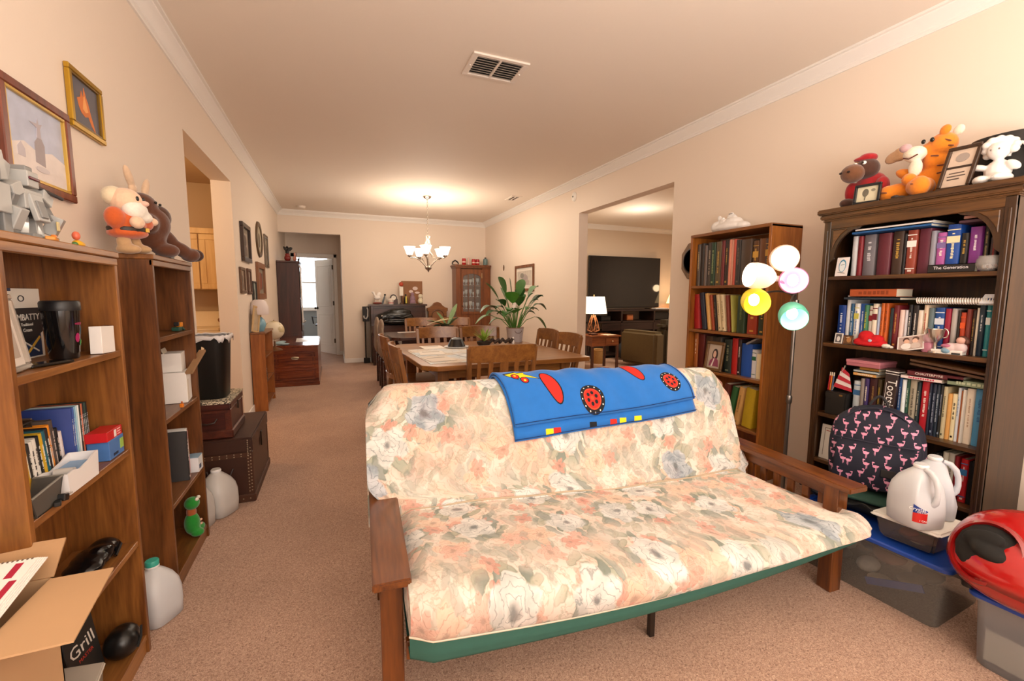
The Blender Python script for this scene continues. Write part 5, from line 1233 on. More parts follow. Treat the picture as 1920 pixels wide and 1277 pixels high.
soft('hand', [((.075, -.035, .108), (.022, .016, .014))], fuzzy('#e8c4a4'), t, .004); soft('hand', [((-.028, -.045, .098), (.026, .018, .020))], fuzzy('#e8c4a4'), t, .004)
MB().lathe([(.056, .0), (.058, .012), (.056, .016)], 24, c=(0, 0, .068), sy=.86).build('belt', plain('#2a1c14', .5), t); MB().cb((.012, -.050, .076), (.018, .004, .014)).build('buckle', plain('#d8a83a', .3, .7), t, bevel=.001)
t = thing('plush_toy', 'dark brown plush moose with pale antlers sprawled on the second bookcase', 'plush toy', (-.745, 2.46, 1.441), R(90)); t.scale = (1.42, 1.42, 1.42)
M_BR = fuzzy('#5a3018')
soft('body', [((-.03, .0, .085), (.055, .050, .065)), ((-.045, .005, .155), (.045, .040, .040)), ((-.03, -.03, .105), (.040, .030, .045)), ((.03, -.03, .070), (.055, .024, .022), (0, .7, -.5)), ((.065, -.06, .035), (.045, .024, .022), (0, .5, -.6)), ((.095, -.075, .022), (.030, .030, .024)),
              ((-.03, -.045, .025), (.035, .035, .022)), ((-.08, -.02, .10), (.03, .026, .030))], M_BR, t)
soft('snout', [((-.012, -.025, .128), (.034, .034, .038))], fuzzy('#4a2812'), t)
for c, r_ in (((-.105, .01, .225), (0, -.7, 0)), ((.015, .01, .220), (0, .6, 0))): soft('antler', [(c, (.014, .010, .040), r_), ((c[0] + (.02 if c[0] < -.05 else -.008), c[1], c[2] - .028), (.022, .010, .014))], fuzzy('#d8b898'), t, .004)
soft('ear', [((.018, 0, .175), (.026, .010, .012), (0, .4, 0))], M_BR, t, .004)
for sx in (-1, 1): MB().ell((-.045 + sx * .018, -.036, .165), .004).build('eye', plain('#0e0c0a', .2), t)
soft('paw_sole', [((.108, -.085, .022), (.016, .028, .022))], fuzzy('#3a1e10'), t, .004)
t = thing('toy_figure', 'small grey and white toy vehicle under the moose plush leg', 'toy figure', (-.70, 2.50, 1.441), LX_)
part('hull', [((0, 0, .014), (.06, .03, .018)), ((.005, 0, .028), (.03, .022, .014), (0, .3, 0))], M_GR); part('white_fin', [((.03, -.006, .03), (.008, .018, .03), (0, -.3, 0))], plain('#e4e0dc', .4)); part('dark_wheel', [], M_DKG, cyls=[((-.035, -.018, .010), (-.035, .018, .010), .010, .010, 12)])
t = thing('toy_figure', 'grey ring-shaped toy part standing behind the moose plush leg', 'toy figure', (-.77, 2.585, 1.441), LX_)
MB().tube([(.018 * math.cos(2*PI*i/16), 0, .055 + .018 * math.sin(2*PI*i/16)) for i in range(16)], .004, 6, closed=True).build('ring', M_GR2, t); MB().cyl((0, 0, 0), (0, 0, .04), .004, n=8).build('stem', M_GR2, t)

# bookcase one, upper shelf (z 1.098)
Z1 = 1.098
photo_frame('silver-rimmed glass photo frame seen edge-on at the left', (-.70, 1.378, Z1), (R(-8), 0, R(100)), .15, .185, plain('#c8c0b6', .2, .6), '#a89c90', .014, .012, mount='#d8d0c8')
photo_frame('black and gold sign with white lettering, upper shelf of nearest bookcase', (-.795, 1.50, Z1), (R(-5), 0, LX_), .17, .185, '#a87f3a', '#161412', .007, .010)
sg = [o for o in scene.objects if o.type == 'EMPTY' and o.name.startswith('framed_picture')][-1]
for b_, sz, z in (('MADE', .036, .150), ('UP', .040, .105), ('of', .02, .076), ('TEAM', .030, .048), ('WORK', .02, .022)): text('sign_lettering', b_, sz, plain('#e6ddc8', .6), sg, (.0, -.0062, z), (R(90), 0, 0), sx=.75)
for z in (.128, .084, .062, .034): MB().box((-.06, -.0068, z), (.06, -.0052, z + .0018)).build('sign_rule', plain('#b8935a', .5), sg)
t = thing('book', 'white and navy soda-style poster book with banner lettering behind the cup', 'book', (-.81, 1.665, Z1), LX_)
MB().box((-.075, 0, 0), (.075, .012, .20)).build('cover', plain('#e2ddd4', .6, var=.02), t, bevel=.001); MB().box((-.073, .001, .001), (.076, .011, .199)).build('page_block', M_PAGE, t)
MB().prism([(-.07, .005), (.06, .005), (.06, .09), (-.0, .13), (-.07, .09)], 'y', -.0012, .001).build('navy_print', plain('#1f3358', .5), t, flat=True)
MB().prism([(-.07, .07), (.0, .04), (.07, .075), (.07, .145), (-.07, .145)], 'y', -.0020, .001).build('dark_print', plain('#191a20', .5), t, flat=True)
MB().bar((-.07, -.003, .075), (.04, -.003, .018), .004, .002, (0, 1, 0)).build('white_line', plain('#e8e4dc', .5), t); MB().bar((-.02, -.003, .01), (.05, -.003, .06), .006, .002, (0, 1, 0)).build('yellow_line', plain('#d8a83a', .5), t)
text('title_lettering', 'AMBATTY', .026, plain('#f0ece4', .5), t, (.0, -.0025, .118), (R(90), 0, 0)); text('title_lettering', 'Traditional', .012, plain('#e8e4dc', .5), t, (0, -.0025, .098), (R(90), 0, 0)); text('title_lettering', 'Cream', .014, plain('#e8e4dc', .5), t, (0, -.0025, .082), (R(90), 0, 0))
MB().tube([(-.012 + .012 * math.cos(a), -.001, .172 + .008 * math.sin(a)) for a in [2*PI*i/16 for i in range(16)]], .0012, 5, closed=True).build('emblem', plain('#2a2a30', .5), t)
MB().box((-.073, -.0008, .192), (-.05, 0, .2005)).build('navy_print', plain('#1f3358', .5), t)
t = thing('tumbler', 'large black lidded tumbler with colourful print on the upper shelf', 'cup', (-.722, 1.64, Z1), R(75))
M_BK = plain('#0d0d0f', .18, coat=.6, var=.01)
MB().lathe([(.030, 0), (.032, .004), (.040, .125), (.041, .145), (.039, .145), (.036, .12), (.028, .006), (0, .005)], 32).build('cup_body', M_BK, t)
MB().lathe([(.0425, .138), (.043, .142), (.043, .160), (.040, .165), (.036, .166), (.034, .160), (0, .160)], 32).build('lid', plain('#17171a', .4), t)
def curved(name, poly, mat, off=.0006):
    vs = [];
    for u, z in poly:
        r = .032 + .008 * (z / .125) + off; a = -PI / 2 + u / r; vs.append((r * math.cos(a), r * math.sin(a), z))
    n = len(vs); bm = bmesh.new(); f = bm.faces.new([bm.verts.new(v) for v in vs]); bmesh.ops.triangulate(bm, faces=[f])
    me = bpy.data.meshes.new(name); bm.to_mesh(me); bm.free(); me.materials.append(mat); o = bpy.data.objects.new(name, me); COL.objects.link(o); o.parent = t
for c, cu_, cz, rx, ry, nm in (('#8a1a4a', .012, .100, .020, .004, 0), ('#a01c5a', .002, .060, .008, .014, 0), ('#2a9a4a', .018, .045, .008, .010, 0), ('#2a6a8a', .024, .080, .008, .014, 0), ('#6a2a8a', .034, .060, .006, .018, 0), ('#c83a6a', .030, .092, .006, .005, 0), ('#88c83a', .020, .047, .004, .005, 0)):
    curved('cup_print', oval(cu_, cz, rx, ry, 9), plain(c, .4), .0008 if c != '#88c83a' else .0014)
t = thing('box', 'white folded card box standing right of the black tumbler', 'box', (-.70, 1.762, Z1), LX_); t.name = 'white_card_box'
part('box_front', [((-.005, -.02, .042), (.085, .03, .084), (0, R(2), 0))], plain('#ece8e4', .7, var=.02), bev=.001); part('box_flap', [((.042, -.012, .04), (.024, .026, .078), (0, R(-2), 0))], plain('#e2ded8', .7, var=.02), bev=.001)
t = thing('phone', 'flat black phone lying between the silver frame and tumbler', 'phone', (-.70, 1.50, Z1), R(70))
part('phone_body', [((0, 0, .004), (.11, .045, .007))], plain('#15130f', .3)); part('screen', [((0, 0, .0078), (.10, .040, .0008))], plain('#0a0a0c', .1), bev=0)

# middle shelf (z .758)
Z2 = .758
t = thing('media_box', 'dark translucent open bin holding disc cases on the middle shelf', 'bin', (-.74, 1.41, Z2), LX_)
bb = MB(); bb.box((-.10, -.03, 0), (.13, .075, .004)).box((-.10, .071, .004), (.13, .075, .19)).box((-.10, -.03, .004), (-.096, .075, .19)).box((.126, .02, .004), (.13, .075, .19))
bb.build('bin_walls', milky('#4a4038', .72), t); MB().tube([(-.10, -.03, .19), (-.10, .075, .19), (.13, .075, .192), (.13, .02, .19)], .004, 6).build('bin_rim', plain('#5a5048', .4), t)
MB().box((-.1, .0, .192), (.10, .07, .196)).build('bin_cover', plain('#1c1a18', .5), t)
dv = [('#8a1c28', 'dark red'), ('#6a2a3a', 'burgundy'), ('#b04a6a', 'rose pink'), ('#5a3a6a', 'purple'), ('#2a4a8a', 'blue'), ('#24386a', 'navy'), ('#e0b81c', 'bright yellow'), ('#c89a2a', 'amber'), ('#2a2624', 'charcoal'), ('#e4e0d8', 'white'), ('#d8d4cc', 'off-white'),
      ('#1a1a1c', 'black'), ('#c8a01c', 'ochre'), ('#1c5a6a', 'teal'), ('#241c1c', 'brownish black')]
y = 1.345
for i, (c, nm) in enumerate(dv):
    h = .122 + .003 * i; wd = .0135
    book('%s disc case, %s in the row on the middle shelf' % (nm, ORD[i + 1]), (-.722, y, Z2 + .005), wd, h, .11, c, (0, R(-7), LX_), 'disc cases on the middle shelf', 'disc_case', tcol='#e8e4d8' if i not in (6, 9, 10) else '#2a2420', cat='disc case')
    y += .0138
tall = [('#e08a1c', 'orange', .168), ('#4a403c', 'grey-brown', .178), ('#17171a', 'glossy black', .150), ('#d8d0d0', 'pale checked', .135)]
for i, (c, nm, h) in enumerate(tall):
    book('%s tall slim case, %s after the disc row' % (nm, ORD[i + 1]), (-.728, y + .004, Z2 + .004), .015, h, .10, c, (0, R(-6), LX_), 'disc cases on the middle shelf', 'disc_case', tcol='#c8b8b0', cat='disc case'); y += .0165
mags = [('#28408a', 'deep blue'), ('#3a5aa0', 'mid blue'), ('#7aa8c8', 'light blue'), ('#a8c8d4', 'pale blue'), ('#dfe4e4', 'white'), ('#1c2420', 'green-black'), ('#c06a4a', 'salmon'), ('#1a1a1e', 'black'), ('#24443c', 'dark teal'), ('#101214', 'jet black')]
y = 1.650
for i, (c, nm) in enumerate(mags):
    book('%s large slim book, %s of the tall books, middle shelf' % (nm, ORD[i + 1]), (-.725, y, Z2 + .001), .0085, .19, .11, c, (0, 0, LX_), 'tall slim books on the middle shelf', tcol='#c8ccd4' if i < 2 or i > 4 else None); y += .0092
t = thing('box', 'glossy blue carton with green panel on the middle shelf', 'box', (-.70, 1.775, Z2), R(90)); t.name = 'blue_carton'
MB().box((-.065, -.03, 0), (.035, .025, .062)).build('carton_body', plain('#4a78b8', .4, var=.05), t, bevel=.001); MB().box((.008, -.0312, .018), (.031, -.029, .05)).build('green_print', plain('#9ac05a', .5), t); MB().box((-.04, -.0312, .008), (-.010, -.029, .016)).build('dark_print', plain('#1c2c4a', .5), t)
t = thing('box', 'flat red box with white lettering lying on the blue carton', 'box', (-.70, 1.770, Z2 + .0625), R(90)); t.name = 'red_box'
MB().box((-.068, -.03, 0), (.035, .025, .030)).build('box_body', plain('#c41c22', .35), t, bevel=.001); MB().box((-.02, -.0312, .004), (-.008, -.029, .026)).build('white_print', plain('#e8e4e0', .5), t)
for k in range(3): MB().box((.0, -.0310, .006 + k * .008), (.022, -.029, .009 + k * .008)).build('lettering_line', plain('#f0c8c4', .5), t)
t = thing('desk_caddy', 'white scooped plastic caddy standing at the middle shelf edge', 'caddy', (-.688, 1.535, Z2), R(90))
pf = [(-.085, 0), (.065, 0), (.072, .07), (.06, .072), (.02, .060), (-.03, .052), (-.06, .060), (-.09, .058)]
m = MB(); m.prism(pf, 'y', -.032, -.029).prism(pf, 'y', .029, .032).prism([(-.085, 0), (.065, 0), (.065, .003), (-.085, .003)], 'y', -.029, .029).prism([(.065, 0), (.072, .07), (.069, .07), (.062, 0)], 'y', -.029, .029).prism([(-.085, 0), (-.09, .058), (-.087, .058), (-.082, 0)], 'y', -.029, .029)
m.build('caddy_body', plain('#ebe8e8', .3, var=.01, coat=.3), t); MB().box((-.02, -.027, .045), (.06, .027, .048)).build('tape_insert', plain('#7aa0c8', .4), t); MB().cyl((-.03, -.02, .045), (-.03, .02, .045), .012, n=16).build('tape_roll', plain('#c8c4c0', .3), t)
t = thing('tray', 'smoky grey plastic tray at the left end of the middle shelf', 'tray', (-.690, 1.384, Z2), R(90))
m = MB(); m.prism([(-.06, 0), (.03, 0), (.055, .06), (-.075, .05)], 'y', -.028, -.025).prism([(-.06, 0), (.03, 0), (.03, .003), (-.06, .003)], 'y', -.028, .03).prism([(.03, 0), (.055, .06), (.051, .06), (.026, 0)], 'y', -.028, .03)
m.build('tray_body', milky('#5a5650', .8), t); MB().tube([(-.075, -.027, .05), (.055, -.027, .06), (.055, .03, .06)], .003, 6).build('tray_rim', plain('#7a766e', .4), t)
t = thing('clip', 'black binder clip and lighter lying by the white caddy', 'clip', (-.655, 1.415, Z2), R(90)); t.name = 'binder_clip'
part('clip_body', [((0, 0, .010), (.022, .016, .018), (0, .3, 0))], plain('#0f0f10', .3)); MB().tube([(.0, 0, .018), (.02, -.008, .012), (.034, -.004, .008), (.02, .004, .012)], .0016, 6).build('clip_wire', plain('#c8c8c8', .2, .9), t); part('strap', [((-.026, 0, .006), (.03, .014, .010), (0, 0, .4))], plain('#141414', .5))

# lower shelf (z .425) and the open carton at the left edge
t = thing('plastic_bag', 'crumpled glossy black plastic bag on the lower shelf', 'bag', (-.735, 1.70, .426), R(90)); t.name = 'black_bag'
soft('bag_body', [((0, 0, .025), (.085, .05, .028)), ((.05, -.01, .03), (.045, .04, .03)), ((-.05, 0, .022), (.045, .05, .022)), ((.02, -.02, .04), (.04, .03, .018), (0, .4, 0))], plain('#0c0c0e', .15, var=.2, scale=25, bump=.8), t, .005, 1)
MB().tube([(.02, -.05, .012), (.06, -.05, .03), (.09, -.03, .03)], .006, 6).build('bag_handle', plain('#101012', .2), t)
M_CARD = plain('#c09a72', .75, var=.06, scale=8); M_CARD2 = plain('#ab8660', .8, var=.06, scale=8)
t = thing('cardboard_box', 'open brown cardboard box full of papers at the lower left', 'box', (-.725, 1.115, .30))
BW, BD, BH = .23, .27, .345     # x width, y depth, height
m = MB(); th = .004
m.box((-BW/2, -BD/2, 0), (BW/2, BD/2, th)).box((-BW/2, -BD/2, 0), (-BW/2 + th, BD/2, BH)).box((BW/2 - th, -BD/2, 0), (BW/2, BD/2, BH)).box((-BW/2, -BD/2, 0), (BW/2, -BD/2 + th, BH)).box((-BW/2, BD/2 - th, 0), (BW/2, BD/2, BH))
m.build('carton_walls', M_CARD, t)
def flap(name, pts, mat): MB().add(pts, [(0, 1, 2, 3)]).build(name, mat, t, thick=.004, angle=.5)
flap('flap', [(BW/2, BD/2 - .01, BH), (BW/2 + .105, BD/2 + .005, BH - .008), (BW/2 + .135, -BD/2 + .03, BH - .012), (BW/2, -BD/2 + .01, BH)], M_CARD)
flap('flap', [(-BW/2, BD/2, BH), (BW/2, BD/2, BH), (BW/2 + .01, BD/2 + .04, BH + .07), (-BW/2, BD/2 + .05, BH + .065)], M_CARD2)
flap('flap', [(-BW/2, -BD/2, BH), (BW/2, -BD/2, BH), (BW/2 + .02, -BD/2 - .05, BH - .10), (-BW/2, -BD/2 - .05, BH - .10)], M_CARD)
t2 = thing('paper_stack', 'stack of white printed papers with green and red shapes in the open box', 'papers', (-.708, 1.125, .672), rot=(R(11), 0, 0))
for i in range(5): MB().box((-.10 + .003 * i, -.12 + .004 * i, .003 * i), (.095 - .002 * i, .122 - .003 * i, .003 * i + .0022)).build('sheet', plain('#efeae4', .7, var=.02), t2)
MB().prism(oval(-.03, .05, .055, .065), 'z', .0148, .0154).build('green_print', plain('#a4cc3c', .6), t2, flat=True); MB().prism(oval(.03, -.05, .022, .022), 'z', .0156, .016).build('yellow_print', plain('#f0cc1c', .6), t2, flat=True)
MB().prism([(.056, .055), (.069, .055), (.069, .098), (.056, .098)], 'z', .0148, .0154).build('red_print', plain('#a8203c', .6), t2, flat=True); MB().prism([(.068, -.03), (.080, -.04), (.082, .045), (.070, .045)], 'z', .0148, .0154).build('red_print', plain('#a8203c', .6), t2, flat=True)
hp = MB()
for i in range(22): hp.cb((-.09 + .008 * i, .108, .0150), (.003, .004, .0012))
hp.build('punched_holes', plain('#6a5a4a', .8), t2, flat=True)['kind'] = 'stuff'
t = thing('cardboard_box', 'closed cardboard box underneath the open box, mostly out of frame', 'box', (-.725, 1.115, 0))
MB().box((-.115, -.135, 0), (.115, .135, .297)).build('carton_walls', M_CARD2, t, bevel=.002); MB().box((-.116, -.02, .296), (.116, .02, .2985)).build('packing_tape', plain('#b89a6a', .3), t)

# bottom shelf (z .07)
t = thing('box', 'black box with white and red lettering on the bottom shelf', 'box', (-.745, 1.655, .071), R(78), rot=(R(-8), 0, R(78))); t.name = 'black_carton'
MB().box((-.06, 0, 0), (.06, .05, .20)).build('carton_body', plain('#23211f', .5), t, bevel=.002); text('title_lettering', 'Grill', .055, plain('#d8d0c8', .5), t, (.0, -.001, .125), (R(90), R(-6), 0)); text('title_lettering', 'MASTER', .016, plain('#b83a2c', .5), t, (.005, -.001, .09), (R(90), R(-6), 0))
t = thing('black_case', 'rounded black case lying low on the bottom shelf right part', 'case', (-.70, 1.745, .071), R(90))
soft('case_body', [((0, 0, .045), (.05, .05, .05)), ((.02, .0, .05), (.04, .045, .045))], plain('#121212', .3), t, .006); MB().tube([(-.02, -.048, .03), (.0, -.052, .05), (.02, -.048, .08)], .004, 6).build('seam', plain('#2a2a2a', .3), t)
t = thing('food_container', 'small clear plastic tub with rounded rim on the bottom shelf', 'container', (-.70, 1.475, .071), R(90))
MB().lathe([(.06, 0), (.066, .006), (.076, .13), (.084, .136), (.084, .144), (.078, .144), (.070, .13), (.058, .01)], 4, mat=Matrix.Rotation(R(45), 4, 'Z'), sx=1.1, sy=.8).build('tub', milky('#b0a490', .62), t, bevel=.012, seg=3, angle=.8)
MB().lathe([(.085, .140), (.086, .146), (.080, .149)], 4, mat=Matrix.Rotation(R(45), 4, 'Z'), sx=1.1, sy=.8).build('rim', milky('#c8beb0', .8), t, bevel=.01, seg=2)
book('navy blue folder standing at the left of the bottom shelf', (-.68, 1.335, .071), .03, .24, .13, '#1c2a5a', (0, R(-4), LX_), name='folder', cat='folder')

# bookcase two contents
t = thing('toy_figure', 'orange and dark green toy vehicle on the second bookcase upper shelf', 'toy figure', (-.70, 2.56, 1.106), LX_)
part('green_base', [((-.02, 0, .010), (.05, .03, .018)), ((.03, 0, .008), (.04, .03, .012), (0, .3, 0))], plain('#1f4a3c', .4)); part('orange_body', [((.008, -.004, .030), (.026, .022, .022))], plain('#e08a1c', .4)); part('dark_part', [((-.02, 0, .034), (.016, .02, .018))], plain('#1c1c1e', .4)); part('orange_arm', [((.028, -.004, .024), (.012, .012, .010))], plain('#d0701c', .4))
t = thing('white_box', 'upper white carton of the stack on the second bookcase', 'box', (-.745, 2.575, .91), R(97))
part('carton_body', [((0, 0, .045), (.115, .10, .09))], plain('#e6e2de', .7, var=.02), bev=.001); part('lid_flap', [((-.01, .02, .098), (.09, .004, .03), (R(-20), 0, 0))], plain('#c9bdac', .7), bev=.0005)
t = thing('white_box', 'lower larger white carton with cream panel on the second bookcase', 'box', (-.735, 2.562, .761), R(97))
part('carton_body', [((0, 0, .074), (.135, .12, .147))], plain('#ebe7e3', .7, var=.02), bev=.001); part('cream_panel', [((-.04, -.0605, .06), (.05, .001, .10))], plain('#dcd4c6', .7), bev=0)
t = thing('wooden_stick', 'short broken wooden slat sticking out beside the black waste bin', 'stick', (-.655, 2.50, .905), rot=(R(4), 0, 0))
MB().bar((-.0, 0, 0), (.0, .26, .06), .012, .03, (1, 0, 0)).build('slat', plain('#9a7550', .7, var=.15), t, bevel=.001); MB().add([(-.006, .255, .045), (.006, .255, .045), (.006, .275, .07), (-.006, .27, .08), (0, .285, .055)], [(0, 1, 4), (1, 2, 4), (2, 3, 4), (3, 0, 4), (0, 3, 2, 1)]).build('splintered_end', plain('#c8aa84', .8), t)
t = thing('toy_figure', 'small orange toy piece by the white cartons', 'toy figure', (-.665, 2.40, .761), LX_)
part('body', [((0, 0, .01), (.018, .014, .018))], plain('#d8781c', .4)); part('peg', [((.004, 0, .024), (.006, .006, .010))], plain('#b85a14', .4))
for i, (c, nm, h) in enumerate((('#2a2a2c', 'dark patterned', .24), ('#c8c4c0', 'pale grey', .25), ('#c82438', 'red', .235), ('#e0a8a8', 'pink', .225))):
    book('%s magazine standing on the second bookcase shelf below the white cartons' % nm, (-.675 - .005 * i, 2.475 + .022 * i, .386), .018, h, .12, c, (0, 0, LX_), 'magazines on the second left bookcase', 'magazine', tcol='#e8e0d8' if i != 1 else '#3a3a3a', cat='magazine')
t = thing('tissue_box', 'blue, white and yellow carton at the third shelf edge, second bookcase', 'box', (-.705, 2.615, .386), R(90))
MB().box((-.05, -.045, 0), (.025, .055, .075)).build('carton_body', plain('#dfe4e8', .5, var=.04), t, bevel=.001); MB().box((-.05, -.045, .0745), (.025, .055, .0765)).build('blue_top', plain('#8fb0c8', .5), t); MB().box((.0245, -.045, .02), (.0262, .05, .07)).build('yellow_side', plain('#d8c83a', .5), t); MB().box((-.04, -.0462, .015), (-.01, -.044, .035)).build('dark_print', plain('#3a4a6a', .5), t)
t = thing('plush_toy', 'bright green plush creature on the bottom shelf of the second bookcase', 'plush toy', (-.70, 2.545, .071), R(90))
M_GN = fuzzy('#1f8a2c')
soft('body', [((0, 0, .06), (.035, .035, .06)), ((.035, -.02, .02), (.04, .025, .018)), ((-.02, -.025, .018), (.03, .03, .018))], M_GN, t, .005); soft('head', [((0, -.005, .165), (.036, .034, .032))], M_GN, t, .005); soft('neck', [((0, 0, .12), (.022, .022, .035))], fuzzy('#a8562a'), t, .005)
for sx in (-1, 1): MB().ell((sx * .014, -.03, .188), .009).build('eye', plain('#e8e0d0', .4), t); MB().ell((.03, -.03, .05 + sx * .01), (.010, .006, .006)).build('claw', plain('#e8b8a0', .5), t)

# jugs on the floor between and beyond the bookcases
jug('clear gallon jug with teal cap on the carpet between the left bookcases', (-.69, 2.02, 0), R(60), '#3aa896', '#dcdde0', False, .93, False)
jug('milky uncapped jug on the carpet just past the second bookcase', (-.750, 2.765, 0), R(70), None, '#dfdcd8', False, 1.12, False)
jug('milky uncapped jug touching the studded trunk', (-.662, 2.912, 0), R(60), None, '#dfdcd8', False, 1.1, False)

# ------------------------------------------------------------ trunks, waste bin
W_TR = wood('#351a0e', '#5a3018', 'y'); M_ST = plain('#a8957a', .35, .7)
def trunk(label, loc, L_, D_, H_, col, edge, studs=True, x_depth=None, cloth=False):
    """trunk standing along the wall: x depth D_, y length L_"""
    t = thing('trunk', label, 'trunk', loc)
    MB().box((0, 0, .03), (D_, L_, H_ * .78)).build('trunk_body', col, t, bevel=.004); MB().box((-.006, -.006, H_ * .78), (D_ + .006, L_ + .006, H_)).build('lid', col, t, bevel=.008, seg=2)
    MB().box((-.004, -.008, 0), (D_ + .010, L_ + .008, .05)).build('base_moulding', edge, t, bevel=.006)
    bb_ = [((x, y_, .05), (x + .03, y_ + .004, H_ * .77)) for x in (0, D_ - .03) for y_ in (-.003, L_ - .001)] + [((D_ - .001, y_, .05), (D_ + .003, y_ + .03, H_ * .77)) for y_ in (0, L_ - .03)] + [((0, -.0035, H_ * .70), (D_, .001, H_ * .77))]
    for a_, c_ in bb_: MB().box(a_, c_).build('edge_binding', edge, t, bevel=.001)
    if studs:
        s = MB(); pts = []
        for k in range(14): pts += [(.012, -.004, .07 + k * (H_ * .66) / 13), (D_ - .022, -.004, .07 + k * (H_ * .66) / 13), (D_ - .008, -.004, .075 + k * (H_ * .66) / 13)]
        for k in range(9): pts += [(.02 + k * (D_ - .04) / 8, -.004, H_ * .72), (.02 + k * (D_ - .04) / 8, -.004, H_ * .755), (.02 + k * (D_ - .04) / 8, -.0085, .025)]
        for k in range(6): pts += [(D_ - .02, -.007, H_ * .81 + k * H_ * .03)]
        for p in pts: s.lathe([(.0042, 0), (.0035, .002), (0, .0032)], 6, mat=Matrix.Rotation(R(90), 4, 'X'), c=p)
        s.build('stud', M_ST, t, weld=False)['kind'] = 'stuff'
    MB().tube([(D_ * .3, -.006, H_ * .55), (D_ * .34, -.022, H_ * .47), (D_ * .5, -.026, H_ * .44), (D_ * .66, -.022, H_ * .47), (D_ * .7, -.006, H_ * .55)], .006, 8).build('side_handle', plain('#2c1810', .5), t)
    MB().box((D_ + .005, L_ * .48, H_ * .62), (D_ + .012, L_ * .54, H_ * .86)).build('hasp', plain('#2a2018', .4, .6), t, bevel=.002)
    return t
trunk('large dark leather trunk with brass studs on the carpet', (-.838, 3.01, 0), .65, .34, .41, plain('#3a1e12', .45, var=.15, scale=20), plain('#4a2a18', .5, var=.1), True)
t = trunk('smaller dark red wooden trunk stacked on the studded trunk', (-.838, 3.04, .411), .37, .235, .225, wood('#2c0f0a', '#4e1e14', 'x'), wood('#38160e', '#5a2818', 'y'), False)
t = thing('table_runner', 'paisley grey and cream cloth on top of the smaller trunk', 'cloth', (-.838, 3.04, .637))
def paisley():
    m, nt, b = newmat('paisley'); tc = N(nt, 'ShaderNodeTexCoord'); v = N(nt, 'ShaderNodeTexWave'); v.wave_type = 'RINGS'; v.inputs['Scale'].default_value = 9; v.inputs['Distortion'].default_value = 14; v.inputs['Detail Scale'].default_value = 4
    nt.links.new(tc.outputs['Object'], v.inputs[0]); cr = N(nt, 'ShaderNodeValToRGB'); nt.links.new(v.outputs['Fac'], cr.inputs[0]); cr.color_ramp.elements[0].position = .4; cr.color_ramp.elements[0].color = hexc('#4a4238'); cr.color_ramp.elements[1].position = .55; cr.color_ramp.elements[1].color = hexc('#cfc2a8')
    nt.links.new(cr.outputs[0], b.inputs['Base Color']); b.inputs['Roughness'].default_value = .9; return m
M_PAIS = paisley()
MB().grid(lambda u, v: (-.002 + .243 * u, -.008 + .386 * v, .003 + .001 * math.sin(u * 20) * math.sin(v * 17)), 16, 20).build('cloth_sheet', M_PAIS, t, thick=.003); MB().box((.236, -.008, -.012), (.240, .378, .004)).box((-.0, -.012, -.012), (.24, -.008, .004)).build('hem', M_PAIS, t)
t = thing('waste_bin', 'tall black waste bin with a white liner on the small trunk', 'waste bin', (-.722, 3.20, .642))
m = MB(); k_ = 28; rings = []
for z, sx, sy in ((0, .082, .095), (.01, .086, .10), (.35, .104, .125), (.372, .108, .13), (.372, .100, .122), (.36, .098, .12), (.03, .08, .094)):
    rings.append([(sx * math.copysign(abs(math.cos(2*PI*i/k_)) ** .5, math.cos(2*PI*i/k_)), sy * math.copysign(abs(math.sin(2*PI*i/k_)) ** .5, math.sin(2*PI*i/k_)), z) for i in range(k_)])
vs = [p for r_ in rings for p in r_]; fs = [tuple(reversed(range(k_)))] + [(i*k_+j, i*k_+(j+1) % k_, (i+1)*k_+(j+1) % k_, (i+1)*k_+j) for i in range(len(rings)-1) for j in range(k_)] + [tuple((len(rings)-1)*k_ + j for j in range(k_))]
m.add(vs, fs).build('bin_body', plain('#0c0d0c', .4), t, angle=.7)
m = MB(); rings = []
for lay, (z, o) in enumerate(((.385, -.004), (.392, .004), (.385, .010), (.362, .011))):
    rings.append([((.108 + o) * math.copysign(abs(math.cos(2*PI*i/56)) ** .5, math.cos(2*PI*i/56)), (.13 + o) * math.copysign(abs(math.sin(2*PI*i/56)) ** .5, math.sin(2*PI*i/56)), z + (.014 * math.sin(i * .9) + .008 * math.sin(i * 2.3) if lay == 3 else .003 * math.sin(i * 1.7))) for i in range(56)])
vs = [p for r_ in rings for p in r_]; m.add(vs, [(i*56+j, i*56+(j+1) % 56, (i+1)*56+(j+1) % 56, (i+1)*56+j) for i in range(3) for j in range(56)]).build('white_liner', plain('#dad6d6', .4, var=.04), t, angle=2, thick=.0015)
MB().box((-.04, -.125, .372), (.03, -.10, .377)).build('hand_slot', plain('#0a0a0a', .5), t)

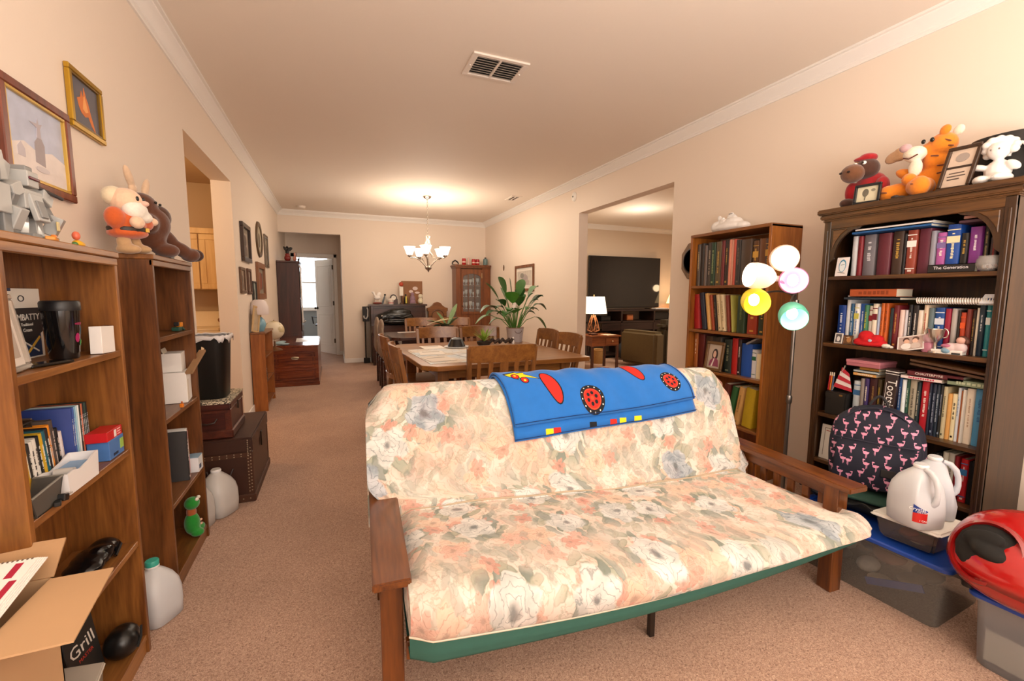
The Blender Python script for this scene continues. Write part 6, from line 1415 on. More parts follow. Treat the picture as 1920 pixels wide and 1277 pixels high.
# ------------------------------------------------------------ small shelf with lamp and globe, chest, gallery wall
t = thing('bookcase', 'low orange-brown bookcase against the left wall with lamp on top', 'bookcase', (-.838, 5.36, 0)); M_SB = wood('#8a4c18', '#b06a2c'); M_SBY = wood('#6e3f1e', '#8f5c34', 'y')
MB().box((0, 0, 0), (.135, .018, .85)).build('side_panel', M_SB, t, bevel=.002); MB().box((0, .63, 0), (.135, .648, .85)).build('side_panel', M_SB, t, bevel=.002); MB().box((-.002, -.008, .85), (.147, .656, .87)).build('top_board', M_SBY, t, bevel=.003)
for z in (.08, .33, .60): MB().box((0, .018, z - .018), (.132, .63, z)).build('shelf', M_SBY, t, bevel=.001)
MB().box((0, .018, 0), (.006, .63, .85)).build('back_panel', M_SB, t)
for i, (c, nm, z, yy) in enumerate((('#e4e0d8', 'white paper booklet', .601, 5.41), ('#24262a', 'zebra-patterned dark booklet', .331, 5.50), ('#efeae0', 'thin white sheet booklet', .081, 5.43))):
    book('%s on the low orange-brown bookcase' % nm, (-.715, yy, z), .02, .16, .10, c, (0, R(-5), LX_), name='booklet', cat='booklet', tcol=['#8a8a8a', '#e8e8e4', None][i])
t = thing('table_lamp', 'small blue ceramic lamp with white bell shade on the low bookcase', 'table lamp', (-.765, 5.56, .87))
MB().lathe([(.034, 0), (.040, .012), (.058, .06), (.060, .085), (.048, .125), (.026, .15), (.020, .158), (0, .158)], 24).build('base', plain('#7fb0c4', .3, coat=.4), t); MB().lathe([(.016, .155), (.018, .18), (.008, .185), (.008, .21)], 14).build('brass_neck', plain('#b8904a', .3, .8), t)
MB().lathe([(.088, .185), (.094, .20), (.092, .27), (.070, .33), (.045, .352), (.043, .350), (.068, .328), (.090, .268), (.092, .20), (.086, .187)], 28).build('shade', plain('#e9dcd8', .6, var=.02), t)
photo_frame('pale wooden picture frame leaning before the small blue lamp', (-.80, 5.40, .87), (R(-4), R(16), R(62)), .115, .29, '#c9a878', '#b8a488', .02, .014)
t = thing('globe', 'cream globe standing past the low bookcase beside the chest', 'globe', (-.665, 6.12, .60))
t.location = (-.70, 6.16, .577)
def globe_mat():
    m, nt, b = newmat('globe_map'); tc = N(nt, 'ShaderNodeTexCoord'); no = N(nt, 'ShaderNodeTexNoise'); no.inputs['Scale'].default_value = 9; no.inputs['Detail'].default_value = 6; nt.links.new(tc.outputs['Object'], no.inputs[0])
    cr = N(nt, 'ShaderNodeValToRGB'); nt.links.new(no.outputs['Fac'], cr.inputs[0]); cr.color_ramp.elements[0].position = .52; cr.color_ramp.elements[0].color = hexc('#e8dcc2'); cr.color_ramp.elements[1].position = .56; cr.color_ramp.elements[1].color = hexc('#c8b68e')
    nt.links.new(cr.outputs[0], b.inputs['Base Color']); b.inputs['Roughness'].default_value = .4; return m
MB().ell((0, 0, .255), .118, n=28, m=18).build('ball', globe_mat(), t)
MB().tube([(0, .126 * math.sin(a), .255 - .126 * math.cos(a)) for a in [i * PI / 16 for i in range(17)]], .005, 6).build('meridian', plain('#b89a5a', .3, .8), t); MB().lathe([(.09, 0), (.09, .012), (.05, .03), (.012, .05), (.010, .12)], 24).build('stand', wood('#5a3418', '#7c4f28'), t)
W_CED = wood('#4a1a0a', '#8a3e18', 'x', .8, .22, .6)
t = thing('cedar_chest', 'glossy reddish cedar chest standing end-on along the left wall', 'chest', (-.80, 6.70, 0))
CD, CL, CHH = .575, 1.35, .575
MB().box((0, 0, .06), (CD, CL, CHH - .03)).build('chest_body', W_CED, t, bevel=.003); MB().box((-.012, -.02, CHH - .03), (CD + .012, CL + .01, CHH)).build('lid', wood('#54200e', '#8f4420', 'y', .8, .15, .8), t, bevel=.008, seg=2)
MB().box((-.008, -.012, 0), (CD + .008, CL, .06)).build('plinth', W_CED, t, bevel=.006)
for z0, z1 in ((.085, .235), (.26, .475)):
    m = MB()
    for a, b in (((.04, z0), (CD - .04, z0 + .016)), ((.04, z1 - .016), (CD - .04, z1)), ((.04, z0), (.056, z1)), ((CD - .056, z0), (CD - .04, z1))): m.box((a[0], -.010, a[1]), (b[0], .001, b[1]))
    m.box((.075, -.006, z0 + .03), (CD - .075, .001, z1 - .03)); m.build('panel_moulding', W_CED, t, bevel=.003)
MB().tube([(.235, -.012, .40), (.245, -.026, .385), (.28, -.03, .382), (.315, -.026, .385), (.325, -.012, .40)], .006, 8).build('handle', plain('#a89a84', .3, .9), t); MB().ell((.28, -.010, .402), (.052, .004, .016)).build('escutcheon', plain('#a8987a', .3, .9), t)
t = thing('blue_cloth', 'folded pale blue cloth lying at the front of the cedar chest', 'cloth', (-.70, 6.80, .577))
soft('fold', [((0, 0, .02), (.07, .06, .02)), ((.06, -.03, .015), (.06, .04, .014)), ((-.02, .02, .035), (.05, .04, .014))], plain('#9ab4bc', .9, var=.1), t, .008, 2); soft('upper_fold', [((.02, .04, .045), (.05, .03, .012))], plain('#a8c0c6', .9), t, .006, 1)
t = thing('paper_sheet', 'white paper sheet on the far end of the cedar chest lid', 'paper', (-.40, 7.45, .577), .05)
MB().box((-.15, -.3, 0), (.16, .3, .001)).build('sheet', plain('#f0eeec', .4, var=.01), t); MB().box((-.13, -.27, .001), (.05, .02, .0015)).build('second_sheet', plain('#e4e2e0', .5), t)
W_ARM = wood('#2c120c', '#4a2118', 'z', .6, .4, .1)
t = thing('armoire', 'tall dark cherry armoire beside the alcove opening', 'armoire', (-.84, 8.12, 0))
MB().box((0, 0, 0), (.33, .47, 1.80)).build('cabinet_body', W_ARM, t, bevel=.004); MB().box((-.0, -.012, 1.80), (.345, .48, 1.83)).build('top_board', W_ARM, t, bevel=.004)
MB().box((0, -.006, .0), (.337, .47, .62)).build('lower_case', W_ARM, t, bevel=.004)
for z0, z1 in ((.66, 1.20), (1.22, 1.76)): MB().box((.33, .02, z0), (.342, .45, z1)).build('door', plain('#1a120e', .15), t, bevel=.003); MB().cb((.350, .06, (z0 + z1) / 2), (.014, .014, .05)).build('door_pull', plain('#c8c0b4', .3, .9), t, bevel=.002)
MB().tube([(.335, .03, 1.76), (.36, .0, 1.72), (.352, .0, 1.6), (.356, .0, 1.1), (.36, .0, .80), (.40, -.03, .84)], .012, 6).build('white_ribbon', plain('#dcd8d4', .8), t)
t = thing('figurine', 'black and red dragon-like ornament on top of the dark armoire', 'ornament', (-.68, 8.25, 1.831))
soft('black_body', [((0, 0, .15), (.03, .03, .045)), ((-.03, 0, .2), (.02, .015, .05), (0, -.5, 0)), ((.04, 0, .2), (.045, .012, .03), (0, -.6, 0)), ((.0, 0, .23), (.02, .02, .02))], plain('#14100f', .4), t, .006, 1)
soft('red_base', [((0, 0, .05), (.05, .04, .055)), ((.0, 0, .10), (.035, .03, .04))], plain('#7a1c14', .4), t, .006, 1)
t = thing('figurine', 'small red and pale ornament beside the dragon on the armoire', 'ornament', (-.57, 8.22, 1.831))
soft('body', [((0, 0, .04), (.03, .025, .04)), ((0, 0, .1), (.014, .014, .05))], plain('#b87a6a', .5), t, .005, 1); MB().tube([(0, 0, .05), (.03, 0, .11), (.02, 0, .15)], .005, 6).build('arm', plain('#8a2a20', .5), t)
t = thing('figurine', 'tiny dark ornament at the right edge of the armoire top', 'ornament', (-.51, 8.16, 1.831)); soft('body', [((0, 0, .02), (.018, .018, .02)), ((0.01, 0, .045), (.01, .01, .016))], plain('#2a2622', .5), t, .004, 1); MB().ell((.012, 0, .066), .006).build('head', plain('#3a342e', .5), t)

# gallery of frames on the left wall: (y0, y1, z0, z1)
gal = [('tall deep dark box frame, leftmost upper frame of the gallery wall', 5.17, 5.63, 1.62, 2.015, '#3a261a', '#9d8c7c', .045, .03), ('narrow brown carved frame, upper frame furthest along the gallery wall', 6.82, 7.14, 1.65, 2.095, '#6e5c48', '#a8987e', .04, .02),
       ('small brown frame, leftmost of the lower gallery frames', 5.00, 5.24, 1.29, 1.55, '#6a4c34', '#a08a74', .03, .02), ('second small dark frame of the lower gallery row', 5.39, 5.60, 1.28, 1.555, '#5a3a28', '#b09c8c', .03, .02),
       ('large reddish wooden frame low in the gallery wall', 6.02, 6.62, 1.22, 1.67, '#8a5a38', '#4a3430', .07, .03), ('narrow black-rimmed frame behind the small blue lamp', 5.68, 5.92, 1.12, 1.43, '#2a2622', '#9aa49a', .02, .02)]
for lab, y0, y1, z0, z1, fc, pc, fw, dp in gal:
    photo_frame(lab, (WL + .001, (y0 + y1) / 2, z0), (0, 0, LX_), y1 - y0, z1 - z0, fc, pc, fw, dp, mount='#8d8272' if fw > .03 else None, marks=[('#5a4a40', oval(0, .55, .16, .16)), ('#6e5c50', oval(0, .3, .22, .14))] if pc != '#4a3430' else [('#8a4a34', oval(0, .5, .2, .25))])
t = thing('framed_picture', 'oval wooden frame with old portrait in the gallery wall', 'picture frame', (WL + .001, 6.38, 1.965), LX_)
ov = lambda a, b, n=32: [(a * math.cos(2*PI*i/n), b * math.sin(2*PI*i/n)) for i in range(n)]
m = MB(); o1, o2 = ov(.235, .225), ov(.175, .165); n = 32
vs = [(x, 0, z) for x, z in o1] + [(x, -.02, z) for x, z in [(a * .96, b * .96) for a, b in o1]] + [(x, -.018, z) for x, z in o2] + [(x, 0, z) for x, z in o2]
m.add(vs, [(k*n+i, k*n+(i+1) % n, (k+1)*n+(i+1) % n, (k+1)*n+i) for k in range(3) for i in range(n)]).build('frame', plain('#5a4630', .4), t); MB().prism(o2, 'y', -.008, -.002).build('picture', plain('#b0a48c', .6, var=.15, scale=12), t); MB().prism(oval(0, -.01, .06, .09), 'y', -.010, -.006).build('picture_motif', plain('#6a5a4a', .6), t, flat=True)

# ------------------------------------------------------------ laundry seen through the left opening
M_MAP = wood('#d8b078', '#ecc990', 'z', .5, .45)
t = thing('wall_cabinet', 'pale maple wall cabinet with two doors in the laundry room', 'cabinet', (-1.62, 5.68, 1.33))
MB().box((0, .02, 0), (.60, .31, .62)).build('cabinet_body', M_MAP, t, bevel=.002); MB().box((-.01, .0, .60), (.61, .02, .66)).build('crown_rail', M_MAP, t, bevel=.003)
for x in (.0, .302):
    d_ = MB().box((x + .004, 0, .006), (x + .294, .018, .595)).build('door', M_MAP, t, bevel=.002)
    m = MB()
    for a, b in (((x + .004, .006), (x + .294, .066)), ((x + .004, .535), (x + .294, .595)), ((x + .004, .066), (x + .060, .535)), ((x + .238, .066), (x + .294, .535))): m.box((a[0], -.008, a[1]), (b[0], .001, b[1]))
    m.build('door_rail', M_MAP, t, bevel=.003)
t = thing('washer', 'cream top-loading washing machine with sloped console in the laundry room', 'washing machine', (-1.74, 5.32, 0))
M_CRM = plain('#ecd9b8', .3, var=.02, coat=.3)
MB().box((0, 0, .02), (.66, .64, .90)).build('washer_body', M_CRM, t, bevel=.012, seg=2); MB().box((.03, .02, .90), (.63, .50, .925)).build('lid', M_CRM, t, bevel=.008, seg=2); MB().prism([(.50, .90), (.64, .90), (.64, 1.08), (.60, 1.09)], 'x', .02, .64).build('console', M_CRM, t, bevel=.006)
MB().cyl((.55, .50, .99), (.55, .545, .98), .028, n=16).build('dial', plain('#8a5a3a', .3, .6), t)
for k in range(3): MB().box((.02, -.006, .55 + k * .09), (.64, .002, .555 + k * .09)).build('front_groove', plain('#c8ae84', .5), t)
# ------------------------------------------------------------ dining tables and chairs
W_DT = wood('#7a4a20', '#a06c34', 'x', .7, .3, .35); W_DTY = wood('#74451e', '#98642f', 'y', .7, .3, .35); W_DTZ = wood('#6e4420', '#946030', 'z', .8, .35, .2)
def dining_table(name, label, loc, rz, L_, W_, H_, w1, wz):
    t = thing(name, label, 'table', loc, rz)
    ch = .10
    poly = [(-L_/2 + ch, -W_/2), (L_/2 - .02, -W_/2), (L_/2, -W_/2 + .02), (L_/2, W_/2 - ch), (L_/2 - ch, W_/2), (-L_/2 + ch, W_/2), (-L_/2, W_/2 - ch), (-L_/2, -W_/2 + ch)]
    MB().prism(poly, 'z', H_ - .038, H_).build('tabletop', w1, t, bevel=.004)
    a = .16
    m = MB()
    m.box((-L_/2 + a, -W_/2 + a, H_ - .13), (L_/2 - a, -W_/2 + a + .025, H_ - .038)).box((-L_/2 + a, W_/2 - a - .025, H_ - .13), (L_/2 - a, W_/2 - a, H_ - .038))
    m.box((-L_/2 + a, -W_/2 + a, H_ - .13), (-L_/2 + a + .025, W_/2 - a, H_ - .038)).box((L_/2 - a - .025, -W_/2 + a, H_ - .13), (L_/2 - a, W_/2 - a, H_ - .038)); m.build('apron', w1, t, bevel=.002)
    for sx in (-1, 1):
        for sy in (-1, 1):
            x, y = sx * (L_/2 - a - .02), sy * (W_/2 - a - .02)
            MB().box((x - .045, y - .045, 0), (x + .045, y + .045, H_ - .038)).build('leg', wz, t, bevel=.004)
    return t
dining_table('dining_table', 'brown wooden dining table with clipped corners, papers and plant on top', (1.32, 4.03, 0), R(2), 1.48, 1.62, .745, W_DT, W_DTZ)
def dining_chair(label, loc, rz, H_=.895, w_=.50, group='slatted wooden dining chairs'):
    """front of the chair faces local +y; the back is at local y=0"""
    t = thing('dining_chair', label, 'chair', loc, rz, group)
    MB().grid(lambda u, v: ((u - .5) * w_ * .94, .03 + .40 * v, .455 - .012 * math.sin(PI * u) * math.sin(PI * v)), 8, 8).build('seat', W_DTY, t, thick=.03, angle=.8)
    for sx in (-1, 1):
        MB().bar((sx * (w_/2 - .025), .42, 0), (sx * (w_/2 - .025), .40, .44), .038, .038, (0, 1, 0)).build('leg', W_DTZ, t, bevel=.003)
        m = MB(); m.bar((sx * (w_/2 - .022), -.03, 0), (sx * (w_/2 - .022), .02, .45), .036, .042, (0, 1, 0)).bar((sx * (w_/2 - .022), .02, .44), (sx * (w_/2 - .008), -.055, H_ - .015), .034, .032, (0, 1, 0)); m.build('leg', W_DTZ, t, bevel=.003)
    def rail(z0, z1, y0, dep): 
        m = MB(); n = 14; vs = []
        for i in range(n + 1):
            u = i / n * 2 - 1; x = u * w_/2; bow = -.045 * (1 - u * u)
            for (dy, z) in ((0, z0), (-.02, z0), (-.02, z1 + .008 * (1 - u*u)), (0, z1 + .008 * (1 - u*u))): vs.append((x, y0 + bow + dy - (z - z0) * .14, z))
        fs = [(0, 1, 2, 3), tuple(4*n + j for j in (3, 2, 1, 0))] + [(i*4+j, (i+1)*4+j, (i+1)*4+(j+1) % 4, i*4+(j+1) % 4) for i in range(n) for j in range(4)]
        return m.add(vs, fs)
    rail(H_ - .125, H_, -.030, 0).build('top_rail', W_DTY, t, bevel=.002); rail(.50, .54, .022, 0).build('lower_rail', W_DTY, t, bevel=.002)
    for k, (u, sw) in enumerate(((-.70, .028), (-.38, .036), (0, .066), (.38, .036), (.70, .028))):
        x = u * w_/2; b = -.045 * (1 - u * u)
        MB().bar((x, .012 + b, .52), (x, -.045 + b, H_ - .10), sw, .012, (0, 1, 0)).build('back_slat', W_DTZ, t, bevel=.001)
    for sx in (-1, 1): MB().box((sx * (w_/2 - .03) - .01, .0, .22), (sx * (w_/2 - .03) + .01, .42, .25)).build('stretcher', W_DTZ, t)
    MB().box((-w_/2 + .03, .40, .40), (w_/2 - .03, .42, .44)).build('seat_rail', W_DTZ, t)
    return t
G = 'slatted wooden dining chairs'
dining_chair('slatted wooden chair nearest the camera, back towards the futon sofa', (1.17, 3.08, 0), R(-2), .91, .54)
for lab, x, y, rz in (('slatted wooden chair at the near left side of the dining table', .50, 3.50, -92), ('slatted wooden chair at the far left side of the dining table', .50, 4.30, -90),
                      ('left slatted chair of the two across the dining table', 1.14, 5.07, 180), ('right slatted chair of the two across the dining table', 1.66, 5.06, 180),
                      ('slatted chair at the right side of the table, nearer the opening', 2.16, 3.86, 90), ('slatted chair at the right side of the table, nearer the plant', 2.20, 4.42, 90)):
    dining_chair(lab, (x, y, 0), R(rz), .895, .50 if 'right side' not in lab else .47)
# second, darker table with chairs
W_D2 = wood('#2e1712', '#4c2a22', 'x', .7, .25, .5)
dining_table('side_table', 'dark purple-brown table behind the dining table', (1.22, 6.05, 0), R(1), 1.12, .95, .74, W_D2, W_D2)
def uph_chair(label, loc, rz):
    t = thing('upholstered_chair', label, 'chair', loc, rz, 'grey-brown upholstered chairs at the dark table'); fab = plain('#94806e', .95, var=.1, scale=60, bump=.3)
    soft('backrest', [((0, .0, .72), (.20, .035, .24)), ((0, .0, .60), (.21, .04, .14)), ((0, .01, .88), (.16, .03, .09))], fab, t, .012, 2); soft('seat', [((0, .22, .45), (.22, .22, .055))], fab, t, .012, 2)
    for sx in (-1, 1):
        for y in (.02, .40): MB().bar((sx * .18, y, 0), (sx * .18, y, .43), .035, .035, (0, 1, 0)).build('leg', W_D2, t, bevel=.003)
    return t
uph_chair('nearer grey-brown upholstered chair at the left of the dark table', (.56, 5.88, 0), R(-90)); uph_chair('farther grey-brown upholstered chair at the left of the dark table', (.56, 6.48, 0), R(-90))
dining_chair('left slatted chair on the far side of the dark table', (1.28, 6.88, 0), R(180), .91, .5); dining_chair('right slatted chair on the far side of the dark table', (1.82, 6.86, 0), R(178), .91, .5)

# on the dining table
TT = .7455
def map_mat():
    m, nt, b = newmat('printed_map'); tc = N(nt, 'ShaderNodeTexCoord'); v = N(nt, 'ShaderNodeTexVoronoi', feature='DISTANCE_TO_EDGE'); v.inputs['Scale'].default_value = 11; nt.links.new(tc.outputs['Object'], v.inputs['Vector'])
    n = N(nt, 'ShaderNodeTexNoise'); n.inputs['Scale'].default_value = 4; nt.links.new(tc.outputs['Object'], n.inputs[0])
    cr = N(nt, 'ShaderNodeValToRGB'); nt.links.new(n.outputs['Fac'], cr.inputs[0]); cr.color_ramp.elements[0].position = .4; cr.color_ramp.elements[0].color = hexc('#d8c8b4'); cr.color_ramp.elements[1].position = .6; cr.color_ramp.elements[1].color = hexc('#cdd6da')
    mr = N(nt, 'ShaderNodeMapRange'); nt.links.new(v.outputs[0], mr.inputs[0]); mr.inputs[1].default_value = .0; mr.inputs[2].default_value = .03
    mx = N(nt, 'ShaderNodeMix', data_type='RGBA'); nt.links.new(mr.outputs[0], mx.inputs[0]); mx.inputs[6].default_value = hexc('#b0a292'); nt.links.new(cr.outputs[0], mx.inputs[7]); nt.links.new(mx.outputs[2], b.inputs['Base Color']); b.inputs['Roughness'].default_value = .6; return m
M_MAPP = map_mat()
t = thing('place_map', 'large pale printed map sheet covering the left of the dining table', 'map', (.96, 3.78, TT), R(3))
MB().box((-.30, -.44, 0), (.34, .44, .002)).build('map_sheet', M_MAPP, t); MB().box((-.28, .10, .002), (.30, .50, .0035)).build('second_sheet', M_MAPP, t)
for i, (x, y, r, s) in enumerate(((.80, 3.56, 8, '#e4d8c8'), (.82, 3.95, -6, '#e8e0d4'), (1.12, 3.72, 14, '#dde0e2'), (.92, 4.38, 3, '#efe6da'))):
    t = thing('paper_sheet', ('cream paper at the near left corner of the dining table', 'cream paper in the middle left of the dining table', 'bluish paper near the black bowl on the table', 'cream paper at the far left of the dining table')[i], 'paper', (x, y, TT + .0045), R(r))
    MB().box((-.11, -.13, 0), (.11, .13, .0008)).build('sheet', plain(s, .7, var=.03), t); MB().box((-.08, .06, .0008), (.08, .09, .0011)).build('print', plain('#a89c90', .7), t)
t = thing('bowl', 'black cone-shaped hat-like bowl upside down on a white plate', 'bowl', (1.21, 4.28, TT)); t.location = (1.15, 4.30, TT + .004)
MB().lathe([(.095, 0), (.12, .006), (.125, .012), (.12, .014), (.09, .008), (0, .006)], 28).build('white_plate', plain('#dfe2e6', .3), t); MB().lathe([(.092, .012), (.085, .03), (.06, .085), (.035, .10), (0, .103)], 28).build('black_bowl', plain('#161718', .35), t)
M_LF = plain('#3f7a22', .45, var=.35, scale=14, sheen=.1); M_LF2 = plain('#28591c', .4, var=.3, scale=14); M_LF3 = plain('#7f9c2c', .5, var=.3)
def leaf(m, base_, tip, w_, droop=.0, up=Vector((0, 0, 1))):
    base_, tip = Vector(base_), Vector(tip); d = tip - base_; s = d.cross(up)
    if s.length < 1e-4: s = Vector((1, 0, 0))
    s.normalize(); n = len(m.v); K = 7
    for i in range(K + 1):
        u = i / K; c = base_ + d * u + Vector((0, 0, -droop * u * u)); ww = w_ * math.sin(PI * min(1, u * .93 + .05)) ** .8
        m.v += [tuple(c - s * ww + Vector((0, 0, ww * .25))), tuple(c), tuple(c + s * ww + Vector((0, 0, ww * .25)))]
    for i in range(K):
        for j in range(2): m.f.append((n + i*3 + j, n + i*3 + j + 1, n + (i+1)*3 + j + 1, n + (i+1)*3 + j))
rnd = random.Random(11)
t = thing('table_plant', 'low spiky green centrepiece plant with dark driftwood on the table', 'plant', (1.46, 4.35, TT))
MB().lathe([(.05, 0), (.07, .02), (.075, .05), (.066, .052), (.06, .03), (0, .03)], 20).build('pot', plain('#2a2018', .6), t)
m = MB()
for i in range(34):
    a = rnd.uniform(0, 2*PI); r = rnd.uniform(.06, .13); leaf(m, (0, 0, .05), (r * math.cos(a), r * math.sin(a), .05 + rnd.uniform(.05, .15)), .007, .01)
m.build('grass_leaves', M_LF3, t, thick=.001)['kind'] = 'stuff'
for i in range(5): MB().tube([(.05 + .06 * i, -.02, .03), (.10 + .06 * i, .02 * (-1) ** i, .06), (.16 + .05 * i, .03, .03)], [.016, .02, .010], 7).build('driftwood', plain('#3a2a22', .8, var=.3), t)
t = thing('figurine', 'small white figurine among the driftwood on the table', 'figurine', (1.80, 4.36, TT)); soft('body', [((0, 0, .03), (.016, .016, .03)), ((0, 0, .07), (.012, .012, .014))], M_CER, t, .004, 1); MB().lathe([(.018, 0), (.018, .006), (0, .006)], 14).build('base', M_CER, t)

t = thing('potted_plant', 'large green peace lily in a galvanised bucket on the table', 'potted plant', (1.93, 4.62, TT))
MB().lathe([(.080, 0), (.084, .006), (.100, .16), (.104, .165), (.100, .168), (.095, .16), (.08, .15), (0, .15)], 28).build('bucket', plain('#c4c0c4', .4, .2, var=.08), t); MB().tube([(.1 * math.cos(a), .1 * math.sin(a), .165) for a in [2*PI*i/24 for i in range(24)]], .005, 6, closed=True).build('bucket_rim', plain('#8a6a50', .4, .5), t)
MB().tube([(.04 * math.cos(a), -.099, .135 - .03 * abs(math.sin(a))) for a in [PI + PI * i / 10 for i in range(11)]], .003, 6).build('bucket_handle', plain('#6a5a50', .4, .7), t); MB().lathe([(.094, .150), (.0, .156)], 20).build('soil', plain('#2a1c12', .95), t)
spec = [(-.42, .0, .34, .060, .20), (-.34, .05, .56, .050, .06), (-.20, .0, .66, .075, .10), (-.06, .02, .60, .060, .04), (.10, .03, .62, .065, .08), (.28, -.02, .60, .075, .16), (.40, .0, .38, .040, .22), (.42, .02, .14, .030, .22), (-.47, .02, .18, .045, .16),
        (-.26, -.1, .40, .055, .10), (.18, -.1, .46, .055, .08), (-.10, -.12, .46, .060, .06), (.04, -.1, .40, .055, .05), (.26, .06, .30, .05, .12), (-.30, .06, .12, .040, .10), (.12, .1, .52, .05, .05), (-.14, .1, .50, .05, .05), (.0, -.14, .28, .04, .08), (.20, -.12, .24, .045, .1), (-.18, -.14, .24, .045, .1), (-.38, -.08, .26, .05, .14), (.33, -.06, .48, .055, .15)]
rl = random.Random(8)
spec += [(rl.uniform(-.34, .34), rl.uniform(-.12, .12), rl.uniform(.16, .5), rl.uniform(.04, .06), rl.uniform(.05, .16)) for _ in range(16)]
for i, (x, y, z, w_, dr) in enumerate(spec):
    tip = Vector((x, y, .16 + z)); b0 = Vector((x * .12, y * .12, .155)); mid = b0.lerp(tip, .52) + Vector((0, 0, .05))
    MB().tube([b0, b0.lerp(mid, .5) + Vector((0, 0, .03)), mid], [.005, .004, .003], 6).build('leaf_stem', plain('#4c7a2c', .5), t)
    m = MB(); leaf(m, mid, tip, w_ * 1.35, dr * .8); m.build('leaf', M_LF if i % 3 else M_LF2, t, thick=.0012)
MB().ell((-.05, -.10, .42), (.022, .006, .035), (0, .4, 0)).build('white_flower', plain('#efe8dc', .6), t); MB().ell((-.14, .0, .84), (.008, .008, .035)).build('flower_bud', plain('#6a4a2c', .6), t)

# rubber plant and bits on the dark table
t = thing('potted_plant', 'broad-leaved plant with pale veins lying over the dark table', 'potted plant', (1.52, 6.18, .7405))
MB().lathe([(.07, 0), (.09, .09), (.094, .10), (.085, .10), (0, .085)], 20).build('pot', plain('#4a3a2c', .6), t)
for i, (a, r, z, w_) in enumerate(((2.9, .30, .10, .07), (3.6, .24, .02, .07), (.3, .16, .34, .085), (2.2, .22, .22, .05), (.9, .22, .12, .06), (4.6, .20, .06, .06), (5.4, .22, .15, .06), (-.3, .12, .20, .06))):
    m = MB(); leaf(m, (.02 * math.cos(a), .02 * math.sin(a), .10), (r * math.cos(a), r * math.sin(a) * .6, .10 + z), w_, .03); m.build('leaf', plain(('#5c7a4a', '#2c3f28', '#8aa878')[i % 3], .5, var=.3, scale=25), t, thick=.0015)
for i in range(3): MB().bar((-.30 + .05 * i, -.05, .12 + .02 * i), (-.05 + .06 * i, 0, .20), .014, .006).build('pale_ribbon', plain('#e0d2a8', .6), t)
t = thing('white_tray', 'thin white papers lying at the far edge of the dark table', 'papers', (1.0, 6.38, .7405), R(2)); MB().box((-.16, -.05, 0), (.16, .05, .004)).build('sheet', plain('#d8d0c8', .6), t); MB().box((-.05, -.045, .004), (.15, .045, .006)).build('second_sheet', plain('#c8b8ae', .6), t)

# ------------------------------------------------------------ piano-like cabinet at the back wall and its clutter
W_PI = wood('#2c1710', '#4a2a1e', 'x', .6, .3, .3)
t = thing('upright_piano', 'dark upright piano against the back wall, cluttered with ornaments', 'piano', (1.13, 8.62, 0))
MB().box((-.50, -.28, .02), (.50, 0, 1.07)).build('piano_case', W_PI, t, bevel=.004); MB().box((-.53, -.31, 1.07), (.53, 0, 1.10)).build('top_lid', W_PI, t, bevel=.005, seg=2)
MB().box((-.50, -.50, .58), (.50, -.28, .72)).build('keybed', W_PI, t, bevel=.006); MB().box((-.45, -.49, .722), (.45, -.32, .735)).build('key_cover', plain('#17110e', .2), t, bevel=.003)
for x in (-.46, .46): MB().box((x - .035, -.48, 0), (x + .035, -.41, .58)).build('leg', W_PI, t, bevel=.004)
for x0, x1 in ((-.46, -.02), (.02, .46)):
    m = MB()
    for a, b in (((x0, .78), (x1, .80)), ((x0, 1.03), (x1, 1.05)), ((x0, .80), (x0 + .02, 1.03)), ((x1 - .02, .80), (x1, 1.03))): m.box((a[0], -.29, a[1]), (b[0], -.279, b[1]))
    m.build('panel_moulding', W_PI, t, bevel=.002)
MB().box((-.40, -.284, .12), (.40, -.279, .52)).build('lower_panel', plain('#6a4a34', .5), t)
t = thing('bag', 'large shiny black bag resting on the piano keys', 'bag', (1.06, 8.20, .736)); t.name = 'black_bag'
soft('bag_body', [((0, 0, .13), (.32, .10, .13)), ((.06, .01, .22), (.22, .08, .08)), ((-.22, 0, .12), (.14, .09, .09)), ((.16, 0, .08), (.2, .09, .08)), ((.02, -.03, .05), (.3, .1, .05))], plain('#0b0c0d', .15, var=.3, scale=12, bump=.8), t, .012, 2)
MB().tube([(-.28, -.10, .10), (-.1, -.12, .17), (.1, -.11, .13), (.26, -.10, .18)], .010, 6).build('strap', plain('#1a1c1e', .3), t); MB().ell((-.26, -.09, .16), .016).build('buckle', plain('#c8ccd0', .2, .9), t)
t = thing('cane_stand', 'narrow dark panel with a white hooked handle left of the piano', 'walking frame', (.655 - .1, 8.52, 0))
MB().box((-.06, 0, .78), (.06, .03, 1.06)).build('panel', plain('#1d1714', .5), t, bevel=.003); MB().tube([(.02, -.02, 1.04), (.035, -.03, 1.0), (.03, -.03, .88), (0, -.03, .83), (-.035, -.03, .85), (-.04, -.03, .89)], .013, 8).build('hooked_handle', plain('#d8d2cc', .3, .3), t)
MB().tube([(-.02, 0, 0), (-.02, 0, .80)], .012, 8).build('pole', plain('#17130f', .4), t); MB().box((-.06, -.03, 0), (.05, .04, .10)).build('foot', plain('#1a1613', .6), t, bevel=.004); MB().box((.0, .01, .10), (.06, .03, .78)).build('grey_pad', plain('#8d8378', .8), t)
PT = 1.101
t = thing('figurine', 'white winged horse ornament on a red base on the piano', 'ornament', (.76, 8.46, PT))
soft('horse', [((0, 0, .12), (.06, .03, .04)), ((-.05, 0, .18), (.02, .02, .05), (0, -.4, 0)), ((-.07, 0, .22), (.03, .016, .018)), ((.03, 0, .18), (.04, .012, .05), (0, .5, 0))], M_CER, t, .007, 1)
for x in (-.04, .04): MB().tube([(x, 0, .02), (x * .8, 0, .10)], .007, 6).build('leg', M_CER, t)
soft('red_base', [((0, 0, .02), (.09, .05, .02))], plain('#7a2c20', .4), t, .007, 1)
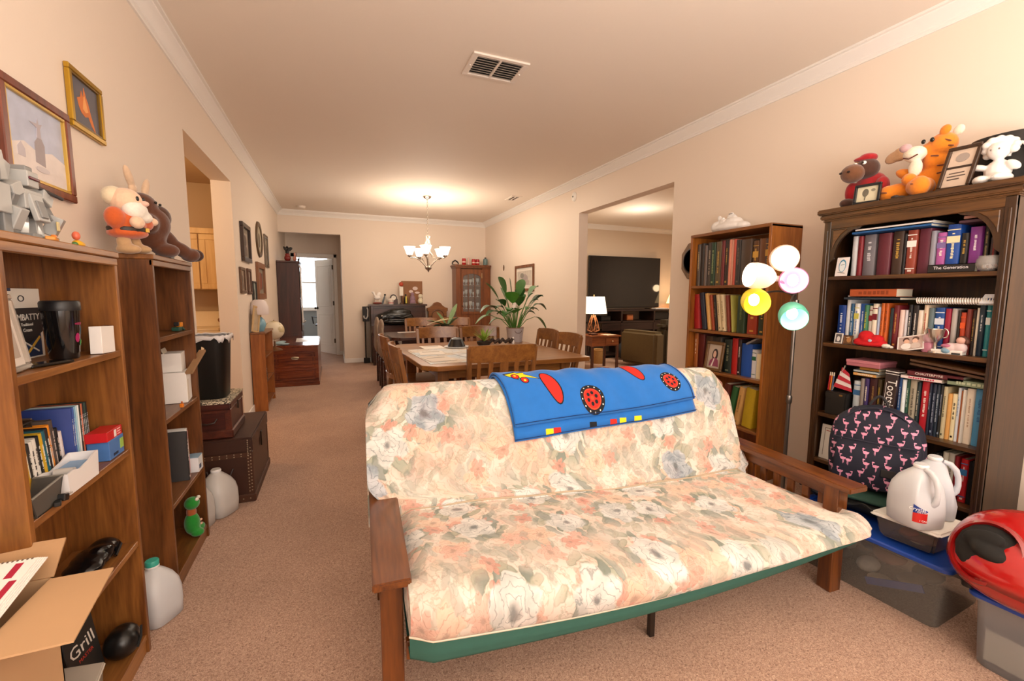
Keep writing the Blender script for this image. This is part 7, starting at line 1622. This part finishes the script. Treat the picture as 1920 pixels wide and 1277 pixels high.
t = thing('figurine', 'grey and black striped pair of figures beside the white horse', 'ornament', (.90, 8.46, PT))
for sx in (-1, 1): MB().tube([(sx * .05, 0, 0), (sx * .03, 0, .08), (0, 0, .16)], [.016, .018, .012], 8).build('figure', plain('#6a7278' if sx < 0 else '#c8c0b4', .4), t)
MB().ell((0, 0, .175), .02).build('head', plain('#22201e', .4), t)
t = thing('mantel_clock', 'small dark arched clock with white dial on the piano', 'clock', (1.05, 8.46, PT))
MB().prism([(-.08, 0), (.08, 0), (.075, .10)] + [(.065 * math.cos(PI * i / 10), .10 + .085 * math.sin(PI * i / 10)) for i in range(11)] + [(-.075, .10)], 'y', -.04, .03).build('case', plain('#3a2218', .35), t, bevel=.003)
MB().lathe([(.042, 0), (.042, .004), (0, .005)], 24, mat=Matrix.Rotation(R(90), 4, 'X'), c=(0, -.04, .12)).build('dial', plain('#e4ddd0', .4), t)
MB().bar((0, -.047, .12), (.012, -.047, .145), .004, .002, (0, 1, 0)).build('clock_hand', plain('#1a1614', .4), t)
t = thing('figurine', 'cream bell-shaped ornament with pink trim beside the arched clock', 'ornament', (1.00 - .01, 8.36, PT)); MB().lathe([(.05, 0), (.045, .03), (.055, .075), (.03, .10), (.012, .11), (0, .112)], 20).build('bell', plain('#e0d4c8', .4), t); MB().lathe([(.052, .02), (.052, .03), (.046, .035)], 20).build('pink_trim', plain('#b86a6a', .4), t)
t = thing('canvas', 'brown framed picture with pale shapes standing on the piano', 'picture', (1.42, 8.585, PT)); t.name = 'picture_board'
MB().box((-.20, -.012, 0), (.20, .012, .44)).build('board', plain('#8f5f3a', .6, var=.2, scale=8), t, bevel=.002)
for k, po in enumerate((oval(.06, .30, .05, .035), oval(-.02, .24, .04, .03), oval(.1, .22, .05, .02))): MB().prism(po, 'y', -.0145, -.011).build('pale_motif', plain('#e0ccc4', .6), t, flat=True)
t = thing('candle', 'tall white candle card with an orange ball top on the piano', 'candle', (1.20, 8.46, PT)); MB().box((-.035, -.012, .16), (.035, .012, .33)).build('white_panel', plain('#ece4d8', .6), t); MB().ell((0, 0, .375), .042).build('orange_ball', plain('#b8442a', .4), t); MB().lathe([(.04, 0), (.03, .02), (.012, .04), (.012, .16)], 16).build('stand', plain('#5a4030', .5), t)
t = thing('vase', 'dark bottle with yellow label strip on the piano', 'bottle', (1.27, 8.40, PT)); t.name = 'bottle'
MB().lathe([(.035, 0), (.037, .01), (.037, .11), (.015, .15), (.013, .19), (0, .19)], 18).build('glass', plain('#201a14', .15), t); MB().box((-.01, -.039, .02), (.02, -.036, .15)).build('label_strip', plain('#c8b84a', .5), t)
t = thing('figurine', 'mauve seated figurine on a white plate on the piano', 'figurine', (1.40, 8.42, PT)); soft('body', [((0, 0, .09), (.055, .04, .09)), ((0, 0, .19), (.035, .03, .035)), ((0, -.02, .04), (.06, .05, .035))], plain('#8f7080', .5, var=.2), t, .007, 1); MB().lathe([(.06, 0), (.085, .012), (.08, .014), (0, .008)], 24).build('plate', M_CER, t)
t = thing('figurine', 'cream and white snow-white bear-like ornament right on the piano', 'ornament', (1.55, 8.42, PT)); soft('body', [((0, 0, .06), (.05, .04, .06)), ((0, 0, .15), (.045, .04, .045))], plain('#d8d0b8', .5), t, .007, 1); MB().ell((0, -.04, .05), (.035, .015, .035)).build('round_face', plain('#ece2c0', .4), t)
t = thing('scroll_clock', 'carved arched wooden clock case with round recess right of the piano', 'clock', (1.90, 8.60, .0)); t.name = 'grandmother_clock'
sil = [(-.22, 0), (.22, 0), (.22, .70), (.185, .76), (.18, .95), (.205, .97), (.205, 1.02), (.15, 1.035), (.10, 1.07), (.06, 1.12), (0, 1.14), (-.06, 1.12), (-.10, 1.07), (-.15, 1.035), (-.205, 1.02), (-.205, .97), (-.18, .95), (-.185, .76), (-.22, .70)]
MB().prism(sil, 'y', -.10, 0).build('case', wood('#6a3a1a', '#94602e', 'x', .8), t, bevel=.005)
MB().tube([(.12 * math.cos(a), -.105, .86 + .12 * math.sin(a)) for a in [2*PI*i/28 for i in range(28)]], .010, 6, closed=True).build('dial_ring', wood('#4a2812', '#6e4220'), t); MB().lathe([(.115, 0), (0, .002)], 24, mat=Matrix.Rotation(R(90), 4, 'X'), c=(0, -.1015, .86)).build('dial', plain('#8a5a34', .4), t)

# ------------------------------------------------------------ corner hutch
W_HU = wood('#5e3014', '#8a4e24', 'z', .8, .35, .2)
t = thing('corner_hutch', 'reddish corner china cabinet with arched glazed door', 'cabinet', (2.94, 8.645, 0)); t.scale = (.93, 1, 1)
# plan: corner cabinet, front diagonal-ish facing -y
A_ = (-.76, -.12); B_ = (-.62, -.44); C_ = (-.14, -.56); D_ = (0, -.56)
plan = [(0, 0), (-.76, 0), A_, (-.66, -.34), (-.12, -.50), (0, -.50)]
MB().prism([(0, 0), (-.76, 0), (-.76, -.30), (-.74, -.32), (0, -.32)], 'z', 0, .08).build('plinth', W_HU, t, bevel=.004)
m = MB(); m.box((-.76, -.32, .08), (-.735, 0, 1.80)).box((-.025, -.32, .08), (0, 0, 1.80)).box((-.735, -.012, .08), (-.025, 0, 1.80)); m.build('carcass', W_HU, t, bevel=.002)
for z in (.09, .98, 1.22, 1.46, 1.78): MB().box((-.735, -.27, z), (-.025, -.012, z + .018)).build('shelf', W_HU, t)
MB().box((-.78, -.35, 1.80), (0, 0, 1.83)).box((-.80, -.375, 1.83), (0, 0, 1.865)).build('cornice', W_HU, t, bevel=.008, seg=2)
MB().box((-.76, -.325, .08), (-.66, -.30, 1.80)).box((-.19, -.325, .08), (0, -.30, 1.80)).box((-.66, -.325, .08), (-.19, -.30, .92)).build('face_frame', W_HU, t, bevel=.003)
dr = MB(); dr.box((-.66, -.345, .90), (-.62, -.325, 1.78)).box((-.23, -.345, .90), (-.19, -.325, 1.78)).box((-.62, -.345, .90), (-.23, -.325, .95))
ar = [(-.62, 1.78), (-.23, 1.78), (-.23, 1.62)] + [(-.23 - .39 * i / 12, 1.62 + .075 * (math.sin(PI * i / 12) ** .6)) for i in range(1, 12)] + [(-.62, 1.62)]
dr.prism(ar, 'y', -.345, -.325); dr.build('door', W_HU, t, bevel=.003)
for x in (-.505, -.365):
    MB().box((x - .008, -.342, .95), (x + .008, -.328, 1.69)).build('glazing_bar', W_HU, t)
MB().box((-.62, -.334, .95), (-.23, -.332, 1.70)).build('glass_pane', glass('#dfe6e6', .10), t)
for z0, z1 in ((.12, .88),): MB().box((-.62, -.338, z0), (-.23, -.325, z1)).build('lower_door', W_HU, t, bevel=.006)
MB().cb((-.205, -.352, 1.66), (.014, .014, .10)).build('door_hinge', plain('#c8b48a', .3, .8), t, bevel=.002); MB().ell((-.64, -.357, 1.06), .012).build('knob', plain('#3a2a1a', .3, .7), t)
rnd = random.Random(21)
for r_i, z in enumerate((.998, 1.238, 1.478)):
    for k in range(5):
        x = 2.94 - .54 + k * .077; nm = ('bottom', 'middle', 'top')[r_i]
        t = thing('glassware', 'glass piece %s from left on the %s shelf of the corner hutch' % (ORD[k + 1], nm), 'glassware', (x, 8.645 - .20 + .04 * (k % 2), z), 0, 'glassware on the %s hutch shelf' % nm)
        c = milky(rnd.choice(['#dcdcdc', '#e8e4de', '#c8ccd0']), .8)
        h = rnd.uniform(.10, .17); r = rnd.uniform(.026, .036)
        MB().lathe([(r * .8, 0), (r * .8, .006), (r * .25, .014), (r * .25, h * .35), (r * .9, h * .55), (r, h * .9), (r * .9, h), (r * .8, h), (r * .85, h * .6), (0, h * .45)], 16).build('cup', c, t)
        MB().lathe([(r * .82, 0), (r * .85, .004), (0, .005)], 16).build('foot', c, t)
HT = 1.8655
for i, (x, c, h, lab) in enumerate(((2.42, '#b01418', .13, 'red tin canister, leftmost on the corner hutch'), (2.62, '#b81c1c', .12, 'red tin canister, middle one on the corner hutch'), (2.70, '#a81418', .12, 'red tin canister, right one on the corner hutch'))):
    t = thing('canister', lab, 'tin', (x, 8.42, HT), .2 * i); MB().lathe([(.038, 0), (.040, .004), (.040, h - .02), (.036, h - .015), (.036, h), (0, h)], 20).build('tin_body', plain(c, .3), t); MB().lathe([(.041, h * .35), (.041, h * .55), (.0405, h * .56)], 20).build('pale_band', plain('#d8b8a8', .4), t)
t = thing('figurine', 'slim white and red bottle between the red canisters', 'bottle', (2.52, 8.44, HT)); t.name = 'bottle'; MB().lathe([(.022, 0), (.026, .05), (.014, .10), (.016, .14), (0, .16)], 16).build('body', plain('#e0b8a8', .4), t); MB().ell((0, 0, .165), .012).build('stopper', plain('#efe8e0', .3), t)
t = thing('canister', 'grey-green glass lantern at the right end of the corner hutch', 'lantern', (2.86, 8.40, HT)); MB().lathe([(.045, 0), (.048, .006), (.048, .12), (.035, .135), (0, .14)], 8).build('glass_body', milky('#6a8484', .85), t); MB().lathe([(.052, .0), (.052, .01), (.046, .012)], 8).build('metal_base', plain('#4a4a44', .4, .7), t); MB().lathe([(.02, .14), (.02, .16), (0, .162)], 12).build('lid', plain('#3a3a36', .4, .7), t)
t = thing('figurine', 'small dark arched ornament at the left edge of the hutch top', 'ornament', (2.235, 8.40, HT)); MB().tube([(-.055, 0, .01), (-.05, 0, .05), (0, 0, .085), (.05, 0, .055), (.07, 0, .015)], [.014, .015, .016, .015, .010], 8).build('arch', plain('#2a201a', .5), t); MB().box((-.06, -.02, 0), (.07, .02, .010)).build('base', plain('#3a2a20', .5), t, bevel=.002)
photo_frame('wooden framed floral print on the right wall above the lily', (WR - .002, 6.64, 1.345), (0, 0, RX), .76, .43, wood('#5e3218', '#85502a'), '#c9c0b2', .045, .02, mount='#e6ddd0', marks=[('#a89c98', oval(.02, .45, .17, .2)), ('#8d8a80', oval(-.12, .6, .1, .1)), ('#b8a8a0', oval(.15, .35, .1, .1))])

# ------------------------------------------------------------ chandelier
t = thing('chandelier', 'silver five-arm chandelier with lit white glass shades', 'chandelier', (1.352, 6.65, 0))
M_NI = plain('#a89c90', .25, .9, var=.02)
MB().lathe([(.062, HC), (.062, HC - .01), (.045, HC - .03), (.012, HC - .045), (0, HC - .045)], 24).build('canopy', M_NI, t)
n_l = 17
for i in range(n_l):
    z = HC - .05 - i * .0305; m = MB(); a0 = PI / 2 * (i % 2)
    m.tube([(.009 * math.cos(a) * math.cos(a0), .009 * math.cos(a) * math.sin(a0), z + .019 * math.sin(a)) for a in [2*PI*j/10 for j in range(10)]], .0028, 5, closed=True).build('chain_link', M_NI, t)
MB().lathe([(.006, 2.175), (.03, 2.17), (.038, 2.15), (.018, 2.12), (.010, 2.10), (.012, 2.0), (.010, 1.80), (.022, 1.72), (.055, 1.69), (.04, 1.665), (.014, 1.645), (.006, 1.625), (0, 1.62)], 20).build('centre_column', M_NI, t)
for k in range(5):
    a = R(90 + 72 * k + 18); c, s = math.cos(a), math.sin(a); P2 = lambda r, z: (r * c, r * s, z)
    MB().tube([P2(.03, 1.69), P2(.07, 1.74), P2(.13, 1.80), P2(.20, 1.835), P2(.26, 1.83), P2(.275, 1.845)], .007, 8).build('arm', M_NI, t)
    MB().tube([P2(.02, 2.13), P2(.05, 2.02), P2(.035, 1.92), P2(.09, 1.85), P2(.20, 1.835)], .004, 6).build('scroll_rod', M_NI, t)
    cup_o = MB().lathe([(.010, 0), (.03, .012), (.032, .03), (.02, .034)], 16, c=P2(.275, 1.838)).build('socket_cup', M_NI, t)
    sh = MB().lathe([(.030, .0), (.045, .015), (.058, .055), (.075, .105), (.086, .122), (.083, .122), (.072, .104), (.055, .055), (.042, .018), (.028, .004)], 24, c=P2(.275, 1.868)); sh.build('shade', plain('#fff2e2', .4, emit=3, var=0), cup_o)
    MB().ell(P2(.275, 1.93), (.024, .024, .036)).build('bulb', plain('#fff4e4', .4, emit=12, var=0), cup_o)
    point('chandelier_bulb_light', (1.352 + .275 * c, 6.65 + .275 * s, 2.02), 8.5, (1, .86, .70), .05)

# ------------------------------------------------------------ family room
t = thing('television', 'very large black flat screen television in the family room', 'television', (5.84, 7.84, .99))
MB().box((-.92, -.03, .03), (.92, .02, 1.11)).build('bezel', plain('#0d0d0e', .3), t, bevel=.004); MB().box((-.905, -.034, .045), (.905, -.029, 1.095)).build('screen', plain('#131417', .10, coat=.5, var=0), t)
for sx in (-1, 1): MB().bar((sx * .6, -.12, .005), (sx * .6, .04, .005), .03, .01).build('stand_foot', plain('#101010', .4), t)
W_ST = wood('#1c100a', '#36201a', 'x', .6, .4)
t = thing('media_console', 'long very dark media console with open shelves under the television', 'media console', (5.9, 7.60, 0))
for z in (.0, .72, .955): MB().box((-1.25, -.2, z + (.05 if z == 0 else 0)), (1.45, .28, z + .035 + (.05 if z == 0 else 0))).build('shelf', W_ST, t, bevel=.004)
for x in (-1.25, -.45, .38, 1.41): MB().box((x, -.2, 0), (x + .04, .28, .96)).build('upright', W_ST, t, bevel=.003)
MB().box((-.41, .26, .56), (.38, .275, .72)).build('dark_back', W_ST, t); MB().box((-.9, -.19, .56), (1.41, -.17, .72)).build('drawer_front', W_ST, t, bevel=.003)
MB().box((-.9, .20, .085), (1.41, .26, .56)).build('fireplace_back', plain('#4a3c30', .9, var=.3, scale=6), t)
rnd = random.Random(4); x = -.88
while x < 1.0:
    z = .30
    w_ = rnd.uniform(.09, .17)
    for zz_ in (.34, .44): MB().cb((x + w_/2, .17, zz_ + rnd.uniform(0, .02)), (w_ * .92, .07, .085), (0, rnd.uniform(-.1, .1), 0)).build('stone', plain(rnd.choice(['#8a7a62', '#a08c6c', '#6e6250', '#7c705e']), .9, var=.2), t, bevel=.012, seg=2)
    x += w_
for i, (x, w_, h, c, lab) in enumerate(((5.15, .22, .10, '#15130f', 'black cable box on the left of the media console shelf'), (6.56, .40, .17, '#131211', 'large black receiver on the right of the media console shelf'), (7.02, .12, .14, '#1a1918', 'small black speaker at the right of the console shelf'), (5.75, .16, .13, '#8a4a24', 'orange-brown ornament box in the console middle shelf'))):
    t = thing(('cable_box', 'receiver', 'speaker', 'ornament_box')[i], lab, ('cable box', 'receiver', 'speaker', 'box')[i], (x, 7.50, .755))
    MB().box((-w_/2, 0, .008), (w_/2, .25, h)).build('case', plain(c, .35, var=.15), t, bevel=.004); MB().box((-w_/2 + .01, -.003, .03), (w_/2 - .01, .001, h - .03)).build('front_panel', plain('#201e1d' if i < 3 else '#b8683a', .25), t)
t = thing('white_device', 'slim white game device at the right end of the console top', 'device', (6.60, 7.52, .990)); MB().box((-.20, -.03, 0), (.12, .10, .022)).build('case', plain('#e4e0dc', .3), t, bevel=.005); MB().box((.14, -.02, 0), (.26, .06, .018)).build('remote', plain('#d8d4ce', .4), t, bevel=.004)
t = thing('table_lamp', 'far warm-lit table lamp at the right end of the media console', 'table lamp', (7.02, 7.62, .990)); MB().lathe([(.06, 0), (.04, .03), (.05, .10), (.015, .16), (.012, .2)], 18).build('base', plain('#8a6a44', .4), t); MB().lathe([(.17, .12), (.075, .40), (.073, .40), (.165, .12)], 24).build('shade', plain('#ffd9a0', .6, emit=1.6, var=0), t)
point('far_lamp_light', (6.98, 7.45, 1.45), 3.5, (1, .7, .4), .08)
t = thing('side_table', 'brown side table with one drawer holding the geometric lamp', 'side table', (4.27, 6.42, 0)); W_SD = wood('#5a2c12', '#8a4c22', 'x', .8)
MB().box((-.30, -.24, .575), (.30, .24, .60)).build('tabletop', W_SD, t, bevel=.006, seg=2); MB().box((-.27, -.21, .42), (.27, .21, .575)).build('case', W_SD, t, bevel=.003); dr_ = MB().box((-.0, -.222, .44), (.25, -.208, .56)).build('drawer', W_SD, t, bevel=.004); MB().ell((.125, -.235, .50), .014).build('knob', plain('#c8b08a', .3, .8), dr_)
for sx in (-1, 1):
    for sy in (-1, 1): MB().bar((sx * .25, sy * .19, 0), (sx * .25, sy * .19, .42), .04, .04, (0, 1, 0)).build('leg', wood('#32160c', '#542a16'), t, bevel=.003)
t = thing('table_lamp', 'lit lamp with cream drum shade and geometric wooden base', 'table lamp', (4.14, 6.40, .601))
MB().lathe([(.225, .37), (.180, .655), (.178, .655), (.220, .37)], 32).build('shade', plain('#fff0d8', .6, emit=1.5, var=0), t); MB().lathe([(.012, .655), (.010, .68), (0, .69)], 10).build('finial', plain('#b8945a', .3, .8), t); MB().cyl((0, 0, .30), (0, 0, .50), .010, n=8).build('stem', plain('#8a6a4a', .3, .8), t)
for k in range(6):
    a = PI / 3 * k; b = a + PI / 6; P3 = lambda r, z, a_: (r * math.cos(a_), r * math.sin(a_), z)
    m = MB(); m.tube([P3(.03, .34, a), P3(.075, .20, b), P3(.115, .08, a)], .008, 6).tube([P3(.03, .34, a + PI / 3), P3(.075, .20, b), P3(.04, .05, b)], .006, 6).tube([P3(.115, .08, a), P3(.04, .05, b), P3(.115, .08, a + PI / 3)], .006, 6)
    m.build('geometric_strut', wood('#7a4426', '#b07850'), t)
MB().lathe([(.08, 0), (.085, .02), (.06, .035), (0, .035)], 20).build('lamp_foot', plain('#4a2418', .4), t)
point('table_lamp_light', (4.14, 6.40, 1.33), 5, (1, .76, .5), .1)
t = thing('paper_sheet', 'loose papers beside the lamp on the brown side table', 'papers', (4.38, 6.32, .601), .1); MB().box((-.08, -.1, 0), (.08, .1, .004)).build('sheet', plain('#d8ccb8', .7), t); MB().box((-.03, -.12, .004), (.1, .05, .006)).build('second_sheet', plain('#c8b8a0', .7), t)
t = thing('armchair', 'dark olive upholstered armchair seen from behind in the family room', 'armchair', (5.50, 6.35, 0), R(8)); M_OL = plain('#3e3420', .95, var=.15, scale=30, bump=.3)
MB().box((-.30, -.42, .08), (.42, -.20, .72)).build('backrest', M_OL, t, bevel=.04, seg=3); MB().box((-.34, -.47, .66), (.46, -.19, .86)).build('head_roll', M_OL, t, bevel=.08, seg=4)
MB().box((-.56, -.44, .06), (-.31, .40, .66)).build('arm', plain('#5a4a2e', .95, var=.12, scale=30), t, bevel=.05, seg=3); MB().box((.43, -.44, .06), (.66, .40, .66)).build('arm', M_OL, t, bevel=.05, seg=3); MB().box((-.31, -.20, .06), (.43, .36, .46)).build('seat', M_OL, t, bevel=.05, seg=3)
for sx in (-.38, .46): MB().cyl((sx, -.2, 0), (sx, -.2, .10), .03, n=10).build('foot', plain('#1c120c', .5), t)
t = thing('wicker_basket', 'small tan basket on the floor behind the side table legs', 'basket', (4.62, 6.95, 0)); MB().lathe([(.11, 0), (.13, .12), (.12, .26), (.115, .26), (.12, .12), (0, .02)], 20).build('basket_body', plain('#a87c44', .8, var=.3, scale=60, bump=.6), t); MB().tube([(.12 * math.cos(a), .12 * math.sin(a), .26) for a in [2*PI*i/20 for i in range(20)]], .010, 6, closed=True).build('rim', plain('#c89c60', .8), t)
t = thing('dark_cushion', 'dark grey round cushion in front of the stone fireplace', 'cushion', (5.40, 7.15, .0)); soft('cushion_body', [((0, 0, .18), (.22, .16, .18)), ((.1, 0, .34), (.2, .14, .10))], plain('#2a2c2e', .95), t, .02, 2); MB().tube([(.21 * math.cos(a), .15 * math.sin(a), .2) for a in [2*PI*i/20 for i in range(20)]], .006, 6, closed=True).build('piping', plain('#1a1a1c', .8), t)

# ------------------------------------------------------------ study seen through the far door
def office_chair(label, loc, rz):
    t = thing('office_chair', label, 'office chair', loc, rz); k = plain('#17191c', .6)
    soft('backrest', [((0, .2, .85), (.22, .05, .26))], k, t, .015, 2); soft('seat', [((0, 0, .50), (.25, .25, .05))], k, t, .015, 2)
    MB().cyl((0, 0, .10), (0, 0, .47), .03, n=10).build('post', plain('#2a2c2e', .3, .6), t)
    for i in range(5): a = 2*PI*i/5; MB().bar((0, 0, .10), (.28 * math.cos(a), .28 * math.sin(a), .06), .035, .03).build('base_leg', k, t); MB().ell((.28 * math.cos(a), .28 * math.sin(a), .03), .03, n=8, m=6).build('caster', k, t)
    for sx in (-1, 1): MB().tube([(sx * .27, .12, .50), (sx * .30, .10, .68), (sx * .29, -.12, .70), (sx * .27, -.1, .52)], .018, 8).build('armrest', plain('#b8bcc0', .3, .5) if sx > 0 else k, t)
    return t
office_chair('black office chair with grey armrest behind the far doorway', (-.98, 11.6, 0), R(20)); office_chair('second black office chair half hidden by the open door', (-.22, 12.3, 0), R(-40))
t = thing('desk', 'black desk along the left of the study beyond the door', 'desk', (-2.0, 12.2, 0)); MB().box((-.6, -.4, .72), (.6, .4, .75)).build('desktop', plain('#1c1e20', .4), t, bevel=.003)
for sx in (-1, 1): MB().box((sx * .57 - .02, -.38, 0), (sx * .57 + .02, .38, .72)).build('side_panel', plain('#1c1e20', .4), t)
